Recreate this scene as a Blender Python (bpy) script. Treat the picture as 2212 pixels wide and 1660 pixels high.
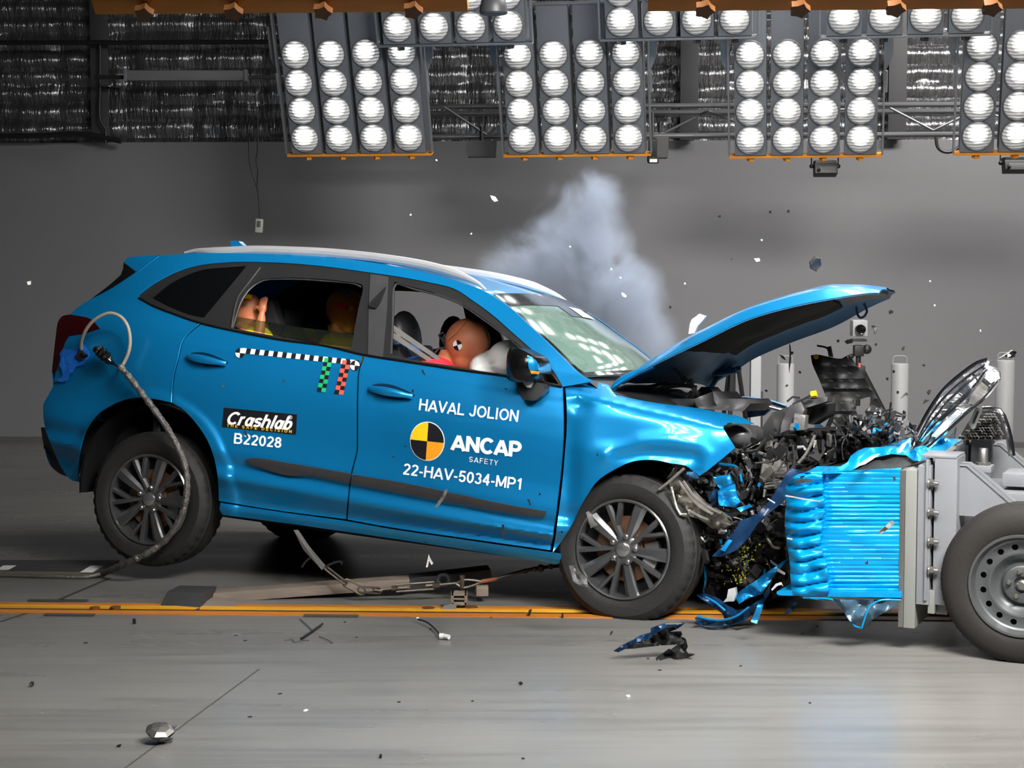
import bpy, bmesh, math, random
from mathutils import Vector, Matrix, geometry, noise
for o in list(bpy.data.objects):
    bpy.data.objects.remove(o)
SC = bpy.context.scene
COL = SC.collection
random.seed(7)
# ---------------------------------------------------------------- camera
FPX, CAMH = 3800.0, 1.68
PITCH = math.atan(270 / FPX)
cam_data = bpy.data.cameras.new('camera')
cam_data.sensor_width = 36
cam_data.lens = 36 * FPX / 2212
cam_data.clip_end = 200
cam = bpy.data.objects.new('camera', cam_data)
COL.objects.link(cam)
cam.location = (0, 0, CAMH)
cam.rotation_euler = (math.pi / 2 - PITCH, 0, 0)
SC.camera = cam
# ---------------------------------------------------------------- world, exposure
w = bpy.data.worlds.new('hall_world')
SC.world = w
w.use_nodes = True
w.node_tree.nodes['Background'].inputs[0].default_value = (0.60, 0.66, 0.75, 1)
w.node_tree.nodes['Background'].inputs[1].default_value = 0.035
vs = SC.view_settings
vs.view_transform = 'Standard'
vs.look = 'None'
vs.gamma = 1
vs.use_curve_mapping = False
vs.exposure = 0.0
SC.cycles.use_denoising = True
SC.cycles.max_bounces = 8
SC.cycles.sample_clamp_indirect = 4.0
SC.cycles.volume_step_rate = 1.0
SC.cycles.volume_max_steps = 256


def area_lamp(name, loc, target, size, power, colour=(1, 0.97, 0.93), spread=180):
    d = bpy.data.lights.new(name, 'AREA')
    d.shape = 'RECTANGLE'
    d.size, d.size_y = size
    d.energy = power
    d.color = colour
    d.spread = math.radians(spread)
    o = bpy.data.objects.new(name, d)
    COL.objects.link(o)
    o.location = loc
    o.rotation_euler = (Vector(target) - Vector(loc)).to_track_quat('-Z', 'Y').to_euler()
    return o


# area lights added without fixtures, above and in front of the picture, as fill
area_lamp('overhead_fill', (2.2, 10.9, 5.3), (1.0, 11.2, 0.0), (4.0, 1.6), 270, spread=120)
area_lamp('camera_side_fill', (2.5, 3.4, 5.0), (1.0, 8.5, 0.7), (3.0, 1.2), 420, spread=85)
area_lamp('wall_wash_fill', (4.6, 12.4, 4.6), (4.2, 15.6, 1.7), (2.4, 0.6), 330)
# ---------------------------------------------------------------- helpers


def lin(c):
    c = c / 255
    return c / 12.92 if c <= 0.04045 else ((c + 0.055) / 1.055) ** 2.4


def rgb(r, g, b):
    return (lin(r), lin(g), lin(b), 1)


def mat(name, col, rough=0.5, metal=0.0, vary=0.12, scale=6.0, bump=0.0, bscale=60.0, coat=0.0, trans=0.0, ior=1.45, alpha=1.0, stretch=None, rvary=0.0, spec=0.5):
    m = bpy.data.materials.new(name)
    m.use_nodes = True
    nt = m.node_tree
    p = nt.nodes['Principled BSDF']
    c = rgb(*col)
    tc = nt.nodes.new('ShaderNodeTexCoord')
    mp = nt.nodes.new('ShaderNodeMapping')
    nt.links.new(tc.outputs['Object'], mp.inputs['Vector'])
    if stretch:
        mp.inputs['Scale'].default_value = stretch
    n = nt.nodes.new('ShaderNodeTexNoise')
    n.inputs['Scale'].default_value = scale
    n.inputs['Detail'].default_value = 6
    nt.links.new(mp.outputs[0], n.inputs['Vector'])
    mx = nt.nodes.new('ShaderNodeMix')
    mx.data_type = 'RGBA'
    mx.inputs[6].default_value = tuple(x * (1 - vary) for x in c[:3]) + (1,)
    mx.inputs[7].default_value = tuple(min(1, x * (1 + vary)) for x in c[:3]) + (1,)
    nt.links.new(n.outputs['Fac'], mx.inputs[0])
    nt.links.new(mx.outputs[2], p.inputs['Base Color'])
    p.inputs['Roughness'].default_value = rough
    if rvary:
        mr = nt.nodes.new('ShaderNodeMapRange')
        mr.inputs[3].default_value = rough - rvary
        mr.inputs[4].default_value = rough + rvary
        nt.links.new(n.outputs['Fac'], mr.inputs[0])
        nt.links.new(mr.outputs[0], p.inputs['Roughness'])
    p.inputs['Metallic'].default_value = metal
    p.inputs['Coat Weight'].default_value = coat
    p.inputs['Coat Roughness'].default_value = 0.06
    p.inputs['Transmission Weight'].default_value = trans
    p.inputs['IOR'].default_value = ior
    p.inputs['Alpha'].default_value = alpha
    p.inputs['Specular IOR Level'].default_value = spec
    if bump:
        b = nt.nodes.new('ShaderNodeBump')
        b.inputs['Strength'].default_value = bump
        b.inputs['Distance'].default_value = 0.01
        n2 = nt.nodes.new('ShaderNodeTexNoise')
        n2.inputs['Scale'].default_value = bscale
        n2.inputs['Detail'].default_value = 4
        nt.links.new(mp.outputs[0], n2.inputs['Vector'])
        nt.links.new(n2.outputs['Fac'], b.inputs['Height'])
        nt.links.new(b.outputs[0], p.inputs['Normal'])
    return m


M = {}
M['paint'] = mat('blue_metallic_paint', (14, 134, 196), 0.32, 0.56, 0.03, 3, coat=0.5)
M['paint_dark'] = mat('blue_torn_and_shaded', (3, 42, 76), 0.42, 0.35, 0.25, 9, coat=0.2)
M['paint_inner'] = mat('blue_primer_inner', (58, 108, 148), 0.5, 0.3, 0.25, 8)
M['black'] = mat('black_plastic', (22, 22, 23), 0.5, 0, 0.3, 14)
M['black_gloss'] = mat('black_gloss_trim', (14, 14, 15), 0.22, 0, 0.1, 8)
M['grey_plastic'] = mat('dark_grey_plastic', (52, 52, 54), 0.5, 0, 0.25, 16)
M['frame'] = mat('black_door_frame', (34, 34, 35), 0.38, 0, 0.12, 10)
M['rubber'] = mat('tyre_rubber', (25, 25, 24), 0.7, 0, 0.2, 12, bump=0.15, bscale=90)
M['rubber_brown'] = mat('worn_tyre_rubber', (21, 18, 15), 0.75, 0, 0.25, 8, bump=0.1)
M['alloy'] = mat('dark_alloy', (118, 119, 121), 0.3, 0.85, 0.08, 10)
M['alloy_face'] = mat('machined_alloy', (190, 190, 190), 0.22, 0.9, 0.08, 20)
M['steel'] = mat('galvanised_steel', (150, 148, 144), 0.32, 0.9, 0.15, 18)
M['chain_steel'] = mat('worn_chain_steel', (104, 96, 86), 0.4, 0.8, 0.25, 30)
M['grille'] = mat('chromed_plastic', (168, 168, 172), 0.25, 0.85, 0.3, 40, bump=0.9, bscale=45)
M['chrome'] = mat('chrome', (225, 225, 228), 0.12, 1.0, 0.1, 12)
M['rust'] = mat('rusty_disc', (120, 88, 66), 0.6, 0.6, 0.25, 14)
M['silver'] = mat('silver_rail', (196, 198, 202), 0.3, 0.55, 0.05, 8)
M['alu'] = mat('torn_aluminium', (160, 156, 148), 0.35, 0.75, 0.3, 26, bump=0.4, bscale=50)
M['engine'] = mat('engine_black', (20, 20, 20), 0.55, 0.1, 0.6, 24, bump=0.6, bscale=40)
M['engine_grey'] = mat('engine_grey', (98, 97, 95), 0.5, 0.35, 0.4, 26, bump=0.5, bscale=45)
M['glass_dark'] = mat('privacy_glass', (8, 9, 10), 0.06, 0, 0.05, 5, coat=0.5)
M['glass_tint'] = mat('tinted_glass', (60, 70, 66), 0.03, 0, 0.05, 5, trans=0.9, alpha=0.55)
M['windshield'] = mat('windshield_glass', (112, 142, 130), 0.05, 0, 0.05, 5, coat=1.0, trans=0.25)
_p = M['windshield'].node_tree.nodes['Principled BSDF']
_p.inputs['Coat IOR'].default_value = 1.9
_p.inputs['IOR'].default_value = 1.6
M['tail_red'] = mat('red_tail_lens', (44, 3, 7), 0.15, 0, 0.15, 30, coat=0.6)
M['white'] = mat('white_vinyl', (240, 240, 238), 0.5, 0, 0.02, 10)
M['white_part'] = mat('white_plastic', (214, 214, 212), 0.45, 0, 0.08, 14)
M['decal_black'] = mat('black_vinyl', (20, 20, 26), 0.45, 0, 0.05, 10)
M['yellow'] = mat('yellow_vinyl', (244, 196, 20), 0.45, 0, 0.05, 10)
M['amber'] = mat('amber_vinyl', (250, 160, 30), 0.45, 0, 0.05, 10)
M['green'] = mat('green_vinyl', (16, 168, 104), 0.5, 0, 0.03, 10)
M['red'] = mat('red_vinyl', (238, 84, 70), 0.5, 0, 0.03, 10)
M['tape_blue'] = mat('blue_masking_tape', (22, 98, 190), 0.55, 0, 0.25, 24, bump=0.4, bscale=60)
M['cord'] = mat('grey_cable', (142, 134, 120), 0.6, 0, 0.2, 60)
M['foil_tape'] = mat('silver_tape_wrap', (98, 95, 90), 0.35, 0.5, 0.5, 60, bump=0.8, bscale=90)
M['skin'] = mat('dummy_skin_vinyl', (186, 112, 78), 0.45, 0, 0.06, 12)
M['skin_brightened'] = mat('brown_skin_brightened', (214, 150, 78), 0.45, 0, 0.1, 12)  # brown skin, its colour brightened to make up for little light in the cabin
M['shirt_yellow'] = mat('yellow_cotton', (214, 204, 36), 0.8, 0, 0.15, 20, bump=0.3)
M['shirt_red'] = mat('red_cotton', (222, 48, 62), 0.8, 0, 0.12, 20, bump=0.3)
M['airbag'] = mat('white_airbag_cloth', (208, 206, 204), 0.8, 0, 0.06, 20, bump=0.25, bscale=30)
M['seat'] = mat('black_seat_leather', (30, 30, 32), 0.42, 0, 0.15, 18, bump=0.15)
M['belt'] = mat('grey_webbing', (92, 90, 87), 0.7, 0, 0.15, 80)
M['honey'] = mat('blue_barrier_skin', (0, 140, 198), 0.28, 0.35, 0.06, 10, coat=0.3)
M['honey_in'] = mat('aluminium_honeycomb', (58, 60, 62), 0.5, 0.6, 0.4, 60, bump=0.8, bscale=160)
M['trolley'] = mat('grey_painted_steel', (106, 108, 112), 0.45, 0.1, 0.05, 4)
M['plate'] = mat('primer_plate', (110, 112, 108), 0.5, 0.1, 0.06, 3)
M['rim_grey'] = mat('grey_steel_rim', (86, 88, 90), 0.36, 0.6, 0.08, 8)
M['lamp_box'] = mat('lamp_housing', (96, 99, 104), 0.55, 0.2, 0.1, 4)
M['lamp_rail'] = mat('lamp_frame_metal', (120, 122, 125), 0.4, 0.6, 0.1, 5)
M['orange'] = mat('orange_paint', (196, 124, 34), 0.5, 0.1, 0.2, 6, stretch=(1, 4, 4))
M['orange_floor'] = mat('orange_floor_paint', (172, 104, 34), 0.5, 0, 0.25, 5, stretch=(0.6, 6, 6))
M['brown'] = mat('brown_knob', (104, 66, 34), 0.5, 0.2, 0.3, 20)
M['truss'] = mat('truss_metal', (84, 85, 87), 0.4, 0.6, 0.1, 8)
M['dark'] = mat('dark_void', (9, 9, 10), 0.8, 0, 0.2, 6)
M['wood'] = mat('scuffed_beam', (118, 106, 96), 0.6, 0.1, 0.35, 9, stretch=(1, 5, 5))
M['coolant'] = mat('green_coolant', (146, 150, 40), 0.35, 0, 0.4, 30)
M['copper'] = mat('brown_sleeve', (132, 76, 50), 0.5, 0.1, 0.2, 30)
M['bollard'] = mat('white_bollard', (134, 134, 135), 0.55, 0, 0.05, 5)
M['lens'] = mat('camera_lens', (12, 12, 14), 0.1, 0, 0.1, 5, coat=1)
M['yellow_part'] = mat('yellow_plastic', (250, 178, 20), 0.45, 0, 0.1, 20)
M['mesh_grey'] = mat('liner_felt', (13, 13, 14), 0.85, 0, 0.3, 40)


def link(name, me, m, parent=None, kind=None):
    o = bpy.data.objects.new(name, me)
    COL.objects.link(o)
    if m is not None:
        for mm in (m if isinstance(m, (list, tuple)) else [m]):
            me.materials.append(mm)
    if parent is not None:
        o.parent = parent
    if kind:
        o['kind'] = kind
    return o


def mk(name, verts, faces, m, parent=None, smooth=True, angle=35, midx=None):
    me = bpy.data.meshes.new(name)
    me.from_pydata([tuple(v) for v in verts], [], [tuple(f) for f in faces])
    me.validate()
    if midx:
        for p, i in zip(me.polygons, midx):
            p.material_index = i
    if smooth:
        for p in me.polygons:
            p.use_smooth = True
        me.set_sharp_from_angle(angle=math.radians(angle))
    me.update()
    return link(name, me, m, parent)


def tag(o, label, cat, group=None, kind=None):
    o['label'] = label
    o['category'] = cat
    if group:
        o['group'] = group
    if kind:
        o['kind'] = kind
    return o


def thing(name, label, cat, mtx=None, group=None, parent=None):
    o = bpy.data.objects.new(name, None)
    o.empty_display_size = 0.1
    COL.objects.link(o)
    if mtx is not None:
        if isinstance(mtx, Matrix):
            o.matrix_world = mtx
        else:
            o.location = mtx
    if label:
        tag(o, label, cat, group)
    if parent is not None:
        o.parent = parent
    return o


def ray(px, py):
    a, b = (px - 1106) / FPX, (830 - py) / FPX
    s, c = math.sin(PITCH), math.cos(PITCH)
    return Vector((a, c + b * s, b * c - s))


CAM = Vector((0, 0, CAMH))


def at(px, py, Y):
    d = ray(px, py)
    return CAM + d * (Y / d.y)


def onfloor(px, py, z=0.0):
    d = ray(px, py)
    return CAM + d * ((z - CAMH) / d.z)


def topix(P):
    d = Vector(P) - CAM
    s, c = math.sin(PITCH), math.cos(PITCH)
    z = d.y * c - d.z * s
    return 1106 + FPX * d.x / z, 830 - FPX * (d.y * s + d.z * c) / z


class Frame:
    """A thing's own coordinates: x along it, y away from the camera side, z up."""

    def __init__(self, yaw, pitch, roll, anchor_px, anchor_Y, anchor_local):
        r = math.radians
        R = Matrix.Rotation(r(yaw), 4, 'Z') @ Matrix.Rotation(r(pitch), 4, 'Y') @ Matrix.Rotation(r(roll), 4, 'X')
        self.O = at(*anchor_px, anchor_Y) - R @ Vector(anchor_local)
        self.M = Matrix.Translation(self.O) @ R
        self.I = self.M.inverted()
        self.R3 = self.I.to_3x3()
        self.c = self.I @ CAM

    def loc(self, px, py, y):
        d = self.R3 @ ray(px, py)
        return self.c + d * ((y - self.c.y) / d.y)

    def surf(self, px, py, fn):
        y = fn(1.2, 0.8, px, py)
        for _ in range(7):
            p = self.loc(px, py, y)
            y = fn(p.x, p.z, px, py)
        return self.loc(px, py, y)

    def w(self, p):
        return self.M @ Vector(p)


def cr(pts, closed=False, step=8.0):
    """Catmull-Rom through points (any dimension), resampled about every step units."""
    P = [Vector(p) for p in pts]
    n = len(P)
    if n < 3 and not closed:
        a, b = P[0], P[-1]
        k = max(1, int((b - a).length / step))
        return [a.lerp(b, i / k) for i in range(k + 1)]
    out = []
    rng = range(n) if closed else range(n - 1)
    for i in rng:
        p1, p2 = P[i], P[(i + 1) % n]
        p0 = P[i - 1] if (closed or i > 0) else p1 * 2 - p2
        p3 = P[(i + 2) % n] if (closed or i + 2 < n) else p2 * 2 - p1
        k = max(1, int((p2 - p1).length / step))
        d1 = max((p1 - p0).length, 1e-9) ** 0.5
        d2 = max((p2 - p1).length, 1e-9) ** 0.5
        d3 = max((p3 - p2).length, 1e-9) ** 0.5
        m1 = (p1 - p0) / d1 - (p2 - p0) / (d1 + d2) + (p2 - p1) / d2
        m2 = (p2 - p1) / d2 - (p3 - p1) / (d2 + d3) + (p3 - p2) / d3
        m1, m2 = m1 * d2, m2 * d2
        for j in range(k):
            t = j / k
            t2, t3 = t * t, t * t * t
            out.append(p1 * (2 * t3 - 3 * t2 + 1) + m1 * (t3 - 2 * t2 + t) + p2 * (-2 * t3 + 3 * t2) + m2 * (t3 - t2))
    if not closed:
        out.append(P[-1])
    return out


def outline(segs, step=8.0):
    """Closed outline out of smooth open runs; corners where runs meet."""
    out = []
    for s in segs:
        q = cr(s, False, step)
        for v in q:
            v = Vector((v[0], v[1]))
            if not out or (v - out[-1]).length > 0.4:
                out.append(v)
    if (out[0] - out[-1]).length < 0.4:
        out.pop()
    return out


def inside(p, poly):
    x, y = p[0], p[1]
    c = False
    n = len(poly)
    j = n - 1
    for i in range(n):
        xi, yi = poly[i][0], poly[i][1]
        xj, yj = poly[j][0], poly[j][1]
        if (yi > y) != (yj > y) and x < (xj - xi) * (y - yi) / (yj - yi) + xi:
            c = not c
        j = i
    return c


def tri_fill(loop, holes=(), step=12.0):
    loops = [list(loop)] + [list(h) for h in holes]
    V, E = [], []
    for lp in loops:
        b = len(V)
        V += [Vector((p[0], p[1])) for p in lp]
        E += [(b + i, b + (i + 1) % len(lp)) for i in range(len(lp))]
    xs = [p[0] for p in loop]
    ys = [p[1] for p in loop]
    bnd = list(V)
    x0, x1, y0, y1 = min(xs), max(xs), min(ys), max(ys)
    cell = {}
    for p in bnd:
        cell.setdefault((int(p.x // step), int(p.y // step)), []).append(p)
    j = 0
    y = y0 + step * 0.5
    while y < y1:
        x = x0 + step * (0.25 if j % 2 else 0.75)
        while x < x1:
            q = Vector((x, y))
            if inside(q, loop) and not any(inside(q, h) for h in holes):
                cx, cy = int(x // step), int(y // step)
                ok = True
                for a in (-1, 0, 1):
                    for b in (-1, 0, 1):
                        for p in cell.get((cx + a, cy + b), ()):
                            if (p - q).length < step * 0.45:
                                ok = False
                if ok:
                    V.append(q)
            x += step
        y += step * 0.87
        j += 1
    r = geometry.delaunay_2d_cdt(V, E, [], 0, 1e-5)
    VV, FF = r[0], r[2]
    faces = []
    for f in FF:
        c = sum((VV[i] for i in f), Vector((0, 0))) / len(f)
        if inside(c, loop) and not any(inside(c, h) for h in holes):
            faces.append(list(f))
    return VV, faces


def shell(P, faces, off):
    """Give a sheet a back: P front points, off a vector or list of vectors to the back face."""
    n = len(P)
    offs = off if isinstance(off, list) else [off] * n
    Q = [Vector(p) + Vector(o) for p, o in zip(P, offs)]
    cnt = {}
    for f in faces:
        for a, b in zip(f, f[1:] + f[:1]):
            cnt[(a, b)] = 1
    F2 = [list(f) for f in faces] + [[i + n for i in reversed(f)] for f in faces]
    for (a, b) in cnt:
        if (b, a) not in cnt:
            F2.append([b, a, a + n, b + n])
    return [Vector(p) for p in P] + Q, F2


def orient(P, faces, toward):
    out = []
    t = Vector(toward)
    s = 0
    for f in faces:
        a, b, c = P[f[0]], P[f[1]], P[f[2]]
        s += (b - a).cross(c - a).dot(t)
    return [list(reversed(f)) for f in faces] if s < 0 else faces


def mirror_obj(o, name=None, parent=None):
    me = o.data.copy()
    for v in me.vertices:
        v.co.y = -v.co.y
    me.flip_normals()
    c = o.copy()
    c.data = me
    c.name = name or o.name.split('.')[0]
    COL.objects.link(c)
    if parent is not None:
        c.parent = parent
    return c


class MB:
    """Collects several shapes into one mesh."""

    def __init__(self):
        self.v, self.f, self.m = [], [], []

    def add(self, V, Fc, mi=0, mtx=None):
        b = len(self.v)
        self.v += [(mtx @ Vector(v)) if mtx else Vector(v) for v in V]
        self.f += [[i + b for i in f] for f in Fc]
        self.m += [mi] * len(Fc)
        return self

    def box(self, c, s, rot=None, bev=0.0, mi=0):
        bm = bmesh.new()
        bmesh.ops.create_cube(bm, size=1)
        for v in bm.verts:
            v.co = Vector((v.co.x * s[0], v.co.y * s[1], v.co.z * s[2]))
        if bev > 0:
            bmesh.ops.bevel(bm, geom=bm.edges[:], offset=min(bev, min(s) * 0.45), segments=2, profile=0.7, affect='EDGES')
        bm.verts.index_update()
        R = rot if rot is not None else Matrix.Identity(3)
        V = [R @ v.co + Vector(c) for v in bm.verts]
        Fc = [[v.index for v in f.verts] for f in bm.faces]
        bm.free()
        return self.add(V, Fc, mi)

    def tube(self, pts, r, n=8, closed=False, mi=0, flat=1.0):
        P = [Vector(p) for p in pts]
        k = len(P)
        rr = r if isinstance(r, (list, tuple)) else [r] * k
        T = []
        for i in range(k):
            a = P[i - 1] if (i > 0 or closed) else P[i]
            b = P[(i + 1) % k] if (i < k - 1 or closed) else P[i]
            t = (b - a)
            T.append(t.normalized() if t.length > 1e-9 else Vector((1, 0, 0)))
        up = Vector((0, 0, 1)) if abs(T[0].z) < 0.9 else Vector((0, 1, 0))
        N = (up - T[0] * up.dot(T[0])).normalized()
        V = []
        for i in range(k):
            N = (N - T[i] * N.dot(T[i]))
            N = N.normalized() if N.length > 1e-6 else T[i].orthogonal().normalized()
            B = T[i].cross(N)
            for j in range(n):
                a = 2 * math.pi * j / n
                V.append(P[i] + (N * math.cos(a) * flat + B * math.sin(a)) * rr[i])
        Fc = []
        for i in range(k if closed else k - 1):
            for j in range(n):
                a, b = i * n + j, i * n + (j + 1) % n
                i2 = (i + 1) % k
                Fc.append([a, b, i2 * n + (j + 1) % n, i2 * n + j])
        if not closed:
            Fc.append(list(reversed(range(n))))
            Fc.append([(k - 1) * n + j for j in range(n)])
        return self.add(V, Fc, mi)

    def lathe(self, prof, n=32, mtx=None, closed=False, mi=0, a0=0.0, a1=2 * math.pi):
        """prof = [(radius, height)], turned about local z."""
        full = abs(a1 - a0 - 2 * math.pi) < 1e-6
        cols = n if full else n + 1
        V = []
        for j in range(cols):
            a = a0 + (a1 - a0) * j / n
            for (r, h) in prof:
                V.append(Vector((r * math.cos(a), r * math.sin(a), h)))
        k = len(prof)
        Fc = []
        for j in range(n):
            j2 = (j + 1) % cols
            for i in range(k if closed else k - 1):
                i2 = (i + 1) % k
                Fc.append([j * k + i, j2 * k + i, j2 * k + i2, j * k + i2])
        return self.add(V, Fc, mi, mtx)

    def ball(self, c, r, n=16, mi=0, rot=None):
        rx = r if isinstance(r, (tuple, list)) else (r, r, r)
        V, Fc = [], []
        m = n // 2
        for i in range(m + 1):
            t = math.pi * i / m
            for j in range(n):
                a = 2 * math.pi * j / n
                V.append(Vector((rx[0] * math.sin(t) * math.cos(a), rx[1] * math.sin(t) * math.sin(a), rx[2] * math.cos(t))))
        for i in range(m):
            for j in range(n):
                Fc.append([i * n + j, (i + 1) * n + j, (i + 1) * n + (j + 1) % n, i * n + (j + 1) % n])
        R = rot if rot is not None else Matrix.Identity(3)
        return self.add([R @ v + Vector(c) for v in V], Fc, mi)

    def prism(self, poly, d, mi=0):
        """poly: 3D outline; d: extrusion vector."""
        P = [Vector(p) for p in poly]
        n = len(P)
        d = Vector(d)
        V = P + [p + d for p in P]
        Fc = [list(range(n)), [n + i for i in reversed(range(n))]]
        Fc += [[i, i + n, (i + 1) % n + n, (i + 1) % n] for i in range(n)]
        nrm = Vector((0, 0, 0))
        for i in range(n):
            nrm += P[i].cross(P[(i + 1) % n])
        if nrm.dot(d) > 0:
            Fc = [list(reversed(f)) for f in Fc]
        return self.add(V, Fc, mi)

    def build(self, name, m, parent=None, smooth=True, angle=35):
        o = mk(name, self.v, self.f, m, parent, False)
        me = o.data
        if any(self.m) and len(me.polygons) == len(self.m):
            for p, i in zip(me.polygons, self.m):
                p.material_index = i
        bm = bmesh.new()
        bm.from_mesh(me)
        bmesh.ops.remove_doubles(bm, verts=bm.verts[:], dist=1e-6)
        bmesh.ops.recalc_face_normals(bm, faces=bm.faces[:])
        bm.to_mesh(me)
        bm.free()
        if smooth:
            for p in me.polygons:
                p.use_smooth = True
            me.set_sharp_from_angle(angle=math.radians(angle))
        return o


def rotm(x=0, y=0, z=0):
    r = math.radians
    return (Matrix.Rotation(r(z), 3, 'Z') @ Matrix.Rotation(r(y), 3, 'Y') @ Matrix.Rotation(r(x), 3, 'X'))


def lerp(a, b, t):
    return a + (b - a) * t


def interp(tab, x):
    if x <= tab[0][0]:
        return tab[0][1]
    for (x0, y0), (x1, y1) in zip(tab, tab[1:]):
        if x <= x1:
            return lerp(y0, y1, (x - x0) / (x1 - x0))
    return tab[-1][1]


def seg_dist(p, a, b):
    ab = b - a
    t = max(0, min(1, (p - a).dot(ab) / max(ab.length_squared, 1e-9)))
    return (p - a - ab * t).length


def poly_dist(px, py, pts):
    p = Vector((px, py))
    return min(seg_dist(p, Vector(a), Vector(b)) for a, b in zip(pts, pts[1:]))


def copy_tree(o, parent=None):
    c = o.copy()
    COL.objects.link(c)
    if parent is not None:
        c.parent = parent
    for ch in list(o.children):
        copy_tree(ch, c)
    return c


def duplicate(o, mtx=None, label=None):
    kids = list(o.children)
    c = o.copy()
    COL.objects.link(c)
    for ch in kids:
        copy_tree(ch, c)
    if mtx is not None:
        c.matrix_world = mtx
    if label:
        c['label'] = label
    return c
# ================================================================ the hall
ROOM = Matrix.Rotation(math.radians(-3), 4, 'Z')


def rm(x, y, z):
    return ROOM @ Vector((x, y, z))


def nodes(m):
    return m.node_tree, m.node_tree.nodes['Principled BSDF']


# floor: sealed concrete with polish streaks along the track
fm = mat('sealed_concrete', (106, 105, 102), 0.29, 0, 0.16, 1.4, stretch=(0.35, 2.2, 1), rvary=0.1, bump=0.02, bscale=8)
nt, pb = nodes(fm)
n3 = nt.nodes.new('ShaderNodeTexNoise')
n3.inputs['Scale'].default_value = 2.2
n3.inputs['Detail'].default_value = 8
tc = nt.nodes.new('ShaderNodeTexCoord')
mp3 = nt.nodes.new('ShaderNodeMapping')
mp3.inputs['Scale'].default_value = (0.5, 7, 1)
nt.links.new(tc.outputs['Object'], mp3.inputs[0])
nt.links.new(mp3.outputs[0], n3.inputs['Vector'])
ramp = nt.nodes.new('ShaderNodeValToRGB')
ramp.color_ramp.elements[0].position = 0.45
ramp.color_ramp.elements[0].color = (1, 1, 1, 1)
ramp.color_ramp.elements[1].position = 0.85
ramp.color_ramp.elements[1].color = (0.66, 0.65, 0.64, 1)
nt.links.new(n3.outputs['Fac'], ramp.inputs[0])
mul = nt.nodes.new('ShaderNodeMix')
mul.data_type = 'RGBA'
mul.blend_type = 'MULTIPLY'
mul.inputs[0].default_value = 1
src = pb.inputs['Base Color'].links[0].from_socket
nt.links.new(src, mul.inputs[6])
nt.links.new(ramp.outputs[0], mul.inputs[7])
nt.links.new(mul.outputs[2], pb.inputs['Base Color'])
fl = mk('floor', [rm(-12, -3, 0), rm(12, -3, 0), rm(12, 15.84, 0), rm(-12, 15.84, 0), rm(-12, -3, -0.2), rm(12, -3, -0.2), rm(12, 15.84, -0.2), rm(-12, 15.84, -0.2)],
        [[0, 1, 2, 3], [4, 7, 6, 5], [0, 4, 5, 1], [1, 5, 6, 2], [2, 6, 7, 3], [3, 7, 4, 0]], fm, smooth=False)
fl['kind'] = 'structure'
M['joint'] = mat('floor_joint_dark', (58, 55, 50), 0.8, 0, 0.3, 20)
for a, b, wd in (((270, 1660), (560, 1446), 0.004), ((0, 1344), (130, 1302), 0.012), ((125, 1297), (236, 1250), 0.012)):
    A, B = onfloor(*a, 0.0006), onfloor(*b, 0.0006)
    t = (B - A).normalized()
    s = Vector((t.y, -t.x, 0)) * wd
    k = Vector((0, 0, -0.01))
    jb = MB()
    jb.prism([A - s, A + s, B + s, B - s], k)
    jb.build('joint', M['joint'], fl, smooth=False)
# back wall: plain painted panels to 2.7 m, foil-backed insulation above
WT = 2.735
wm = mat('painted_wall_panel', (98, 98, 100), 0.55, 0, 0.03, 0.6, bump=0.01, bscale=30)
wb = MB()
for i in range(-4, 4):
    x0, x1 = i * 3.0 + 1.2, i * 3.0 + 4.2
    g0, g1 = (0.0015 if i == 1 else 0.0), (0.0015 if i == 0 else 0.0)
    wb.prism([rm(x0 + g0, 15.84, 0), rm(x1 - g1, 15.84, 0), rm(x1 - g1, 15.84, WT), rm(x0 + g0, 15.84, WT)], ROOM.to_3x3() @ Vector((0, 0.12, 0)))
wb.prism([rm(-12, 15.865, 0), rm(13, 15.865, 0), rm(13, 15.865, WT - 0.005), rm(-12, 15.865, WT - 0.005)], ROOM.to_3x3() @ Vector((0, 0.08, 0)))
wo = wb.build('wall_back', wm, None, smooth=False)
wo['kind'] = 'structure'
M['base_dark'] = mat('dark_wall_foot', (70, 70, 70), 0.7, 0, 0.1, 5)
bb = MB()
bb.prism([rm(-12, 15.81, 0), rm(13, 15.81, 0), rm(13, 15.81, 0.05), rm(-12, 15.81, 0.05)], ROOM.to_3x3() @ Vector((0, 0.03, 0)))
bo = bb.build('baseboard_back', M['base_dark'], None, smooth=False)
bo['kind'] = 'structure'
# foil
foil = mat('foil_insulation', (120, 120, 122), 0.27, 0.85, 0.35, 5, stretch=(3, 1, 1.2), bump=0.9, bscale=5, rvary=0.1)
nt, pb = nodes(foil)
b2 = nt.nodes.new('ShaderNodeBump')
b2.inputs['Strength'].default_value = 0.8
b2.inputs['Distance'].default_value = 0.02
wv = nt.nodes.new('ShaderNodeTexNoise')
wv.inputs['Scale'].default_value = 3.2
wv.inputs['Detail'].default_value = 3
wv.inputs['Distortion'].default_value = 1.2
mp4 = nt.nodes.new('ShaderNodeMapping')
mp4.inputs['Scale'].default_value = (9, 1, 1.5)
tc4 = nt.nodes.new('ShaderNodeTexCoord')
nt.links.new(tc4.outputs['Object'], mp4.inputs[0])
nt.links.new(mp4.outputs[0], wv.inputs['Vector'])
nt.links.new(wv.outputs['Fac'], b2.inputs['Height'])
nt.links.new(pb.inputs['Normal'].links[0].from_socket, b2.inputs['Normal'])
nt.links.new(b2.outputs[0], pb.inputs['Normal'])
V, Fc = [], []
nx, nz = 420, 76
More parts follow.
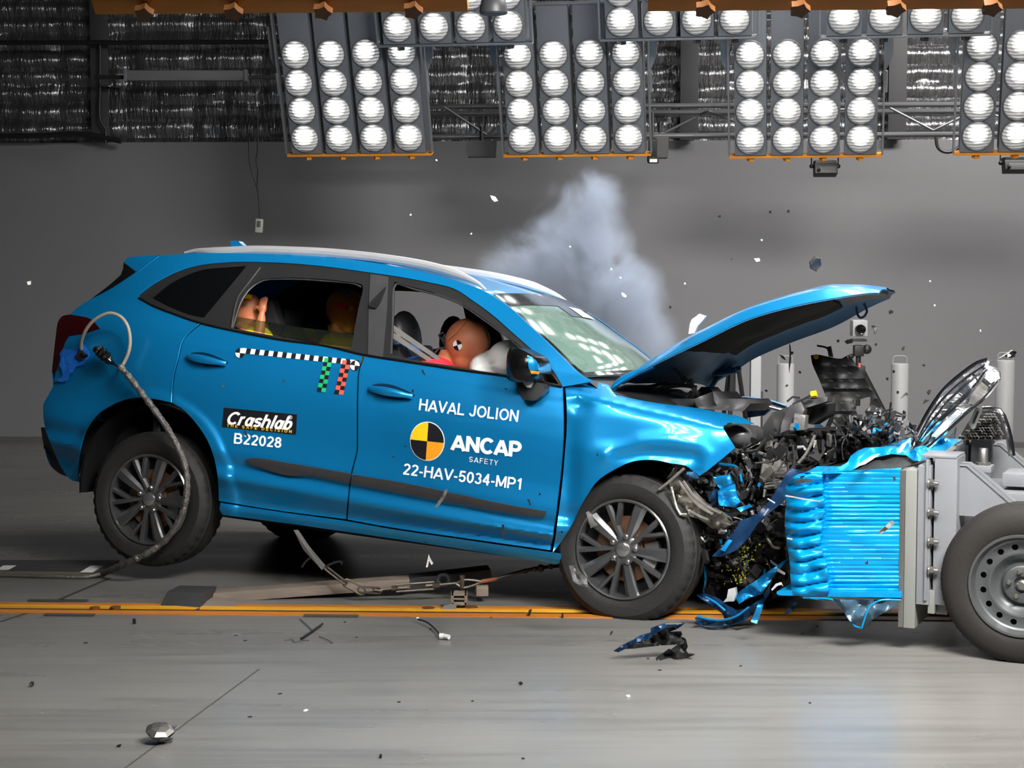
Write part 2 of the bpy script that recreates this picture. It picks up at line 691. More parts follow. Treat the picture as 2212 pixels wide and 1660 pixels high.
for j in range(nz + 1):
    for i in range(nx + 1):
        x = -8 + 16.5 * i / nx
        z = WT - 0.02 + 2.5 * j / nz
        band = 0.155
        q = (z / band) % 1.0
        wob = noise.noise(Vector((x * 2.2, 0, z * 3)))
        fine = noise.noise(Vector((x * 9, 3, z * 4)))
        pil = math.sin(math.pi * min(1, max(0, (q + 0.12 * wob)))) ** 0.7 if 0 < q + 0.12 * wob < 1 else 0
        xs = abs(((x / 0.62) % 1.0) - 0.5) * 2
        y = 15.93 - 0.055 * pil * (0.55 + 0.45 * (1 - xs ** 6)) - 0.03 * wob - 0.018 * fine * (0.3 + pil)
        V.append(rm(x, y, z))
for j in range(nz):
    for i in range(nx):
        a = j * (nx + 1) + i
        Fc.append([a, a + 1, a + nx + 2, a + nx + 1])
fo = mk('wall_upper', V, Fc, foil)
fo['kind'] = 'structure'
for nm, p4 in (('wall_left', [(-8.2, 4, 0), (-8.2, 16.0, 0), (-8.2, 16.0, 6), (-8.2, 4, 6)]), ('wall_right', [(8.6, 16, 0), (8.6, 4, 0), (8.6, 4, 6), (8.6, 16.0, 6)])):
    q = MB()
    q.prism([rm(*p) for p in p4], ROOM.to_3x3() @ Vector((-0.1 if 'left' in nm else 0.1, 0, 0)))
    q.build(nm, mat(nm + '_paint', (70, 70, 72), 0.6, 0, 0.05, 1), None, smooth=False)['kind'] = 'structure'
q = MB()
q.prism([rm(-8.2, -3, 6), rm(8.6, -3, 6), rm(8.6, 16.2, 6), rm(-8.2, 16.2, 6)], Vector((0, 0, 0.1)))
q.build('ceiling', mat('dark_ceiling', (40, 40, 42), 0.7, 0, 0.2, 2), None, smooth=False)['kind'] = 'structure'
M['column'] = mat('dark_steel_column', (44, 44, 46), 0.55, 0.2, 0.15, 5)
tr = MB()
for px in (202, 1488, 1932):
    c = at(px, 150, 15.7)
    tr.box((c.x, 15.78 - 0.052 * c.x, 4.0), (0.11, 0.08, 2.54), None, 0.008)
    tr.box((c.x - 0.0, 15.73 - 0.052 * c.x, 4.0), (0.16, 0.012, 2.54), None, 0.004)
to = tr.build('trim_1', M['column'])
to['kind'] = 'structure'
# conduits on the foil
M['pipe'] = mat('black_conduit', (16, 16, 17), 0.5, 0.1, 0.1, 6)


def Yw(x):
    return 15.62 - 0.052 * x


def pipe(name, label, px, r=0.012, Yoff=0.0, m='pipe', step=0.05, cat='pipe'):
    pts = []
    for p in px:
        q = at(p[0], p[1], 15.62)
        q = at(p[0], p[1], Yw(q.x) + Yoff)
        pts.append(q)
    b = MB()
    b.tube(cr(pts, False, step), r, 8)
    return tag(b.build(name, M[m]), label, cat)


pipe('conduit_pipe', 'black horizontal pipe crossing the foil at the upper left', [(-60, 92), (200, 92), (400, 91), (620, 90)], 0.022, -0.02)
pipe('conduit_pipe', 'black pipe running low along the foil, just above the grey wall at far left', [(-60, 295), (80, 293), (180, 290), (262, 305)], 0.024)
pipe('conduit_pipe', 'thin black vertical conduit beside the dark column, under the long pipe', [(216, 96), (216, 190), (217, 262), (228, 280), (228, 312)], 0.012)
pipe('conduit_loop', 'thin black conduit bent into an arch under the tube light', [(218, 190), (235, 190), (257, 192), (258, 230), (255, 270)], 0.01, cat='conduit')
# tube light, unlit
fx = thing('tube_light', 'long unlit grey tube light mounted in front of the foil', 'light', at(402, 164, 15.45))
b = MB()
b.box((0, 0, 0), (1.02, 0.09, 0.095), None, 0.03)
b.build('diffuser', mat('grey_diffuser', (92, 93, 95), 0.5, 0, 0.05, 5), fx)
for sx in (-0.52, 0.52):
    b = MB()
    b.box((sx, 0, 0), (0.03, 0.1, 0.105), None, 0.01)
    b.build('end_cap', M['lamp_box'], fx)
b = MB()
b.box((0.0, 0.06, -0.005), (1.62, 0.03, 0.035), None, 0.005)
b.build('mounting_rail', M['pipe'], fx)
# hanging pendant control with its cable
hc = thing('pendant_control', 'small pale control box hanging on a thin black cable in front of the grey wall', 'remote control', at(560, 488, 14.6))
b = MB()
b.box((0, 0, 0), (0.062, 0.035, 0.115), rotm(0, 4, 0), 0.012)
b.build('handset', mat('pale_handset', (132, 134, 122), 0.5, 0, 0.1, 12), hc)
b = MB()
b.box((0.0, -0.02, 0.015), (0.03, 0.012, 0.05), rotm(0, 4, 0), 0.004)
b.build('button_pad', M['grey_plastic'], hc)
inv = Matrix.Translation(-at(560, 488, 14.6))
b = MB()
b.tube(cr([inv @ at(*p, 14.6) for p in ((538, 296), (538, 340), (545, 375), (556, 410), (560, 440), (561, 476))], False, 0.03), 0.0055, 6)
b.tube(cr([inv @ at(*p, 14.6) for p in ((556, 230), (556, 330), (553, 345), (557, 365), (556, 408), (559, 412))], False, 0.03), 0.0055, 6)
b.build('cable', M['pipe'], hc)
# grey truss behind the lamps
t = thing('lighting_truss', 'grey tubular truss running behind the lower lamp banks', 'truss', at(1500, 262, 14.5))
inv = Matrix.Translation(-at(1500, 262, 14.5))
dv = ROOM.to_3x3() @ Vector((0, 0.32, 0))
for nm, ya, yb, back in (('chord', 232, 224, 0), ('chord', 247, 238, 1), ('chord', 297, 288, 0)):
    A = at(640, ya, 14.7)
    B = at(2500, yb, 14.05)
    if back:
        A, B = A + dv * 0.0 + Vector((0, 0.3, 0.025)), B + Vector((0, 0.3, 0.025))
    b = MB()
    b.tube([inv @ A, inv @ B], 0.022, 10)
    b.build(nm, M['truss'], t)
zz = [(660, 292), (800, 240), (960, 232), (1052, 292), (1130, 240), (1290, 292), (1434, 288), (1530, 240), (1660, 290), (1790, 238), (1920, 232), (2016, 282), (2110, 236), (2260, 285)]
for a, c in zip(zz, zz[1:]):
    b = MB()
    b.tube([inv @ at(*a, 14.45), inv @ at(*c, 14.45)], 0.011, 8)
    b.build('diagonal_brace', M['truss'], t)

# ---------------------------------------------------------------- lamp banks


def lamp_mat(name, strength, edge):
    m = bpy.data.materials.new(name)
    m.use_nodes = True
    nt = m.node_tree
    p = nt.nodes['Principled BSDF']
    p.inputs['Base Color'].default_value = (0.3, 0.3, 0.3, 1)
    p.inputs['Roughness'].default_value = 0.12
    tc = nt.nodes.new('ShaderNodeTexCoord')
    oi = nt.nodes.new('ShaderNodeObjectInfo')
    vm = nt.nodes.new('ShaderNodeVectorMath')
    vm.operation = 'DISTANCE'
    vm.inputs[1].default_value = (0.0, -0.03, 0.025)
    nt.links.new(tc.outputs['Object'], vm.inputs[0])
    mr = nt.nodes.new('ShaderNodeMapRange')
    mr.interpolation_type = 'SMOOTHSTEP'
    mr.inputs[1].default_value = 0.02
    mr.inputs[2].default_value = 0.078
    mr.inputs[3].default_value = strength
    mr.inputs[4].default_value = edge
    nt.links.new(vm.outputs['Value'], mr.inputs[0])
    wv = nt.nodes.new('ShaderNodeTexWave')
    wv.wave_type = 'BANDS'
    wv.bands_direction = 'Z'
    wv.inputs['Scale'].default_value = 13
    wv.inputs['Distortion'].default_value = 2.5
    wv.inputs['Detail'].default_value = 2
    add = nt.nodes.new('ShaderNodeVectorMath')
    add.operation = 'ADD'
    nt.links.new(tc.outputs['Object'], add.inputs[0])
    nt.links.new(oi.outputs['Random'], add.inputs[1])
    nt.links.new(add.outputs[0], wv.inputs['Vector'])
    mw = nt.nodes.new('ShaderNodeMapRange')
    mw.inputs[1].default_value = 0.15
    mw.inputs[2].default_value = 0.7
    mw.inputs[3].default_value = 0.06
    mw.inputs[4].default_value = 1.0
    nt.links.new(wv.outputs['Fac'], mw.inputs[0])
    mm = nt.nodes.new('ShaderNodeMath')
    mm.operation = 'MULTIPLY'
    nt.links.new(mr.outputs[0], mm.inputs[0])
    nt.links.new(mw.outputs[0], mm.inputs[1])
    p.inputs['Emission Color'].default_value = (1, 0.985, 0.96, 1)
    nt.links.new(mm.outputs[0], p.inputs['Emission Strength'])
    return m


M['lamp_soft'] = lamp_mat('lit_lamp_lens', 18.0, 0.32)
M['lamp_hot'] = lamp_mat('bright_lamp_lens', 160.0, 40.0)
CP, RP = 0.268, 0.2135


def make_bank(kind='soft', cols=4, bar='orange'):
    """4 x 4 lamps; origin at the middle of the lowest row, lamps face local -y."""
    root = thing('lamp_bank', None, None)
    lm = MB()
    lm.lathe([(0.0, -0.034), (0.04, -0.031), (0.07, -0.022), (0.09, -0.009), (0.1, 0.004)], 28, Matrix.Rotation(math.radians(90), 4, 'X') @ Matrix.Scale(-1, 4, (0, 0, 1)))
    rg = MB()
    rg.lathe([(0.1, 0.0), (0.106, -0.006), (0.11, 0.002), (0.108, 0.012), (0.1, 0.012)], 28, Matrix.Rotation(math.radians(90), 4, 'X') @ Matrix.Scale(-1, 4, (0, 0, 1)), closed=True)
    lamp0 = ring0 = None
    H0, H1 = -0.125, 3 * RP + 0.36
    x0, x1 = -1.5 * CP - 0.16, 1.5 * CP + 0.16
    for c in range(cols):
        x = (c - 1.5) * CP
        b = MB()
        b.box((0, 0.085, (H0 + H1) / 2), (0.236, 0.15, H1 - H0), None, 0.006)
        s = b.build('lamp_strip', M['lamp_box'], root)
        s.location.x = x
        for r in range(4):
            if lamp0 is None:
                o = lm.build('lamp', M['lamp_' + kind], s)
                g = rg.build('lamp_rim', M['lamp_rail'], s)
                lamp0, ring0 = o, g
            else:
                o, g = lamp0.copy(), ring0.copy()
                COL.objects.link(o)
                COL.objects.link(g)
                o.parent = g.parent = s
            o.location = (0, -0.002, r * RP)
            g.location = (0, -0.002, r * RP)
        b = MB()
        kd = 0.045 if bar == 'brown' else 0.0
        b.tube([(x, 0.05, H0 - 0.005), (x, 0.05, H0 - 0.045 - kd)], 0.012, 8)
        R = []
        for k in range(10):
            a = math.pi * 2 * k / 10
            rr = 0.03 if k % 2 else 0.021
            R.append((x + rr * math.cos(a), 0.05 + rr * math.sin(a), H0 - 0.03 - kd))
        b.prism(R, (0, 0, -0.022))
        b.build('knob', M['orange'] if bar == 'orange' else (M['brown'] if bar == 'brown' else M['black']), root)
    b = MB()
    bh = 0.018 if bar != 'brown' else 0.05
    b.box(((x0 + x1) / 2, 0.05, H0 - 0.005 - bh / 2), (x1 - x0, 0.075, bh), None, 0.003)
    b.build('bottom_bar', M['orange'] if bar != 'grey' else M['lamp_rail'], root)
    b = MB()
    for x in (x0, x1):
        b.box((x, 0.03, (H0 + H1) / 2), (0.014, 0.05, H1 - H0), None, 0.003)
    b.box(((x0 + x1) / 2, 0.03, H1 + 0.01), (x1 - x0, 0.05, 0.016), None, 0.003)
    b.box(((x0 + x1) / 2, 0.18, H1 - 0.12), (x1 - x0, 0.04, 0.04), None, 0.004)
    b.build('side_frame', M['lamp_rail'], root)
    for x, d in ((x0 - 0.008, -1), (x1 + 0.008, 1)):
        b = MB()
        b.prism([(x, 0.06, H1 - 0.16), (x + d * 0.05, 0.06, H1 - 0.16), (x + d * 0.05, 0.06, H1 - 0.4), (x, 0.06, H1 - 0.52)], (0, 0.03, 0))
        b.tube([(x, 0.02, H1 - 0.5), (x, 0.02, H1 - 0.66)], 0.016, 8)
        b.build('hanger_bracket', M['lamp_rail'], root)
    return root


def bank_mtx(px, py, Y, yaw=-10, tilt=20):
    return Matrix.Translation(at(px, py, Y)) @ Matrix.Rotation(math.radians(yaw), 4, 'Z') @ Matrix.Rotation(math.radians(tilt), 4, 'X')


bank_low = make_bank('soft', 4, 'orange')
bank_up = make_bank('soft', 4, 'grey')
bank_hot = make_bank('hot', 4, 'brown')
GB = 'floodlight banks over the track'
for i, (src, px, py, Y, lab) in enumerate((
        (bank_low, 770.5, 298, 13.3, 'lower lamp bank over the rear of the car, farthest from the wreck'),
        (bank_low, 1243, 299, 13.3, 'lower lamp bank directly above the smoke plume'),
        (bank_low, 1739.5, 301, 13.1, 'lower lamp bank above the raised bonnet, with a black camera lamp under it'),
        (bank_low, 2239, 292, 12.45, 'lower lamp bank cut off by the right picture edge'),
        (bank_up, 978, 56.5, 12.65, 'upper lamp bank between the two lower banks nearest the car tail'),
        (bank_up, 1464, 43.5, 12.6, 'upper lamp bank above the gap right of the smoke'),
        (bank_up, 1956, 35.5, 11.9, 'upper lamp bank at upper right, with grey bottom bar'))):
    mm = bank_mtx(px, py, Y)
    if i in (0, 4):
        src.matrix_world = mm
        src['label'] = lab
        o = src
    else:
        o = duplicate(src, mm, lab)
    o['category'] = 'light'
    o['group'] = GB
# the two banks hanging nearer than the car, lamps toward the crash: only their lower bars and knobs reach into the picture
for i, (px, py, Y, lab) in enumerate(((622, 16, 5.45, 'nearer lamp bank at the top left, orange bottom bar with brown knobs'),
                                      (1814, 9, 5.2, 'nearer lamp bank at the top right, orange bottom bar with brown knobs'))):
    mm = Matrix.Translation(at(px, py, Y) + Vector((0, 0.0, 0.10))) @ Matrix.Rotation(math.radians(180 - 3), 4, 'Z') @ Matrix.Rotation(math.radians(38), 4, 'X')
    o = bank_hot if i == 0 else duplicate(bank_hot)
    o.matrix_world = mm
    o['label'] = lab
    o['category'] = 'light'
    o['group'] = GB
# black fittings under the truss
for px, py, wd, hg, lab, nm in ((1040, 322, 66, 34, 'black box-shaped lamp under the truss, left of the smoke', 'flood_lamp'),
                            (1426, 318, 34, 46, 'black box-shaped lamp beside the second lower lamp bank', 'flood_lamp')):
    f_ = thing(nm, lab, 'lamp', at(px, py, 14.4))
    s = 14.4 / 3800
    b = MB()
    b.prism([(-wd / 2 * s, -0.06, hg / 2 * s), (wd / 2 * s, -0.06, hg / 2 * s), (wd * 0.46 * s, -0.06, -hg / 2 * s), (-wd * 0.44 * s, -0.06, -hg / 2 * s), (-wd / 2 * s, -0.06, -hg * 0.2 * s)], (0, 0.2, 0))
    b.build('housing', M['black'], f_, smooth=False)
    b = MB()
    b.tube([(0, 0.05, hg / 2 * s), (0, 0.05, hg / 2 * s + 0.12)], 0.015, 8)
    b.build('bracket', M['pipe'], f_)
for px, py, lab in ((1783, 359, 'small black flood lamp with yoke under the lamp bank above the bonnet'), (2192, 352, 'small black flood lamp with yoke under the bank at the right edge')):
    f_ = thing('yoke_lamp', lab, 'lamp', at(px, py, 13.2))
    b = MB()
    b.box((0, 0.03, 0.02), (0.16, 0.12, 0.045), None, 0.01)
    b.box((0, 0.0, -0.03), (0.17, 0.1, 0.08), rotm(-15), 0.008)
    b.build('housing', M['black'], f_)
    b = MB()
    b.box((0.005, -0.055, -0.03), (0.13, 0.012, 0.05), rotm(-15), 0.004)
    b.build('glass', M['grey_plastic'], f_)
    b = MB()
    b.tube([(-0.1, 0.03, 0.0), (-0.1, 0.03, 0.07), (-0.095, 0.03, 0.13)], 0.005, 6)
    b.tube([(0.1, 0.03, 0.0), (0.1, 0.03, 0.07), (0.095, 0.03, 0.13)], 0.005, 6)
    for x in (-0.1, 0.1):
        b.ball((x, 0.02, 0.0), 0.017, 10)
    b.ball((-0.06, -0.07, -0.03), 0.014, 8)
    b.build('yoke', M['pipe'], f_)
f_ = thing('spot_camera', 'slim black camera lamp hanging beside the second lower lamp bank', 'camera', at(1410, 325, 14.0))
b = MB()
b.box((0, 0, 0.02), (0.06, 0.1, 0.15), rotm(12, 0, 3), 0.012)
b.box((0.0, -0.02, -0.075), (0.085, 0.09, 0.05), rotm(12, 0, 3), 0.012)
b.tube([(0, 0.03, 0.08), (0, 0.05, 0.30)], 0.012, 8)
b.build('housing', M['black'], f_)
b = MB()
b.box((0.0, -0.065, -0.085), (0.06, 0.015, 0.025), rotm(12), 0.005)
b.build('glass', M['white_part'], f_)
# dark dome hanging in front of the upper bank
f_ = thing('dome_camera', 'dark rounded camera housing hanging in front of the upper lamp bank nearest the car', 'camera', at(1066, 18, 9.0))
b = MB()
b.lathe([(0.0, 0.07), (0.04, 0.062), (0.062, 0.04), (0.07, 0.0), (0.072, -0.022), (0.066, -0.03), (0.0, -0.032)], 24)
b.build('housing', mat('dome_grey', (46, 47, 50), 0.45, 0, 0.1, 9), f_)
b = MB()
b.tube([(0, 0, 0.06), (0, 0, 0.3)], 0.018, 10)
b.build('stem', M['pipe'], f_)
b = MB()
b.tube(cr([at(*p, 13.4) for p in ((2022, 296), (2026, 318), (2040, 328), (2060, 326), (2078, 312))], False, 0.02), 0.014, 8)
tag(b.build('cable_loop', M['black']), 'black cable loop hanging below the truss near the right lamp bank', 'cable')
# ---------------------------------------------------------------- track rail in the floor
A0, A1 = onfloor(-250, 1323.5), onfloor(2500, 1346)
B0, B1 = onfloor(-250, 1300.5), onfloor(2500, 1323)
rail = thing('floor_rail', 'orange painted tow rail with a dark slot set into the floor under the car', 'rail', (0, 0, 0))


def strip(name, f0, f1, z0, z1, m):
    a0, a1 = A0.lerp(B0, f0), A1.lerp(B1, f0)
    b0, b1 = A0.lerp(B0, f1), A1.lerp(B1, f1)
    q = MB()
    q.prism([Vector((p.x, p.y, z1)) for p in (a0, a1, b1, b0)], (0, 0, z0 - z1))
    return q.build(name, m, rail, smooth=False)


strip('painted_edge', 0.0, 0.3, -0.01, 0.004, M['orange_floor'])
strip('slot', 0.3, 0.5, -0.03, 0.0012, M['dark'])
strip('painted_lip', 0.46, 0.6, -0.01, 0.012, mat('yellow_lip', (206, 150, 36), 0.4, 0, 0.3, 9, stretch=(1, 5, 5)))
strip('painted_edge', 0.6, 1.0, -0.01, 0.003, M['orange_floor'])
for px, py, wd in ((1015, 1313, 34), (925, 1315, 28), (205, 1314, 22), (250, 1313, 22)):
    c = onfloor(px, py, 0.01)
    b = MB()
    b.lathe([(0, 0.012), (wd / 2 * c.y / 3800, 0.012), (wd / 2 * c.y / 3800, 0.0)], 20, Matrix.Translation((c.x, c.y, 0.003)))
    b.build('cover_disc', M['brown'], rail)
for x0, y0, wd in ((150, 1329, 110), (715, 1331, 120), (100, 1298, 80), (160, 1298, 60)):
    c = onfloor(x0, y0, 0.004)
    b = MB()
    b.box((c.x, c.y, 0.004), (wd / 3800 * c.y, 0.035, 0.008), rotm(0, 0, -3), 0.002)
    b.build('shim_plate', M['joint'], rail)
# bollards behind
for px, top, wd, lab, Y in ((1697, 786, 37, 'white cylindrical bollard behind the raised bonnet', 13.4), (1944, 786, 37, 'white cylindrical bollard right of the camera tripod', 13.4), (2172, 779, 40, 'white cylindrical bollard behind the flying grille at far right', 13.2)):
    bl = thing('bollard', lab, 'bollard', (at(px, top, Y).x, Y, 0), 'bollards along the back')
    h = at(px, top, Y).z
    r = wd / 2 * Y / 3800
    b = MB()
    b.lathe([(0, h), (r * 0.94, h), (r, h - 0.012), (r, 0.0)], 32)
    b.build('post', M['bollard'], bl)
    b = MB()
    b.tube(cr([(-r * 0.8, 0, h - 0.01), (-r * 0.8, 0, h + 0.045), (-r * 0.7, 0, h + 0.055), (r * 0.7, 0, h + 0.055), (r * 0.8, 0, h + 0.045), (r * 0.8, 0, h - 0.01)], False, 0.02), 0.003, 6)
    b.build('handle', M['bollard'], bl)
pp = at(1632, 770, 13.0)
bl = thing('square_post', 'pale square post behind the open bonnet', 'post', (pp.x, 13.0, 0))
b = MB()
b.box((0, 0, pp.z / 2), (0.075, 0.075, pp.z), None, 0.006)
b.build('shaft', M['bollard'], bl)
b = MB()
b.box((0.05, 0.03, 0.35), (0.02, 0.04, 0.7), None, 0.004)
b.build('back_rail', M['pipe'], bl)


def tripod(px, py, Y, label, head, spread=0.34, lab_cat='camera'):
    c = at(px, py, Y)
    t = thing('tripod_camera', label, lab_cat, (c.x, c.y, 0))
    z = c.z
    hz = z - 0.30
    for k, (a, nm) in enumerate(((250, 'leg'), (10, 'leg'), (130, 'leg'))):
        d = Vector((math.cos(math.radians(a)), math.sin(math.radians(a)), 0))
        b = MB()
        b.tube([d * 0.035 + Vector((0, 0, hz)), d * spread * 0.55 + Vector((0, 0, hz * 0.45))], 0.017, 8)
        b.tube([d * spread * 0.5 + Vector((0, 0, hz * 0.5)), d * spread + Vector((0, 0, 0.012))], 0.012, 8)
        b.box(d * spread * 0.55 + Vector((0, 0, hz * 0.45)), (0.045, 0.045, 0.05), None, 0.01)
        b.ball(d * spread + Vector((0, 0, 0.015)), 0.02, 8)
        b.build('leg', M['black'], t)
    b = MB()
    b.tube([(0, 0, hz - 0.25), (0, 0, hz + 0.1)], 0.018, 10)
    b.box((0, 0, hz), (0.09, 0.09, 0.07), None, 0.015)
    b.build('centre_column', M['black'], t)
    if head:
        b = MB()
        b.box((0, 0, z - 0.16), (0.07, 0.08, 0.08), None, 0.015)
        b.ball((0.055, -0.02, z - 0.15), 0.035, 10)
        b.ball((-0.05, 0, z - 0.2), 0.02, 8)
        b.box((0, 0, z - 0.085), (0.1, 0.1, 0.016), None, 0.004)
        b.build('pan_head', M['black'], t)
        b = MB()
        b.box((0, -0.04, z - 0.2 - 0.06), (0.014, 0.02, 0.03), None, 0.004)
        b.build('red_lever', M['red'], t)
        b = MB()
        b.box((0, 0, z), (0.105, 0.12, 0.115), None, 0.012)
        cm = b.build('camera_body', mat('pale_camera_body', (138, 138, 138), 0.45, 0, 0.05, 9), t)
        b = MB()
        b.lathe([(0.0, 0.05), (0.024, 0.052), (0.032, 0.06), (0.036, 0.05), (0.036, 0.0)], 20, Matrix.Translation((-0.006, -0.06, z - 0.006)) @ Matrix.Rotation(math.radians(90), 4, 'X'))
        b.build('camera_lens', M['lens'], cm)
    return t


tripod(1855, 709, 12.4, 'pale box camera on a black tripod behind the wreck', True, 0.56)
tp = tripod(1585, 700, 13.3, 'black tripod legs standing left of the square post, seen under the bonnet', False, 0.2, 'tripod')
# ================================================================ the crashed car
CF = Frame(-21, 4, -4, (318, 1080), 9.07, (0, -0.90, 0.36))
car = thing('car', 'blue hatchback SUV crashed nose-first into the barrier, rear wheels lifted off the floor', 'car', CF.M)
PROF = [(0.20, -0.82), (0.30, -0.845), (0.345, -0.878), (0.385, -0.893), (0.40, -0.872), (0.43, -0.893), (0.47, -0.925), (0.497, -0.943), (0.512, -0.940), (0.54, -0.920), (0.565, -0.914), (0.60, -0.930), (0.63, -0.934), (0.68, -0.926), (0.74, -0.919), (0.80, -0.921), (0.88, -0.927), (0.97, -0.926),
        (1.06, -0.914), (1.125, -0.899), (1.142, -0.895), (1.156, -0.884), (1.18, -0.877), (1.22, -0.860), (1.30, -0.822), (1.40, -0.768), (1.50, -0.71), (1.58, -0.66), (1.63, -0.625), (1.67, -0.592), (1.70, -0.56), (1.73, -0.50)]


def prof(h):
    return sum(interp(PROF, h + d) for d in (-0.01, -0.005, 0, 0.005, 0.01)) / 5


def ysurf(s, h, px=0, py=0):
    # the body's lines fall a little toward the nose
    k = 0.05 * max(0, min(1, (h - 0.40) / 0.08)) * max(0, min(1, (1.38 - h) / 0.15))
    y = prof(h + k * (s - 1.2))
    if s < 0.1:
        y += 0.24 * (0.1 - s) ** 2
    if s > 2.7:
        y += 0.30 * (s - 2.7) ** 2
    # flared wheel-arch lip, rear
    d = math.hypot(s, h - 0.40)
    y -= 0.016 * max(0.0, min(1.0, (0.535 - d) / 0.03)) - 0.010 * max(0.0, min(1.0, (0.47 - d) / 0.08))
    # bumper swells out below the tail lamp
    if s < -0.3:
        y -= 0.05 * max(0, min(1, (-0.3 - s) / 0.4)) * math.exp(-((h - 0.72) / 0.2) ** 2)
    return y


CREASE = [(1225, 850), (1300, 864), (1380, 884), (1480, 905), (1560, 926)]
FOLD = [(1290, 880), (1246, 862), (1228, 900), (1222, 960)]
LIP = [(1310, 985), (1380, 958), (1450, 955), (1505, 968), (1530, 985), (1524, 1012)]
DIM = [(1330, 985), (1400, 978), (1470, 985), (1500, 985)]


def fsurf(s, h, px, py):
    y = prof(min(h, 1.08)) + 0.0
    if s > 2.7:
        y += 0.16 * (s - 2.7) ** 2
    # above the crease the wing folds in to the bonnet gap
    cy = interp(CREASE, px)
    up = max(0.0, (cy - py))
    y += up * 0.0042 + 0.00002 * up * up
    dn = max(0.0, py - cy)
    y -= 0.020 * (1 - math.exp(-dn / 16.0))
    y += 0.012 * math.exp(-((dn - 75) / 45.0) ** 2)
    y -= 0.016 * math.exp(-(poly_dist(px, py, LIP) / 18.0) ** 2)
    y += 0.014 * math.exp(-(poly_dist(px, py, DIM) / 14.0) ** 2)
    y += 0.02 * math.exp(-(((px - 1252) / 18.0) ** 2 + ((py - 876) / 16.0) ** 2))
    y -= 0.018 * math.exp(-(((px - 1270) / 60.0) ** 2 + ((py - 1000) / 80.0) ** 2))
    y += 0.03 * math.exp(-(((px - 1228) / 26.0) ** 2)) * max(0, min(1, (py - 880) / 100.0))
    # front corner torn and bent in
    y += 0.12 * max(0.0, (px - 1530) / 100.0) ** 2
    return y


NEAR = Vector((0, -1, 0))


def patch(name, segs, m, fn=ysurf, holes=(), step=10, th=0.012, lift=0.0, parent=None, angle=40):
    lp = outline(segs, 7)
    hs = [outline(h, 7) for h in holes]
    V2, Fc = tri_fill(lp, hs, step)
    P = [CF.surf(v.x, v.y, fn) + Vector((0, -lift, 0)) for v in V2]
    Fc = orient(P, Fc, NEAR)
    V, Fc = shell(P, Fc, Vector((0, th, 0)))
    return mk(name, V, Fc, m, parent or car, True, angle)


FARS = []


def both(o):
    c = mirror_obj(o)
    FARS.append(c)
    return c


# ---- body side outlines, traced on the side of the car
ROOFLINE = [(345, 552), (400, 548.5), (450, 547), (560, 548), (650, 551), (750, 560), (850, 575), (930, 592), (1000, 612), (1041, 627), (1073, 645), (1106, 668), (1144, 704), (1185, 742), (1212, 769), (1239, 796), (1261, 814), (1283, 824)]
DLO_TOP = [(300, 638), (331, 615), (385, 587), (430, 574), (494, 567), (540, 566), (623, 569), (704, 576), (785, 587), (867, 599), (921, 609), (981, 624), (1022, 650), (1063, 680), (1103, 715), (1144, 751), (1171, 775), (1198, 805), (1216, 836)]
DLO_BOT = [(301, 644), (331, 660), (385, 681), (432, 697), (494, 712), (602, 733), (704, 747), (785, 766), (867, 779), (1002, 800), (1095, 813), (1216, 837)]
RSEAM = [(432, 698), (395, 735), (384, 775), (374, 815), (371, 850), (370, 870)]
ARCH_R = [(370, 870), (331, 862), (304, 859.5), (277, 862), (247, 872)]
BSEAM = [(247, 872), (206, 843), (165, 834), (115, 833)]
quarter = patch('rear_quarter_panel', [ROOFLINE, [(1283, 824), (1216, 836)], list(reversed(DLO_TOP)), DLO_BOT[:4], RSEAM, ARCH_R, BSEAM,
                [(115, 833), (121, 806), (125, 792), (141, 740), (149, 727)], [(149, 727), (180, 722), (216, 711)], [(216, 711), (197, 690), (172, 683), (150, 680)],
                [(150, 680), (168, 664), (197, 646)], [(197, 646), (236, 626), (272, 603), (294, 588)], [(299, 587), (345, 552)]], M['paint'], step=8)
spoiler = patch('roof_spoiler', [[(276, 556), (310, 553), (342, 551)], [(342, 551), (320, 568), (296, 586)], [(294, 587), (267, 566)], [(267, 566), (276, 556)]], M['paint'], step=8)
dgl = patch('rear_glass_side', [[(267, 568), (266, 580), (261, 594), (234, 618), (198, 645)], [(198, 645), (236, 625), (272, 602), (293, 588)], [(293, 588), (267, 568)]], M['black_gloss'], step=8)
tail = patch('tail_light', [[(150, 680), (172, 683), (197, 690), (216, 711)], [(216, 711), (180, 722), (150, 726)], [(150, 726), (141, 740), (125, 792), (121, 804)], [(121, 804), (112, 803)], [(112, 803), (117, 755), (120, 730), (126, 694), (135, 683), (150, 680)]], M['tail_red'], step=8, th=0.05)
bumper = patch('rear_bumper', [list(reversed(BSEAM)), [(247, 873), (212, 894), (187, 926), (174, 964), (168, 1002), (170, 1034), (178, 1043)], [(178, 1043), (155, 1038), (144, 1029)], [(144, 1029), (128, 1002), (109, 958), (98, 929)], [(98, 929), (94, 904), (94, 873), (102, 858), (115, 834)]], M['paint'])
diff = patch('rear_diffuser', [[(98, 929), (109, 958), (128, 1002), (144, 1029)], [(144, 1030), (131, 1025), (109, 1006), (94, 960), (88, 924)], [(88, 924), (98, 929)]], M['black'], step=8, th=0.03)
REAR_OUT = [(267, 566), (266, 580), (261, 594), (234, 618), (198, 645), (150, 680), (126, 694), (120, 735), (112, 803), (115, 834), (94, 873), (94, 904), (98, 929), (94, 960), (109, 1006), (144, 1030)]
edge = [CF.surf(x, y, ysurf) for x, y in REAR_OUT]
V, Fc, mi = [], [], []
K = 14
for p in edge:
    for k in range(K + 1):
        t = k / K
        yy = lerp(p.y, -p.y, t)
        V.append(Vector((p.x - 0.10 * math.sin(math.pi * t) ** 0.8, yy, p.z)))
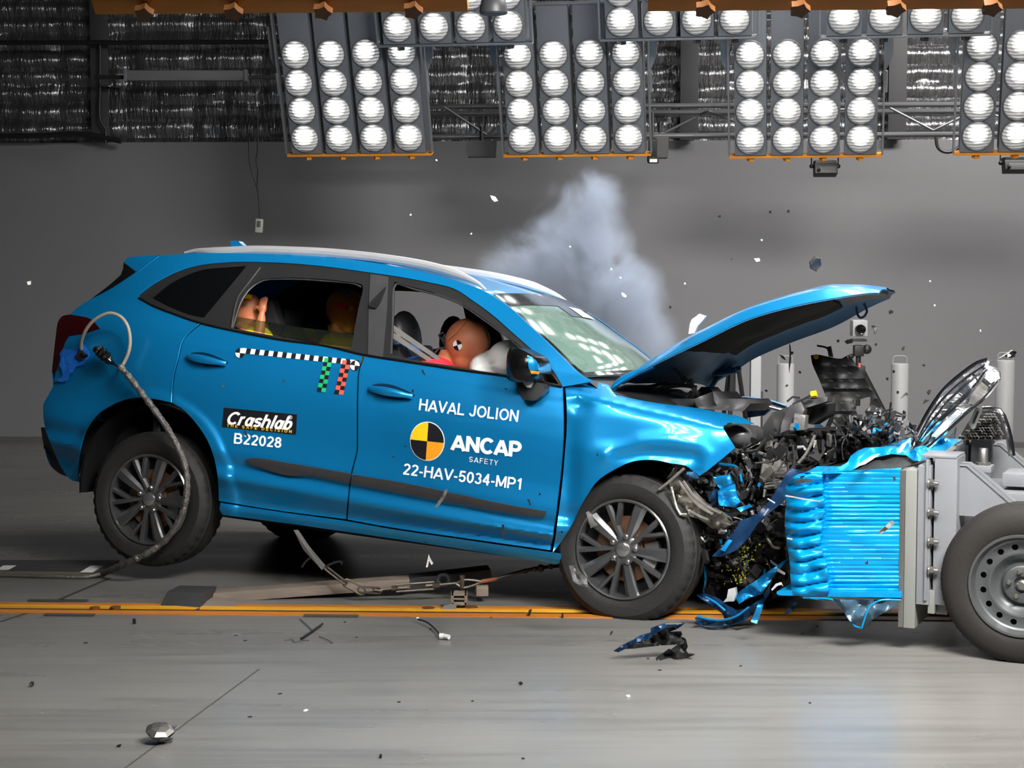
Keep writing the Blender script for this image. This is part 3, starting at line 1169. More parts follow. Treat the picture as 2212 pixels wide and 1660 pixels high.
for i in range(len(edge) - 1):
    for k in range(K):
        a = i * (K + 1) + k
        Fc.append([a, a + 1, a + K + 2, a + K + 1])
        mi.append(1 if i < 4 else 0)
mk('tailgate', V, [list(reversed(f)) for f in Fc], [M['paint'], M['glass_dark']], car, midx=mi)
# doors
RD_ARCH = [(473, 1082), (471, 1040), (464, 996), (451, 958), (432, 926), (399, 888), (373, 871)]
rdoor = patch('rear_door', [[(436, 699), (494, 713), (602, 734), (704, 748), (783, 766)], [(783, 766), (773, 801), (770, 850), (769.5, 950), (769, 975), (757, 1024), (750, 1080), (747, 1122)], [(747, 1122), (606, 1104), (474, 1083)], RD_ARCH, [(373, 871), (374, 850), (377, 815), (387, 775), (398, 735), (436, 699)]], M['paint'], step=5.5)
fdoor = patch('front_door', [[(789, 768), (867, 780), (1002, 801), (1095, 814), (1215, 838)], [(1215, 838), (1217, 874), (1217, 928), (1214, 983), (1208, 1050), (1203, 1091), (1194, 1159), (1188, 1189)], [(1188, 1189), (1003, 1163), (840, 1139), (751, 1123)], [(751, 1123), (754, 1080), (761, 1024), (773, 973), (773.5, 950), (774, 850), (777, 801), (789, 768)]], M['paint'], step=5.5)
sill = patch('sill', [[(476, 1087), (606, 1107), (750, 1127), (840, 1143), (1003, 1167), (1192, 1194), (1211, 1197)], [(1211, 1197), (1212, 1215), (1203, 1219)], [(1203, 1219), (1003, 1188), (840, 1163), (640, 1134), (481, 1113)], [(481, 1113), (474, 1100), (476, 1087)]], M['paint'], step=7)
fender = patch('front_wing', [[(1221, 838), (1250, 830), (1283, 824)], [(1283, 824), (1300, 828), (1314, 832), (1319, 841), (1329, 853)], [(1329, 853), (1378, 864), (1426, 872), (1491, 880), (1557, 892), (1605, 903), (1630, 917)],
                [(1630, 917), (1600, 916), (1573, 914), (1563, 920), (1562, 926)], [(1562, 926), (1573, 944), (1588, 968)], [(1588, 968), (1557, 994), (1524, 1020), (1511, 1029)],
                [(1511, 1029), (1496, 1017), (1482, 1007), (1448, 1001), (1418, 995), (1394, 994), (1365, 998), (1329, 1014), (1304, 1029), (1288, 1042), (1267, 1072), (1253, 1096), (1240, 1124), (1229, 1145), (1207, 1178), (1194, 1194)],
                [(1194, 1194), (1200, 1159), (1209, 1091), (1214, 1050), (1220, 983), (1224, 928), (1224, 874), (1221, 838)]], M['paint'], fsurf, step=8, th=0.008, angle=50)
# black window surround with its openings, and the panes
OPEN_R = [[(501, 710), (505, 690), (520, 647), (541, 619), (568, 603)], [(568, 603), (623, 600), (704, 604), (768, 611)], [(768, 611), (783, 616), (784, 625), (775, 663), (759, 750)], [(759, 754), (688, 744), (596, 727), (501, 710)]]
OPEN_F = [[(842, 768), (846, 690), (848, 620), (851, 609)], [(851, 609), (894, 621), (948, 636), (995, 655), (1036, 682), (1076, 711), (1117, 742), (1144, 767), (1171, 791), (1193, 811), (1207, 831)], [(1207, 831), (1171, 824), (1095, 810), (1030, 801), (976, 791), (900, 780), (842, 768)]]
OPEN_Q = [[(328, 645), (361, 618), (399, 597), (440, 583), (494, 578), (532, 575)], [(532, 575), (521, 589), (440, 687)], [(440, 687), (413, 682), (372, 667), (328, 645)]]
wf = patch('window_surround', [DLO_TOP, list(reversed(DLO_BOT)), [(301, 644), (300, 638)]], M['frame'], lambda s, h, px, py: ysurf(s, h) + 0.006, [OPEN_R, OPEN_F, OPEN_Q], step=9, th=0.03)
qg = patch('quarter_glass', OPEN_Q, M['glass_dark'], lambda s, h, px, py: ysurf(s, h) + 0.012, step=10, th=0.005)
wg = patch('window_glass', [[(503, 706), (510, 684)], [(510, 684), (640, 706), (768, 722)], [(768, 722), (759, 752)], [(759, 752), (688, 742), (596, 725), (503, 706)]], M['glass_tint'], lambda s, h, px, py: ysurf(s, h) + 0.02, step=14, th=0.004)
for o in (quarter, spoiler, dgl, tail, bumper, diff, rdoor, fdoor, sill, wf, qg):
    both(o)


def strip3(name, px, r, m, fn=ysurf, lift=0.0, parent=None, n=6, step=8, flat=1.0):
    b = MB()
    pts = [CF.surf(p[0], p[1], fn) + Vector((0, -lift, 0)) for p in cr(px, False, step)]
    b.tube(pts, r, n, flat=flat)
    return b.build(name, m, parent or car)


strip3('panel_edge', RSEAM, 0.0028, M['paint'], lift=0.001)
strip3('panel_edge', [(343, 554), (322, 569), (298, 587)], 0.0028, M['paint'], lift=0.001)
strip3('panel_edge', [(303, 634), (331, 613.5), (385, 585.5), (430, 572.5), (470, 567)], 0.0028, M['paint'], lift=0.001)
# bright window trims on the rear door pillar and frame seals
strip3('pillar_trim', [(562, 578), (541, 606), (516, 640), (507, 668), (500, 708)], 0.004, M['steel'], lift=0.0)
strip3('window_seal', [(503, 708), (508, 690), (523, 648), (544, 621), (570, 606), (623, 603), (704, 607), (768, 614), (780, 620)], 0.005, M['grey_plastic'], lambda s, h, px, py: ysurf(s, h) + 0.02)
strip3('window_seal', [(845, 766), (848, 690), (851, 622), (856, 614), (894, 625), (948, 639), (995, 658), (1036, 685), (1076, 714), (1117, 745), (1171, 794)], 0.005, M['grey_plastic'], lambda s, h, px, py: ysurf(s, h) + 0.016)
strip3('belt_seal', [(301, 644), (331, 661), (385, 682), (432, 698), (494, 713), (602, 734), (704, 748), (785, 767), (867, 780), (1002, 801), (1095, 814), (1214, 837)], 0.006, M['black_gloss'], lift=0.002)
b = MB()
# B-pillar cover plates and the torn black flap on it
pillar = patch('pillar_cover', [[(800, 592), (838, 598)], [(838, 598), (834, 680), (826, 771)], [(826, 771), (795, 766)], [(795, 766), (796, 690), (800, 592)]], M['grey_plastic'], lambda s, h, px, py: ysurf(s, h) + 0.001, step=10, th=0.01)
flap = patch('torn_flap', [[(836, 620), (822, 634), (808, 648), (801, 657), (803, 663), (815, 666), (826, 650), (829, 640), (836, 624), (836, 620)]], M['black'], ysurf, step=8, th=0.01, lift=0.02)
# ---- roof, rails, fin
nr = [CF.surf(p[0], p[1], ysurf) for p in cr(ROOFLINE[:11], False, 14)]
K = 16
V, Fc = [], []
for i, p in enumerate(nr):
    t0 = i / (len(nr) - 1)
    for k in range(K + 1):
        u = k / K * 2 - 1
        crown = (1 - u * u)
        V.append(Vector((p.x + 0.06 * crown * max(0, t0 - 0.75) * 4, p.y * -u, p.z - 0.004 + 0.040 * crown * (1 - 0.9 * (max(0, t0 - 0.6) / 0.4) ** 1.5))))
for i in range(len(nr) - 1):
    for k in range(K):
        a = i * (K + 1) + k
        Fc.append([a, a + 1, a + K + 2, a + K + 1])
Fc = orient(V, Fc, (0, 0, 1))
V2, F2 = shell(V, Fc, Vector((0, 0, -0.02)))
mk('roof', V2, F2, M['paint'], car)
V3 = [v - Vector((0, 0, 0.035)) for v in V]
mk('headliner', [Vector((v.x, v.y * 0.98, v.z)) for v in V3], [list(reversed(f)) for f in Fc], mat('headliner_grey', (46, 46, 48), 0.9, 0, 0.1, 20), car)
RAIL = [(392, 547), (412, 543), (460, 545), (541, 542), (623, 544), (704, 548), (812, 559), (921, 577), (990, 597), (1030, 616), (1044, 628)]
b = MB()
pts = [CF.surf(p[0], p[1] + 3, ysurf) + Vector((0, 0.03, 0.012)) for p in cr(RAIL, False, 12)]
n_ = len(pts)
b.tube(pts, [0.006 + 0.019 * min(1, min(i, n_ - 1 - i) / 5) for i in range(n_)], 10, flat=1.0)
rr = b.build('roof_rail', M['silver'], car)
both(rr)
fin = patch('antenna_fin', [[(498, 521), (515, 521), (522, 528), (535, 536)], [(535, 536), (500, 534)], [(500, 534), (498, 521)]], M['paint'], lambda s, h, px, py: -0.03, step=6, th=0.05)
# far-edge checker tape on the roof
CH = [(878, 553), (900, 556), (912, 557)]
b = MB()
# ---- windscreen between the A-pillars
LG = [(1064, 634), (1084, 650), (1108, 671), (1146, 707), (1187, 745), (1214, 772), (1238, 796), (1262, 812)]
lg = [CF.surf(p[0], p[1], ysurf) + Vector((0, 0.012, -0.004)) for p in cr(LG, False, 14)]


def glass_grid(lg, u0=-1.0, u1=1.0, K=22, raise_=0.0):
    V, Fc = [], []
    n = len(lg)
    for i, p in enumerate(lg):
        for k in range(K + 1):
            u = lerp(u0, u1, k / K)
            c_ = 1 - u * u
            t = i / (n - 1)
            V.append(Vector((p.x + (0.05 + 0.06 * t) * c_ + raise_ * 0.5, -p.y * u, p.z + 0.03 * c_ + raise_)))
    for i in range(n - 1):
        for k in range(K):
            a = i * (K + 1) + k
            Fc.append([a, a + 1, a + K + 2, a + K + 1])
    return V, orient(V, Fc, (0.6, 0, 1))


V, Fc = glass_grid(lg)
V2, F2 = shell(V, Fc, Vector((-0.004, 0, -0.006)))
ws = mk('windscreen', V2, F2, M['windshield'], car)
M['frit'] = mat('black_glass_border', (24, 27, 28), 0.08, 0, 0.05, 5, coat=1.0)


def band(u0, u1, i0, i1, name, m, K=10, lift=0.002):
    V, Fc = glass_grid(lg[i0:i1], u0, u1, K, lift)
    # re-evaluate the bulge with the full-length parameter
    n = len(lg)
    V = []
    for i in range(i0, i1):
        p = lg[i]
        for k in range(K + 1):
            u = lerp(u0, u1, k / K)
            c_ = 1 - u * u
            t = i / (n - 1)
            V.append(Vector((p.x + (0.05 + 0.06 * t) * c_ + lift * 0.7, -p.y * u, p.z + 0.03 * c_ + lift)))
    return mk(name, V, Fc, m, ws)


NL = len(lg)
band(-1, 1, 0, 3, 'top_border', M['frit'], 20)
band(-1, -0.955, 0, NL, 'side_border', M['frit'], 3)
band(0.955, 1, 0, NL, 'side_border', M['frit'], 3)
band(-1, 1, NL - 2, NL, 'bottom_border', M['frit'], 20)
band(-0.15, 0.45, 1, 5, 'sensor_shield', M['frit'], 8)
band(0.1, 0.42, 2, 5, 'sticker', M['white'], 6, 0.004)
# cowl under the glass
V, Fc = [], []
for k in range(21):
    u = k / 20 * 2 - 1
    p = lg[-1]
    for j, (dx, dz) in enumerate(((-0.02, 0.0), (0.07, -0.055), (0.17, -0.07), (0.24, -0.1), (0.24, -0.2))):
        V.append(Vector((p.x + 0.11 * (1 - u * u) + dx, p.y * -u * 0.98, p.z + dz)))
for k in range(20):
    for j in range(4):
        a = k * 5 + j
        Fc.append([a, a + 1, a + 6, a + 5])
mk('cowl', V, orient(V, Fc, (0, 0, 1)), M['black'], car)
# ---- underbody, arch liners, inner dark body behind the panel gaps
inner = patch('inner_body', [[(260, 800), (430, 720), (780, 785), (1200, 850)], [(1200, 850), (1205, 1000), (1180, 1180)], [(1180, 1180), (750, 1115), (485, 1080)], [(485, 1080), (470, 960), (400, 880), (330, 850), (260, 800)]], M['dark'], lambda s, h, px, py: ysurf(s, h) + 0.035, step=24, th=0.02)
both(inner)
b = MB()
b.box((1.3, 0, 0.36), (1.95, 1.62, 0.10), None, 0.02)
b.box((-0.55, 0, 0.62), (0.6, 1.3, 0.2), None, 0.03)
b.box((0, 0, 0.75), (1.2, 1.0, 0.25), None, 0.03)
b.build('underbody', M['dark'], car)


def arch_liner(x, z, r, w1, A0, A1, name='arch_liner'):
    b = MB()
    m_ = Matrix.Translation((x, 0, z)) @ Matrix.Rotation(math.radians(90), 4, 'X')
    b.lathe([(r, w1), (r, 0.45), (0.0, 0.45)], 24, m_, a0=math.radians(A0), a1=math.radians(A1))
    b.lathe([(r + 0.01, w1), (r + 0.01, 0.44), (0.0, 0.44)], 24, m_, a0=math.radians(A0), a1=math.radians(A1))
    o = b.build(name, M['black'], car)
    both(o)


arch_liner(0.0, 0.42, 0.43, 0.875, -10, 190)
arch_liner(2.60, 0.46, 0.41, 0.84, 62, 190)
b = MB()
b.tube([CF.loc(228, 935, -0.42), CF.loc(300, 945, -0.35)], 0.09, 20)
b.build('muffler', M['rim_grey'], car)
b = MB()
for i in range(40):
    pass
b.tube([CF.loc(338, 890, -0.6), CF.loc(342, 1000, -0.62)], 0.022, 10)
b.tube([CF.loc(341, 935, -0.61), CF.loc(343, 1010, -0.62)], 0.034, 12)
b.build('shock_absorber', M['engine_grey'], car)

# ---- wheels


def make_wheel(name, m_tyre, R=0.3525, W=0.225, RR=0.2362):
    """Axis along y, outer face at y=-W/2 side."""
    root = thing(name, None, None, None, None, car)
    my = Matrix.Rotation(math.radians(90), 4, 'X')  # z -> -y
    # tyre with tread blocks
    N = 120
    h = W / 2
    prof_t = [(RR, -h + 0.018), (RR + 0.012, -h + 0.008), (RR + 0.04, -h + 0.001), (RR + 0.075, -h + 0.0), (R - 0.022, -h + 0.012), (R - 0.007, -h + 0.026),
              (R - 0.002, -h + 0.042), (R - 0.009, -h + 0.046), (R - 0.009, -h + 0.052), (R, -h + 0.056), (R, -0.018), (R - 0.009, -0.016), (R - 0.009, -0.009), (R, -0.007)]
    prof_t = prof_t + [(r_, -z_) for r_, z_ in reversed(prof_t)]
    V, Fc = [], []
    kk = len(prof_t)
    for j in range(N):
        a = 2 * math.pi * j / N
        gr = (j % 3 == 0)
        for i, (r_, z_) in enumerate(prof_t):
            rr_ = r_
            if gr and i in (5, 6, kk - 6, kk - 7):
                rr_ -= 0.007
            if gr and i in (4, kk - 5):
                rr_ -= 0.003
            V.append(Vector((rr_ * math.cos(a), rr_ * math.sin(a), z_)))
    for j in range(N):
        j2 = (j + 1) % N
        for i in range(kk - 1):
            Fc.append([j * kk + i, j2 * kk + i, j2 * kk + i + 1, j * kk + i + 1])
    b = MB().add(V, Fc, 0, my)
    b.build('tyre', m_tyre, root, angle=28)
    # barrel and lip  (local z of the lathe = -y: positive z is the outer face)
    b = MB()
    b.lathe([(RR + 0.002, h - 0.012), (RR - 0.004, h - 0.006), (RR - 0.011, h - 0.008), (RR - 0.018, h - 0.03), (RR - 0.03, 0.03), (RR - 0.04, -h + 0.03), (RR, -h + 0.02)], 60, my)
    b.build('rim_barrel', M['alloy'], root)
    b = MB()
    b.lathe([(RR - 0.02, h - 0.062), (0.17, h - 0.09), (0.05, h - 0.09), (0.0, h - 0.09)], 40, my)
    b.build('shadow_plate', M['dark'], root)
    b = MB()
    b.lathe([(0.155, h - 0.085), (0.155, h - 0.072), (0.085, h - 0.072), (0.085, h - 0.06), (0.0, h - 0.06)], 40, my)
    b.build('brake_disc', M['rust'], root)
    b = MB()
    V, Fc = [], []
    nn = 8
    for k in range(nn + 1):
        a = lerp(-0.5, 0.45, k / nn)
        for r_, z_ in ((0.10, h - 0.075), (0.10, h - 0.05), (0.168, h - 0.05), (0.172, h - 0.075)):
            V.append(Vector((r_ * math.cos(a), -r_ * math.sin(a), z_)))
    for k in range(nn):
        for i in range(4):
            Fc.append([k * 4 + i, k * 4 + (i + 1) % 4, (k + 1) * 4 + (i + 1) % 4, (k + 1) * 4 + i])
    Fc += [[0, 1, 2, 3], [nn * 4 + 3, nn * 4 + 2, nn * 4 + 1, nn * 4]]
    b.add(V, Fc, 0, my)
    b.build('brake_caliper', M['steel'], root)
    # five broad spokes and five slim ones that fork toward the rim
    def blade(a0, r0, a1, r1, w0, w1):
        b = MB()
        S = 6
        p0 = Vector((r0 * math.cos(a0), r0 * math.sin(a0), 0))
        p1 = Vector((r1 * math.cos(a1), r1 * math.sin(a1), 0))
        d = (p1 - p0).normalized()
        n_ = Vector((-d.y, d.x, 0))
        V, Fc = [], []
        for i in range(S + 1):
            t = i / S
            wd = lerp(w0, w1, t ** 0.8)
            c0 = p0.lerp(p1, t)
            rr = c0.length / RR
            zf = h - 0.026 + 0.016 * min(1, rr * 1.6) - 0.006 * max(0, rr - 0.85) / 0.15
            V += [c0 - n_ * wd + Vector((0, 0, zf - 0.014)), c0 - n_ * wd * 0.35 + Vector((0, 0, zf)), c0 + n_ * wd * 0.75 + Vector((0, 0, zf - 0.001)), c0 + n_ * wd + Vector((0, 0, zf - 0.010)), c0 + n_ * wd * 0.8 + Vector((0, 0, zf - 0.045)), c0 - n_ * wd * 0.8 + Vector((0, 0, zf - 0.045))]
        for i in range(S):
            for q in range(6):
                Fc.append([i * 6 + q, i * 6 + (q + 1) % 6, (i + 1) * 6 + (q + 1) % 6, (i + 1) * 6 + q])
        Fc += [list(range(6)), [S * 6 + q for q in reversed(range(6))]]
        b.add(V, Fc, 0, my)
        return b
    D = math.radians
    for k in range(5):
        a = D(72 * k + 80)
        b = blade(a - D(6), 0.045, a, RR - 0.010, 0.017, 0.034)
        b.build('spoke', M['alloy'], root, angle=20)
        b = blade(a + D(32), 0.045, a + D(44), RR - 0.010, 0.013, 0.015)
        b2 = blade(a + D(39), 0.115, a + D(26), RR - 0.010, 0.008, 0.014)
        b.add(b2.v, b2.f)
        b.build('spoke', M['alloy'], root, angle=20)
    b = MB()
    b.lathe([(0.0, h - 0.022), (0.06, h - 0.022), (0.072, h - 0.03), (0.075, h - 0.07)], 30, my)
    b.build('hub', M['alloy'], root)
    b = MB()
    b.lathe([(0.0, h - 0.008), (0.024, h - 0.009), (0.033, h - 0.013), (0.035, h - 0.03)], 28, my)
    b.build('centre_cap', M['alloy_face'], root)
    for k in range(5):
        a = math.radians(72 * k + 90 + 0)
        b = MB()
        b.lathe([(0.0, h - 0.008), (0.008, h - 0.009), (0.0125, h - 0.013), (0.014, h - 0.03)], 12, my @ Matrix.Translation((0.062 * math.cos(a), 0.062 * math.sin(a), 0)))
        b.build('wheel_nut', M['steel'], root)
    return root


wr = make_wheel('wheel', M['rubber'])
# outer face: lathe z -> -y, so the outer side already looks at the camera


def put_wheel(o, loc, spin, steer=0, flip=False):
    R = Matrix.Rotation(math.radians(steer + (180 if flip else 0)), 4, 'Z') @ Matrix.Rotation(math.radians(spin), 4, 'Y')
    o.location = loc
    o.rotation_euler = R.to_euler()
    return o


hubF = CF.loc(1347, 1189, -0.905)
put_wheel(wr, (0.0, -0.79, 0.36), 5)
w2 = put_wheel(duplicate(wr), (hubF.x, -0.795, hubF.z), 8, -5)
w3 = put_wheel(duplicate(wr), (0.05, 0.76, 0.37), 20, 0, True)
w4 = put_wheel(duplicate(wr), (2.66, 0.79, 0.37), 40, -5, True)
for o in (w2, w3, w4):
    o.parent = car
# ================================================================ car: fittings, lettering, interior, bonnet, wreckage
def arc(cx, cy, rx, ry, a0, a1, n=10):
    return [(cx + rx * math.cos(math.radians(lerp(a0, a1, i / n))), cy + ry * math.sin(math.radians(lerp(a0, a1, i / n)))) for i in range(n + 1)]


# a plain grotesque alphabet drawn as strokes: width, centre lines (cap height 1)
GL = {
    'H': (0.74, [[(0.1, 0), (0.1, 1)], [(0.64, 0), (0.64, 1)], [(0.1, 0.53), (0.64, 0.53)]]),
    'A': (0.78, [[(0.05, 0), (0.39, 0.96)], [(0.39, 0.96), (0.73, 0)], [(0.2, 0.28), (0.58, 0.28)]]),
    'V': (0.74, [[(0.05, 1), (0.37, 0.04)], [(0.37, 0.04), (0.69, 1)]]),
    'L': (0.62, [[(0.1, 1), (0.1, 0)], [(0.03, 0.08), (0.6, 0.08)]]),
    'J': (0.58, [[(0.46, 1)] + arc(0.27, 0.27, 0.19, 0.19, 0, -180)]),
    'O': (0.84, [arc(0.42, 0.5, 0.32, 0.42, 0, 360, 24)]),
    'I': (0.28, [[(0.14, 0), (0.14, 1)]]),
    'N': (0.76, [[(0.1, 0), (0.1, 1)], [(0.1, 0.95), (0.66, 0.05)], [(0.66, 0), (0.66, 1)]]),
    'C': (0.78, [arc(0.42, 0.5, 0.32, 0.42, 42, 318, 20)]),
    'P': (0.7, [[(0.1, 0), (0.1, 1)], [(0.1, 0.92), (0.38, 0.92)] + arc(0.38, 0.68, 0.22, 0.24, 90, -90, 10) + [(0.1, 0.44)]]),
    'S': (0.7, [arc(0.35, 0.7, 0.25, 0.22, 25, 250, 12) + arc(0.35, 0.29, 0.26, 0.21, 75, -155, 12)]),
    'F': (0.62, [[(0.1, 0), (0.1, 1)], [(0.04, 0.92), (0.6, 0.92)], [(0.1, 0.5), (0.52, 0.5)]]),
    'E': (0.68, [[(0.1, 0), (0.1, 1)], [(0.04, 0.92), (0.64, 0.92)], [(0.1, 0.51), (0.58, 0.51)], [(0.04, 0.08), (0.65, 0.08)]]),
    'T': (0.64, [[(0.32, 0), (0.32, 1)], [(0.03, 0.92), (0.61, 0.92)]]),
    'Y': (0.7, [[(0.05, 1), (0.35, 0.45)], [(0.65, 1), (0.35, 0.45)], [(0.35, 0.5), (0.35, 0)]]),
    'D': (0.76, [[(0.1, 0), (0.1, 1)], [(0.1, 0.92), (0.32, 0.92)] + arc(0.32, 0.5, 0.34, 0.42, 90, -90, 14) + [(0.1, 0.08)]]),
    'M': (0.88, [[(0.1, 0), (0.1, 1)], [(0.12, 0.95), (0.44, 0.1)], [(0.44, 0.1), (0.76, 0.95)], [(0.78, 0), (0.78, 1)]]),
    'B': (0.74, [[(0.1, 0), (0.1, 1)], [(0.1, 0.92), (0.38, 0.92)] + arc(0.38, 0.73, 0.2, 0.19, 90, -90, 8) + [(0.1, 0.54)], [(0.38, 0.54)] + arc(0.4, 0.31, 0.23, 0.23, 90, -90, 8) + [(0.1, 0.08)]]),
    '-': (0.36, [[(0.04, 0.38), (0.32, 0.38)]]),
    '0': (0.6, [arc(0.3, 0.5, 0.21, 0.42, 0, 360, 22)]),
    '1': (0.5, [[(0.31, 0), (0.31, 1)], [(0.31, 0.93), (0.1, 0.72)]]),
    '2': (0.6, [arc(0.3, 0.7, 0.2, 0.22, 165, -35, 12) + [(0.1, 0.1)], [(0.05, 0.08), (0.54, 0.08)]]),
    '3': (0.6, [arc(0.29, 0.72, 0.18, 0.2, 160, -80, 10), arc(0.29, 0.3, 0.21, 0.22, 85, -165, 12)]),
    '4': (0.62, [[(0.42, 0), (0.42, 1)], [(0.42, 0.95), (0.08, 0.32)], [(0.04, 0.3), (0.58, 0.3)]]),
    '5': (0.6, [[(0.52, 0.92), (0.16, 0.92), (0.11, 0.5)] + arc(0.3, 0.33, 0.21, 0.25, 130, -160, 14)]),
    '8': (0.6, [arc(0.3, 0.73, 0.17, 0.19, 0, 360, 16), arc(0.3, 0.29, 0.21, 0.21, 0, 360, 16)]),
    'a': (0.58, [arc(0.27, 0.35, 0.17, 0.28, 0, 360, 16), [(0.48, 0.68), (0.48, 0)]]),
    'r': (0.42, [[(0.1, 0), (0.1, 0.7)], arc(0.3, 0.42, 0.2, 0.22, 170, 80, 6)]),
    's': (0.52, [arc(0.26, 0.5, 0.17, 0.14, 20, 250, 10) + arc(0.26, 0.21, 0.18, 0.14, 75, -155, 10)]),
    'h': (0.6, [[(0.1, 0), (0.1, 1.02)], [(0.1, 0.42)] + arc(0.29, 0.42, 0.19, 0.21, 170, 0, 8) + [(0.48, 0)]]),
    'l': (0.24, [[(0.12, 0), (0.12, 1.02)]]),
    'b': (0.6, [[(0.1, 0), (0.1, 1.02)], arc(0.3, 0.35, 0.18, 0.28, 0, 360, 16)]),
    '®': (0.9, [arc(0.45, 0.5, 0.4, 0.42, 0, 360, 16), [(0.32, 0.25), (0.32, 0.78)], [(0.32, 0.74)] + arc(0.45, 0.63, 0.12, 0.11, 90, -90, 6) + [(0.34, 0.52)], [(0.45, 0.52), (0.62, 0.25)]]),
    ' ': (0.3, []),
}


def text2d(s, weight=0.18, shear=0.0, spacing=0.0):
    V, Fc = [], []
    x = 0.0
    h = weight / 2
    for ch in s:
        wd, strokes = GL[ch]
        for st in strokes:
            closed = len(st) > 8 and (Vector(st[0]) - Vector(st[-1])).length < 0.01
            pts = [Vector(p) for p in (st[:-1] if closed else st)]
            n = len(pts)
            b0 = len(V)
            for i, p in enumerate(pts):
                a = pts[i - 1] if (i > 0 or closed) else None
                c = pts[(i + 1) % n] if (i < n - 1 or closed) else None
                d1 = (p - a).normalized() if a is not None else (c - p).normalized()
                d2 = (c - p).normalized() if c is not None else d1
                nn = Vector((-(d1.y + d2.y), d1.x + d2.x))
                nn = nn.normalized() if nn.length > 1e-6 else Vector((-d1.y, d1.x))
                k = h / max(0.5, nn.dot(Vector((-d1.y, d1.x))))
                for sg in (1, -1):
                    q = p + nn * k * sg
                    V.append((x + q.x + shear * q.y, min(1.04, max(-0.03, q.y))))
            for i in range(n if closed else n - 1):
                j = (i + 1) % n
                Fc.append([b0 + 2 * i, b0 + 2 * i + 1, b0 + 2 * j + 1, b0 + 2 * j])
        x += wd + spacing
    return V, Fc


def lettering(name, s, bl, br, up, m, parent, weight=0.18, shear=0.0, spacing=0.04, lift=0.004, fn=ysurf, fit=None):
    """Lay text on the body: bl/br = baseline ends in the photo, up = cap-height vector."""
    V, Fc = text2d(s, weight, shear, spacing)
    if not V:
        return None
    x0, x1 = min(v[0] for v in V), max(v[0] for v in V)
    y0, y1 = 0.0, 1.0
    P = []
    for v in V:
        u = (v[0] - x0) / (x1 - x0)
        t = (v[1] - y0) / (y1 - y0)
        px = lerp(bl[0], br[0], u) + up[0] * t
        py = lerp(bl[1], br[1], u) + up[1] * t
        P.append(CF.surf(px, py, fn) + Vector((0, -lift, 0)))
    return mk(name, P, orient(P, Fc, NEAR), m, parent, smooth=False)


def decal(name, quad, m, parent, lift=0.003, fn=ysurf, step=12, th=0.001):
    return patch(name, [[a, b] for a, b in zip(quad, quad[1:] + quad[:1])], m, fn, step=step, th=th, lift=lift, parent=parent)


lettering('lettering', 'HAVAL JOLION', (905, 886.5), (1119, 912), (3.0, -25), M['white'], fdoor, 0.15)
lettering('lettering', 'ANCAP', (973, 972), (1126, 989), (2.5, -33.5), M['white'], fdoor, 0.22)
lettering('lettering', 'SAFETY', (1013.5, 998), (1076, 1006.5), (1.2, -11.5), M['white'], fdoor, 0.12, spacing=0.16)
lettering('lettering', '22-HAV-5034-MP1', (871, 1025.5), (1125, 1058.5), (3.0, -24.5), M['white'], fdoor, 0.15)
# yellow-and-black quartered disc
ec = Vector((923.5, 953.7))


def disc_pt(a, k=1.0):
    # a: angle in the emblem's own axes
    ax, ay = Vector((37.5, 4.0)), Vector((-3.0, 42.3))
    return ec + (ax * math.cos(a) + ay * math.sin(a)) * k


def quadrant(a0, m, parent, name='emblem', k=0.955, lift=0.005, n=10):
    arc = [tuple(disc_pt(math.radians(a0 + 90 * i / n), k)) for i in range(n + 1)]
    return patch(name, [arc, [arc[-1], tuple(ec)], [tuple(ec), arc[0]]], m, ysurf, step=14, th=0.001, lift=lift, parent=parent)


patch('emblem_ring', [[tuple(disc_pt(math.radians(a), 1.0)) for a in range(0, 361, 12)]], M['white'], ysurf, step=14, th=0.001, lift=0.003, parent=fdoor)
quadrant(0, M['amber'], fdoor)
quadrant(90, M['decal_black'], fdoor)
quadrant(180, M['yellow'], fdoor)
quadrant(270, M['decal_black'], fdoor)
# black sticker on the rear door
decal('sticker', [(484, 881), (642, 896), (639.5, 939.5), (480, 923)], M['decal_black'], rdoor, 0.002, step=16)
lettering('lettering', 'Crashlab', (490, 917), (630, 930), (6, -28), M['white'], rdoor, 0.18, 0.2, 0.02, lift=0.005)
lettering('lettering', '®', (622, 906), (632, 907), (1.0, -9), M['white'], rdoor, 0.1, lift=0.005)
lettering('lettering', 'THE SAFE DECISION', (491, 922.5), (631, 936), (0.6, -6.2), M['yellow'], rdoor, 0.17, 0.0, 0.45, lift=0.005)
lettering('lettering', 'B22028', (505.5, 958.5), (608, 968.5), (2.2, -23), M['white'], rdoor, 0.155)
# checker tapes


def checker(name, tl, tr_, bl, br, nx, ny, m1, m2, parent, lift=0.003):
    P, Fc, mi = [], [], []
    tl, tr_, bl, br = Vector(tl), Vector(tr_), Vector(bl), Vector(br)
    for j in range(ny):
        for i in range(nx):
            b = len(P)
            for (u, v) in ((i, j), (i + 1, j), (i + 1, j + 1), (i, j + 1)):
                q = tl.lerp(tr_, u / nx).lerp(bl.lerp(br, u / nx), v / ny)
                P.append(CF.surf(q.x, q.y, ysurf) + Vector((0, -lift, 0)))
            Fc.append([b, b + 3, b + 2, b + 1])
            mi.append((i + j) % 2)
    return mk(name, P, orient(P, Fc, NEAR), [m1, m2], parent, smooth=False, midx=mi)


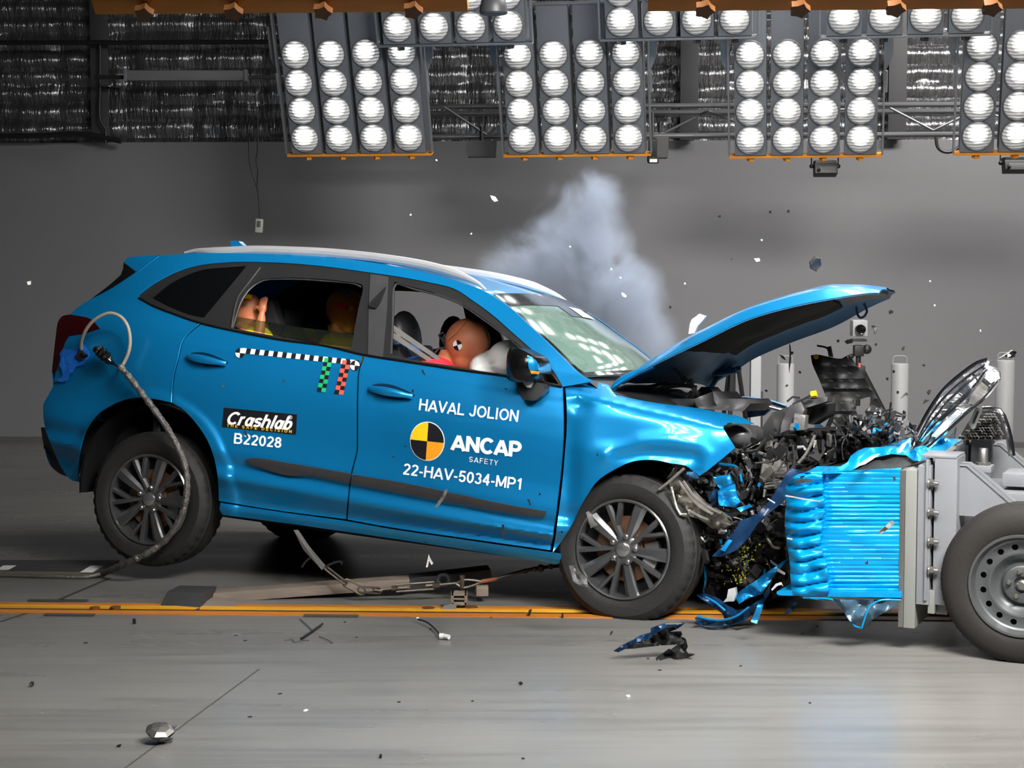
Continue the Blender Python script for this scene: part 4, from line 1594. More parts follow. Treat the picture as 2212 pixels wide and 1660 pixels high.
checker('checker_tape', (524, 752), (777, 779), (521, 763), (775, 790), 26, 1, M['white'], M['decal_black'], rdoor)
checker('checker_tape_green', (702, 773), (719, 775), (685, 846), (704, 848), 2, 8, M['green'], M['decal_black'], rdoor, 0.004)
checker('checker_tape_red', (741, 778), (759, 780), (723, 851), (742, 853), 2, 8, M['red'], M['decal_black'], rdoor, 0.004)
for cx, cy in ((519.5, 763), (767.5, 790)):
    for k in range(4):
        arc = [(cx + 10 * math.cos(math.radians(90 * k + a + 5)), cy + 10.5 * math.sin(math.radians(90 * k + a + 5))) for a in range(0, 91, 15)]
        patch('target_marker', [arc, [arc[-1], (cx, cy)], [(cx, cy), arc[0]]], M['white'] if k % 2 else M['decal_black'], ysurf, step=12, th=0.001, lift=0.006, parent=rdoor)
# lower door trims
TR = [(530, 992), (552, 990), (640, 1004), (758, 1024)]
trim1 = patch('door_trim', [TR, [(758, 1024), (754, 1044)], [(754, 1044), (664, 1027), (640, 1029), (612, 1026), (560, 1010), (538, 1001), (530, 993)]], M['grey_plastic'], lambda s, h, px, py: ysurf(s, h) - 0.018, step=8, th=0.02, parent=rdoor)
trim2 = patch('door_trim', [[(762, 1026), (880, 1046), (1000, 1071), (1100, 1092), (1178, 1105)], [(1178, 1105), (1175, 1115), (1168, 1118)], [(1168, 1118), (1060, 1102), (900, 1072), (758, 1045)], [(758, 1045), (762, 1026)]], M['grey_plastic'], lambda s, h, px, py: ysurf(s, h) - 0.018, step=8, th=0.02, parent=fdoor)
for o in (trim1, trim2):
    pass
# handles: bar over a flush cup patch, recess shade painted in darker blue
for par, pts in ((rdoor, (405, 762, 500, 790)), (fdoor, (797, 830, 903, 864))):
    x0, y0, x1, y1 = pts
    sc_ = (x1 - x0) / 100
    dx, dy = x0, y0

    def q(a, b):
        return (dx + a * sc_, dy + b * sc_)
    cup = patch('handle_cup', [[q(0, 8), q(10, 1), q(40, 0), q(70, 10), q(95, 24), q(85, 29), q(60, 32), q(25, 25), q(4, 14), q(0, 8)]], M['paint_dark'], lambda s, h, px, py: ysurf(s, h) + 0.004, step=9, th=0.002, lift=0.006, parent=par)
    b = MB()
    path = cr([q(4, 9), q(25, 13), q(60, 19), q(90, 25.5)], False, 5)
    P = [CF.surf(p[0], p[1], ysurf) for p in path]
    n_ = len(P)
    P = [p + Vector((0, -0.012 - 0.022 * math.sin(math.pi * i / (n_ - 1)) ** 0.6, 0)) for i, p in enumerate(P)]
    b.tube(P, [0.011 + 0.007 * math.sin(math.pi * min(1, i / (n_ - 1) * 1.1 + 0.02)) for i in range(n_)], 10, flat=1.2)
    b.build('door_handle', M['paint'], par)
# mirror
MY = lambda k: (lambda s, h, px, py: -1.04 - k)
mir = patch('wing_mirror', [[(1096, 762), (1101, 753), (1116, 752), (1140, 762), (1158, 774), (1165, 787), (1165, 806), (1156, 825)], [(1156, 825), (1131, 826), (1098, 821), (1094, 800), (1094, 780), (1096, 762)]], M['black_gloss'],
            lambda s, h, px, py: -1.0 - 0.09 * max(0.0, 1 - ((px - 1130) / 40) ** 2 - ((py - 788) / 44) ** 2) ** 0.5, step=7, th=0.16)
patch('mirror_cap', [[(1139, 768), (1156, 778), (1163, 790), (1163, 800)], [(1163, 800), (1144, 800), (1141, 785), (1139, 768)]], M['paint'], lambda s, h, px, py: -1.008 - 0.09 * max(0.0, 1 - ((px - 1130) / 40) ** 2 - ((py - 788) / 44) ** 2) ** 0.5, step=6, th=0.01, parent=mir)
patch('indicator', [[(1145, 801), (1164, 803)], [(1164, 803), (1163, 809)], [(1163, 809), (1148, 808)], [(1148, 808), (1145, 801)]], M['amber'], lambda s, h, px, py: -1.012 - 0.09 * max(0.0, 1 - ((px - 1130) / 40) ** 2 - ((py - 788) / 44) ** 2) ** 0.5, step=5, th=0.008, parent=mir)
patch('mirror_foot', [[(1116, 826), (1160, 826), (1174, 834), (1177, 846)], [(1177, 846), (1168, 856), (1153, 866), (1128, 863)], [(1128, 863), (1121, 848), (1116, 826)]], M['frame'], lambda s, h, px, py: -0.95 - 0.02 * math.sin((px - 1110) / 20), step=8, th=0.08, parent=mir)
patch('broken_edge', [[(1128, 825), (1152, 826), (1146, 838), (1138, 837), (1128, 825)]], M['silver'], lambda s, h, px, py: -1.0, step=5, th=0.01, parent=mir)
# blue masking tape round the filler hole, black plug on a lead
tp_ = patch('blue_tape', [[(131, 765), (140, 754), (160, 757), (172, 752), (176, 740), (188, 752), (196, 763), (192, 778), (182, 790), (166, 793), (160, 805), (152, 812), (148, 822), (134, 826), (122, 822), (137, 815), (136, 800), (131, 790), (134, 776), (131, 765)]], M['tape_blue'],
            lambda s, h, px, py: ysurf(s, h) + 0.006 * noise.noise(Vector((px * 0.12, py * 0.12, 0))), step=6, th=0.002, lift=0.012)
patch('filler_hole', [[(168, 770), (172, 760), (182, 757), (190, 766), (188, 776), (176, 780), (168, 770)]], M['dark'], lambda s, h, px, py: ysurf(s, h) - 0.002, step=6, th=0.002, lift=0.02)
b = MB()
for k, (a0, c0) in enumerate((((171, 765), (186, 778)), ((174, 778), (189, 768)), ((177, 770), (190, 774)))):
    b.tube(cr([CF.loc(*a0, -0.83), CF.loc((a0[0] + c0[0]) / 2 + 3, (a0[1] + c0[1]) / 2 - 6, -0.88), CF.loc(*c0, -0.84)], False, 0.01), 0.004, 6)
b.build('loose_wires', M['black'], car)
# checker tape over the far roof edge (seen edge-on)
b = MB()
P = [CF.surf(p[0], p[1], ysurf) for p in cr(ROOFLINE[7:12], False, 6)]
V, Fc, mi = [], [], []
for i, p in enumerate(P):
    u = lerp(0.35, 0.8, i / (len(P) - 1))
    for du in (0, 0.06):
        uu = u + du
        t0 = lerp(0.42, 1, i / (len(P) - 1))
        V.append(Vector((p.x + 0.06 * (1 - uu * uu) * max(0, t0 - .75) * 4, -p.y * uu, p.z + 0.002 + 0.028 * (1 - uu * uu))))
for i in range(len(P) - 1):
    Fc.append([i * 2, i * 2 + 1, i * 2 + 3, i * 2 + 2])
    mi.append(1 if (i // 2) % 3 == 1 else 0)
mk('roof_checker_tape', V, orient(V, Fc, (0, 0, 1)), [M['white'], M['decal_black']], car, midx=mi)
# ---------------------------------------------------------------- bonnet, torn up
NE = [CF.loc(p[0], p[1], -0.72) for p in cr([(1320, 842), (1345, 826), (1408, 790), (1517, 737), (1615, 690), (1707, 663), (1815, 642), (1870, 634), (1898, 633)], False, 10)]
FE = [CF.loc(p[0], p[1], 0.70) for p in cr([(1531, 838), (1545, 825), (1585, 802), (1625, 775), (1707, 739), (1803, 703), (1873, 665), (1905, 650), (1922, 643)], False, 10)]


def resample(P, n):
    L = [0]
    for a, b in zip(P, P[1:]):
        L.append(L[-1] + (b - a).length)
    out = []
    for i in range(n):
        t = L[-1] * i / (n - 1)
        for k in range(len(P) - 1):
            if L[k + 1] >= t or k == len(P) - 2:
                out.append(P[k].lerp(P[k + 1], (t - L[k]) / max(1e-9, L[k + 1] - L[k])))
                break
    return out


NT = 36
NE, FE = resample(NE, NT), resample(FE, NT)
K = 28


def bonnet_grid(off, u0=-1, u1=1, t0=0, t1=NT - 1, crown=0.085):
    V, Fc = [], []
    for i in range(t0, t1 + 1):
        tg = (NE[min(i + 1, NT - 1)] - NE[max(i - 1, 0)]).normalized()
        lat = (FE[i] - NE[i]).normalized()
        nrm = tg.cross(lat).normalized()
        if nrm.z < 0:
            nrm = -nrm
        tt = i / (NT - 1)
        cw = crown * (0.45 + 0.55 * min(1, tt * 3)) * (1 - 0.75 * max(0, tt - 0.82) / 0.18)
        for k in range(K + 1):
            u = lerp(u0, u1, k / K)
            c_ = (1 - abs(u) ** 14) * (0.82 + 0.18 * (1 - u * u))
            rid = 0.010 * math.exp(-((abs(u) - 0.62) / 0.06) ** 2)
            fwd = 0.05 * (1 - u * u) * max(0, tt - 0.8) / 0.2
            dent = -0.02 * math.exp(-((u - 0.3) / 0.25) ** 2 - ((tt - 0.45) / 0.1) ** 2)
            V.append(NE[i].lerp(FE[i], (u + 1) / 2) + nrm * (cw * c_ + rid + off + dent) + tg * fwd)
    n = t1 - t0 + 1
    for i in range(n - 1):
        for k in range(K):
            a = i * (K + 1) + k
            Fc.append([a, a + 1, a + K + 2, a + K + 1])
    return V, orient(V, Fc, (0, 0, 1))


V, Fc = bonnet_grid(0.0)
bon = mk('bonnet', V, Fc, M['paint'], car)
V, Fc = bonnet_grid(-0.006)
mk('inner_panel', V, [list(reversed(f)) for f in Fc], M['paint_inner'], bon)
V, Fc = bonnet_grid(-0.022, -0.86, 0.80, 8, 27)
V = [v + Vector((0.0, 0.0, 0.004 * noise.noise(v * 12))) for v in V]
V2, F2 = shell(V, [list(reversed(f)) for f in Fc], Vector((0, 0, 0.012)))
mk('sound_liner', V2, F2, M['mesh_grey'], bon)
V, Fc = bonnet_grid(-0.022, -0.8, 0.78, 28, NT - 2)
V2, F2 = shell(V, [list(reversed(f)) for f in Fc], Vector((0, 0, 0.015)))
mk('latch_panel', V2, F2, M['engine_grey'], bon)
b = MB()
b.tube(cr([CF.loc(*p, 0.0) for p in ((1850, 662), (1852, 678), (1858, 687), (1868, 683), (1873, 674), (1866, 655))], False, 0.012), 0.006, 8)
b.build('latch_loop', M['paint_inner'], bon)
b = MB()
b.tube(cr([CF.loc(*p, -0.69) for p in ((1411, 790), (1385, 802), (1352, 816), (1332, 830), (1322, 846))], False, 0.02), 0.016, 8)
b.build('hinge_arm', M['paint'], bon)
b = MB()
b.tube(cr([CF.loc(*p, 0.66) for p in ((1600, 795), (1570, 805), (1548, 820), (1536, 838))], False, 0.02), 0.014, 8)
b.tube(cr([CF.loc(*p, 0.62) for p in ((1505, 805), (1520, 800), (1545, 806), (1590, 800))], False, 0.02), 0.018, 8)
b.build('hinge_arm', M['paint_inner'], bon)
b = MB()
b.prism([CF.loc(*p, -0.75) for p in ((1487, 722), (1490, 700), (1494, 690), (1503, 684), (1510, 678), (1526, 683), (1517, 694), (1506, 706), (1500, 720))], (0, 0.02, 0.0))
b.build('torn_scrap', M['silver'], bon, smooth=False)

# ---------------------------------------------------------------- engine bay and crushed nose


def sl(name, px, y, m, th=0.05, parent=None, jit=0.02, step=14, ny=0.0, lift=None):
    """A torn piece with its own thickness, hung at lateral position y, slightly buckled."""
    lp = [Vector(p) for p in px]
    lp2 = []
    for a, c in zip(lp, lp[1:] + lp[:1]):
        k = max(1, int((c - a).length / 12))
        lp2 += [a.lerp(c, i / k) for i in range(k)]
    V2, Fc = tri_fill(lp2, [], step)
    sd = random.random() * 50
    P = []
    cx = sum(p.x for p in lp) / len(lp)
    cy = sum(p.y for p in lp) / len(lp)
    for v in V2:
        d = jit * noise.noise(Vector((v.x * 0.05, v.y * 0.05, sd))) + ny * (v.y - cy) * 0.002
        P.append(CF.loc(v.x, v.y, y + d))
    Fc = orient(P, Fc, NEAR)
    V, Fc = shell(P, Fc, Vector((0, th, 0)))
    return mk(name, V, Fc, m, parent or car, True, 60)


def bars(name, runs, y, r, m, parent=None, n=6):
    b = MB()
    for run in runs:
        yy = y
        b.tube(cr([CF.loc(p[0], p[1], yy + (p[2] if len(p) > 2 else 0)) for p in run], False, 0.02), r, n)
    return b.build(name, m, parent or car)


# dark crumpled core
def core(name, px, y, depth, m, seed, amp=0.06, step=9):
    lp = [Vector(p) for p in px]
    lp2 = []
    for a, c in zip(lp, lp[1:] + lp[:1]):
        k = max(1, int((c - a).length / 8))
        lp2 += [a.lerp(c, i / k) + Vector((random.uniform(-2, 2), random.uniform(-2, 2))) * (i > 0) for i in range(k)]
    V2, Fc = tri_fill(lp2, [], step)
    P = []
    for v in V2:
        q = Vector((v.x * 0.06, v.y * 0.06, seed))
        d = amp * (noise.noise(q) + 0.7 * noise.noise(q * 2.7) + 0.5 * noise.cell(q * 1.8))
        P.append(CF.loc(v.x, v.y, y + d))
    Fc = orient(P, Fc, NEAR)
    V, Fc = shell(P, Fc, Vector((0, depth, 0)))
    return mk(name, V, Fc, m, car, True, 20)


core('engine_block', [(1515, 1035), (1560, 1000), (1640, 960), (1700, 930), (1800, 930), (1880, 945), (1900, 975), (1800, 1000), (1735, 1010), (1700, 1050), (1695, 1150), (1702, 1250), (1660, 1300), (1560, 1300), (1505, 1240), (1490, 1130), (1500, 1080)], -0.5, 0.9, M['engine'], 3.3)
core('crash_structure', [(1430, 1010), (1500, 1015), (1530, 1040), (1540, 1150), (1520, 1180), (1480, 1100)], -0.55, 0.2, M['engine'], 8.1)
core('front_subframe', [(1300, 1100), (1500, 1110), (1640, 1230), (1690, 1300), (1560, 1310), (1500, 1310), (1300, 1250)], 0.0, 0.5, M['engine'], 5.5)
bars('scuttle_frame', [[(1398, 862), (1410, 846), (1432, 838), (1478, 833), (1505, 838)], [(1404, 862), (1415, 846), (1436, 845), (1470, 846), (1485, 858)], [(1436, 845), (1438, 862)], [(1480, 862), (1495, 846)], [(1447, 789), (1475, 815), (1492, 832), (1510, 856)], [(1468, 812), (1476, 830)], [(1492, 818), (1500, 845), (1512, 852)]], -0.05, 0.011, M['engine_grey'])
bars('wiper_arm', [[(1380, 842), (1440, 830), (1500, 835)], [(1395, 836), (1442, 826)]], -0.2, 0.006, M['black'])
sl('scuttle_tray', [(1385, 866), (1420, 862), (1500, 862), (1540, 846), (1555, 862), (1612, 862), (1622, 872), (1606, 889), (1540, 886), (1450, 876)], -0.35, M['grey_plastic'], 0.5, jit=0.05)
sl('strut_tower', [(1502, 850), (1515, 836), (1530, 836), (1542, 848), (1540, 870), (1505, 870)], 0.25, M['grey_plastic'], 0.2)
bars('far_wing_edge', [[(1545, 850), (1580, 860), (1620, 862), (1660, 868), (1698, 880)]], 0.7, 0.012, M['paint_inner'])
bars('far_wing_edge', [[(1610, 872), (1650, 878), (1690, 888)]], 0.6, 0.008, M['silver'])
sl('far_wing', [(1612, 880), (1640, 878), (1665, 885), (1650, 898), (1615, 903)], 0.5, M['paint_dark'], 0.04)
sl('headlamp', [(1562, 926), (1570, 917), (1622, 921), (1633, 930), (1634, 950), (1620, 962), (1598, 972), (1584, 962)], -0.66, M['grey_plastic'], 0.15, jit=0.0)
b = MB()
hc_ = CF.loc(1600, 942, -0.62)
b.ball(hc_, (0.075, 0.09, 0.062), 24)
b.build('headlamp_bowl', mat('headlamp_grey', (66, 67, 68), 0.28, 0.1, 0.05, 9), car)
sl('air_box', [(1638, 950), (1650, 918), (1668, 892), (1700, 880), (1712, 905), (1690, 945), (1682, 955), (1650, 960)], -0.25, M['black'], 0.3)
sl('battery_tray', [(1682, 953), (1690, 910), (1706, 876), (1730, 868), (1738, 885), (1722, 920), (1716, 950), (1700, 960)], -0.35, M['grey_plastic'], 0.2)
sl('intake_duct', [(1718, 862), (1788, 858), (1786, 868), (1740, 882), (1722, 880)], -0.3, M['grey_plastic'], 0.15)
sl('relay_box', [(1716, 893), (1740, 898), (1736, 945), (1704, 942), (1708, 915), (1714, 914)], -0.42, M['engine_grey'], 0.08)
sl('torn_bracket', [(1690, 965), (1702, 942), (1728, 944), (1716, 956), (1702, 968)], -0.4, M['engine_grey'], 0.05)
sl('fan_shroud', [(1738, 876), (1790, 872), (1788, 898), (1775, 905), (1755, 918), (1742, 914)], -0.1, M['black'], 0.2)
sl('far_apron', [(1760, 918), (1768, 914), (1786, 932), (1758, 932)], 0.4, M['paint_inner'], 0.03)
bars('yellow_plug', [[(1752, 853), (1764, 851)]], -0.35, 0.016, M['yellow_part'])
bars('dipstick_tube', [[(1712, 874), (1730, 866), (1752, 854)], [(1700, 868), (1712, 858), (1728, 860)]], -0.35, 0.005, M['black'])
bars('loose_hose', [[(1716, 1010), (1738, 985), (1752, 960), (1760, 940)]], -0.6, 0.008, M['engine_grey'])
sl('intercooler', [(1648, 998), (1668, 990), (1700, 1000), (1698, 1030), (1688, 1050), (1662, 1058), (1644, 1052), (1650, 1020)], -0.62, M['engine_grey'], 0.08, jit=0.03)
b = MB()
for k in range(7):
    b.tube([CF.loc(1652, 1012 + k * 6.5, -0.66), CF.loc(1696 - k * 1.5, 1010 + k * 6.2, -0.66)], 0.005, 5)
b.build('intercooler_fins', M['alu'], car)
bars('torn_rail', [[(1594, 978), (1610, 975), (1628, 975)], [(1634, 976), (1655, 984), (1664, 986)], [(1650, 990), (1648, 1010), (1645, 1030), (1643, 1050)], [(1604, 980), (1606, 992)]], -0.62, 0.008, M['alu'])
# bent aluminium crash rail behind the wheel
sl('bent_rail', [(1443, 1030), (1456, 1010), (1470, 1030), (1500, 1068), (1520, 1088), (1545, 1102), (1572, 1118), (1578, 1135), (1560, 1148), (1538, 1142), (1510, 1122), (1482, 1114), (1462, 1110), (1452, 1080)], -0.86, M['alu'], 0.06, jit=0.09, step=7)
bars('bent_rail_ribs', [[(1466, 1040), (1488, 1070), (1510, 1094), (1540, 1112)], [(1476, 1040), (1500, 1074), (1530, 1096), (1558, 1110)], [(1450, 1052), (1462, 1098), (1470, 1112), (1484, 1112)], [(1424, 1058), (1444, 1042), (1462, 1026), (1478, 1012)], [(1490, 1105), (1515, 1118), (1530, 1124)]], -0.93, 0.007, M['alu'])
for k in range(6):
    bars('torn_grating', [[(1538 + k * 5, 1122 + k * 2), (1560 + k * 2.5, 1110 + k * 5)]], -0.9, 0.003, M['steel'])
sl('wing_fragment', [(1430, 1022), (1448, 1008), (1482, 1016), (1470, 1040), (1450, 1048)], -0.8, M['engine_grey'], 0.03, jit=0.08, step=6)
for nm, px, m in (('panel_fragment', [(1539, 1030), (1576, 1026), (1583, 1046), (1556, 1058), (1548, 1048)], 'paint'), ('panel_fragment', [(1550, 1060), (1587, 1046), (1592, 1072), (1600, 1085), (1588, 1098), (1552, 1092)], 'paint'), ('panel_fragment', [(1528, 1070), (1548, 1056), (1550, 1078), (1532, 1082)], 'paint_dark'),
                  ('panel_fragment', [(1535, 1080), (1549, 1080), (1549, 1096), (1538, 1098)], 'paint_dark'), ('panel_fragment', [(1484, 1020), (1498, 1020), (1510, 1034), (1498, 1036), (1482, 1026)], 'paint_inner'), ('panel_fragment', [(1590, 1098), (1620, 1090), (1624, 1096), (1600, 1106)], 'paint')):
    sl(nm, px, -0.9 - random.random() * 0.05, M[m], 0.008, jit=0.05, step=8)
# bumper skin strip hanging across the gap
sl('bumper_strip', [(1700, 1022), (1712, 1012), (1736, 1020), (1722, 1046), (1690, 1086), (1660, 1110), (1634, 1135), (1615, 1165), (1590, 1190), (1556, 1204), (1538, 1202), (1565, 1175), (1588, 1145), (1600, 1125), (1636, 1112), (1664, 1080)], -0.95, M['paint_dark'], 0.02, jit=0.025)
sl('bumper_strip_edge', [(1556, 1188), (1574, 1166), (1582, 1168), (1566, 1192)], -0.97, M['paint'], 0.006)
bars('strip_clip', [[(1658, 1078), (1674, 1088)], [(1650, 1114), (1660, 1100)]], -0.98, 0.004, M['silver'])
core('spilled_coolant', [(1604, 1160), (1617, 1158), (1620, 1200), (1618, 1222), (1612, 1240), (1626, 1250), (1612, 1268), (1590, 1262), (1582, 1244), (1596, 1222), (1584, 1205), (1604, 1198)], -0.7, 0.01, mat('wet_black', (18, 18, 14), 0.3, 0, 0.2, 20), 4.1, 0.02, 8)
b = MB()
for k in range(110):
    px = random.gauss(1606, 14)
    py = 1160 + 105 * random.random() ** 0.8
    if py > 1200:
        px = random.gauss(1604, 20)
    c_ = CF.loc(px, py, -0.76 - random.random() * 0.06)
    b.ball(c_, (random.uniform(0.002, 0.006), 0.003, random.uniform(0.002, 0.007)), 6)
o = b.build('coolant_drops', M['coolant'], car)
o['kind'] = 'stuff'
# lower bumper pieces on the floor side
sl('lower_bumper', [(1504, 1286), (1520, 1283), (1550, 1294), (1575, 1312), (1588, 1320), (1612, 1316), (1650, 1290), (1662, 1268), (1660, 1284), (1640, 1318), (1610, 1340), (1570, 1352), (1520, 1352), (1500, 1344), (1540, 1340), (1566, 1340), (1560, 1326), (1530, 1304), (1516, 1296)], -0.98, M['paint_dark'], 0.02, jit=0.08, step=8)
sl('lower_bumper', [(1588, 1290), (1600, 1276), (1640, 1250), (1664, 1232), (1690, 1214), (1704, 1206), (1676, 1240), (1650, 1276), (1648, 1284), (1618, 1292), (1596, 1306)], -0.95, M['paint'], 0.012, jit=0.05, step=8)
sl('lower_bumper', [(1500, 1336), (1530, 1342), (1570, 1344), (1616, 1320), (1636, 1306), (1640, 1314), (1604, 1346), (1560, 1356), (1516, 1356)], -0.9, M['paint_inner'], 0.03, jit=0.04)
sl('white_clip', [(1573, 1274), (1588, 1270), (1590, 1284), (1584, 1300), (1574, 1300), (1562, 1302), (1570, 1292)], -1.0, M['silver'], 0.03, jit=0.02)
bars('bumper_edge', [[(1524, 1290), (1545, 1302), (1566, 1320)], [(1506, 1332), (1530, 1338), (1560, 1340), (1590, 1332), (1618, 1312)]], -1.02, 0.005, M['paint'])
# scattered bits of the nose, too many to count
b = MB()
mats_ = [M['engine_grey'], M['black'], M['alu'], M['silver'], M['paint'], M['grey_plastic'], M['dark']]
wts = [0, 0, 1, 1, 1, 5, 5, 5, 6, 6, 2, 0, 1, 1, 1, 6, 6, 6, 1, 5, 6, 1, 1, 1, 6, 6, 1, 3, 6, 1, 1, 6, 4]
REG = [(1540, 1040, 90, 60, 70), (1620, 1030, 110, 80, 90), (1640, 1110, 90, 90, 80), (1600, 1210, 120, 110, 120), (1690, 975, 120, 40, 60), (1790, 970, 110, 36, 70), (1860, 950, 70, 36, 70), (1905, 930, 50, 24, 50), (1460, 1035, 50, 40, 40), (1560, 1110, 70, 50, 50), (1540, 1160, 50, 50, 40), (1900, 940, 90, 25, 60)]
for (cx, cy, sx, sy, n) in REG:
    for k in range(n):
        px, py = random.gauss(cx, sx * 0.4), random.gauss(cy, sy * 0.4)
        y = random.uniform(-0.85, -0.45) if px < 1720 else random.uniform(-0.7, 0.2)
        c_ = CF.loc(px, py, y)
        R = rotm(random.uniform(0, 180), random.uniform(0, 180), random.uniform(0, 180))
        s = random.choice((0.008, 0.012, 0.016, 0.024, 0.036, 0.05))
        if random.random() < 0.3:
            d = R @ Vector((s * 1.8, 0, 0))
            b.tube(cr([c_ - d, c_ + R @ Vector((0, 0, s * 0.8)), c_ + d], False, 0.02), random.choice((0.003, 0.005, 0.007)), 5, mi=random.choice(wts))
        else:
            b.box(c_, (s * random.uniform(0.5, 1.6), s * random.uniform(0.4, 1), s * random.uniform(0.15, 0.6)), R, 0, random.choice(wts))
o = b.build('smashed_nose_bits', mats_, car, smooth=False)
o['kind'] = 'stuff'

# ---------------------------------------------------------------- interior
def fused(mb, name, m, parent, voxel=0.012, smooth=6):
    o = mb.build(name, m, parent)
    r = o.modifiers.new('remesh', 'REMESH')
    r.mode = 'VOXEL'
    r.voxel_size = voxel
    r.use_smooth_shade = True
    s = o.modifiers.new('smooth', 'SMOOTH')
    s.iterations = smooth
    s.factor = 0.5
    return o


def make_seat(x, y, px=None):
    root = thing('seat', None, None, None, None, car)
    b = MB()
    b.box((x + 0.05, y, 0.66), (0.52, 0.5, 0.16), rotm(0, -6, 0), 0.05)
    b.build('seat_cushion', M['seat'], root)
    b = MB()
    b.box((x - 0.25, y, 0.98), (0.15, 0.46, 0.62), rotm(0, -14, 0), 0.06)
    b.box((x - 0.21, y - 0.2, 0.96), (0.14, 0.08, 0.5), rotm(0, -14, 0), 0.035)
    b.box((x - 0.21, y + 0.2, 0.96), (0.14, 0.08, 0.5), rotm(0, -14, 0), 0.035)
    b.build('backrest', M['seat'], root)
    b = MB()
    b.ball((x - 0.325, y, 1.30), (0.07, 0.15, 0.16), 20, rot=rotm(0, -8, 0))
    b.tube([(x - 0.32, y - 0.07, 1.22), (x - 0.325, y - 0.07, 1.34)], 0.007, 8)
    b.tube([(x - 0.32, y + 0.07, 1.22), (x - 0.325, y + 0.07, 1.34)], 0.007, 8)
    b.build('headrest', M['seat'], root)
    return root


hs = CF.loc(880, 668, -0.36)
make_seat(hs.x + 0.33, -0.36)
make_seat(hs.x + 0.30, 0.38)
b = MB()
b.box((0.42, 0, 0.72), (0.5, 1.3, 0.16), None, 0.05)
b.box((0.12, 0, 1.0), (0.16, 1.3, 0.62), rotm(0, -18, 0), 0.05)
for y in (-0.42, 0.0, 0.42):
    b.box((0.03, y, 1.33), (0.1, 0.26, 0.16), rotm(0, -10, 0), 0.04)
b.build('rear_bench', M['seat'], car)
b = MB()
b.box((2.13, 0, 1.05), (0.45, 1.4, 0.28), rotm(0, 8, 0), 0.08)
b.build('dashboard', M['black'], car)
b = MB()
c_ = CF.loc(1112, 838, -0.37)
ring = [c_ + rotm(0, 62, 0) @ Vector((0.18 * math.cos(a), 0.18 * math.sin(a), 0)) for a in [2 * math.pi * k / 28 for k in range(28)]]
b.tube(ring, 0.014, 8, closed=True)
b.tube([c_, c_ + Vector((0.25, 0, -0.1))], 0.03, 10)
b.build('steering_wheel', M['black'], car)
b = MB()
b.ball(CF.loc(1098, 778, -0.42), (0.10, 0.17, 0.105), 24, rot=rotm(0, 25, 0))
b.ball(CF.loc(1050, 800, -0.46), (0.075, 0.14, 0.09), 20, rot=rotm(0, -15, 0))
b.ball(CF.loc(1075, 795, -0.36), (0.10, 0.2, 0.1), 20)
fused(b, 'airbag', M['airbag'], car, 0.014, 4)
b = MB()
pa, pb_ = CF.loc(846, 700, -0.66), CF.loc(950, 772, -0.5)
for k, dz in enumerate((0.0, -0.035)):
    b.prism([pa + Vector((0, 0, dz)), pb_ + Vector((0, 0, dz)), pb_ + Vector((0, 0, dz - 0.024)), pa + Vector((0, 0, dz - 0.03))], (0, 0.004, 0))
b.build('seat_belt', M['belt'], car, smooth=False)
# dark rear compartment lining (boot sides and roof side)
b = MB()
b.box((-0.35, 0, 1.0), (0.05, 1.3, 0.6), None, 0.01)
b.build('parcel_panel', M['dark'], car)

# ---------------------------------------------------------------- crash-test dummies


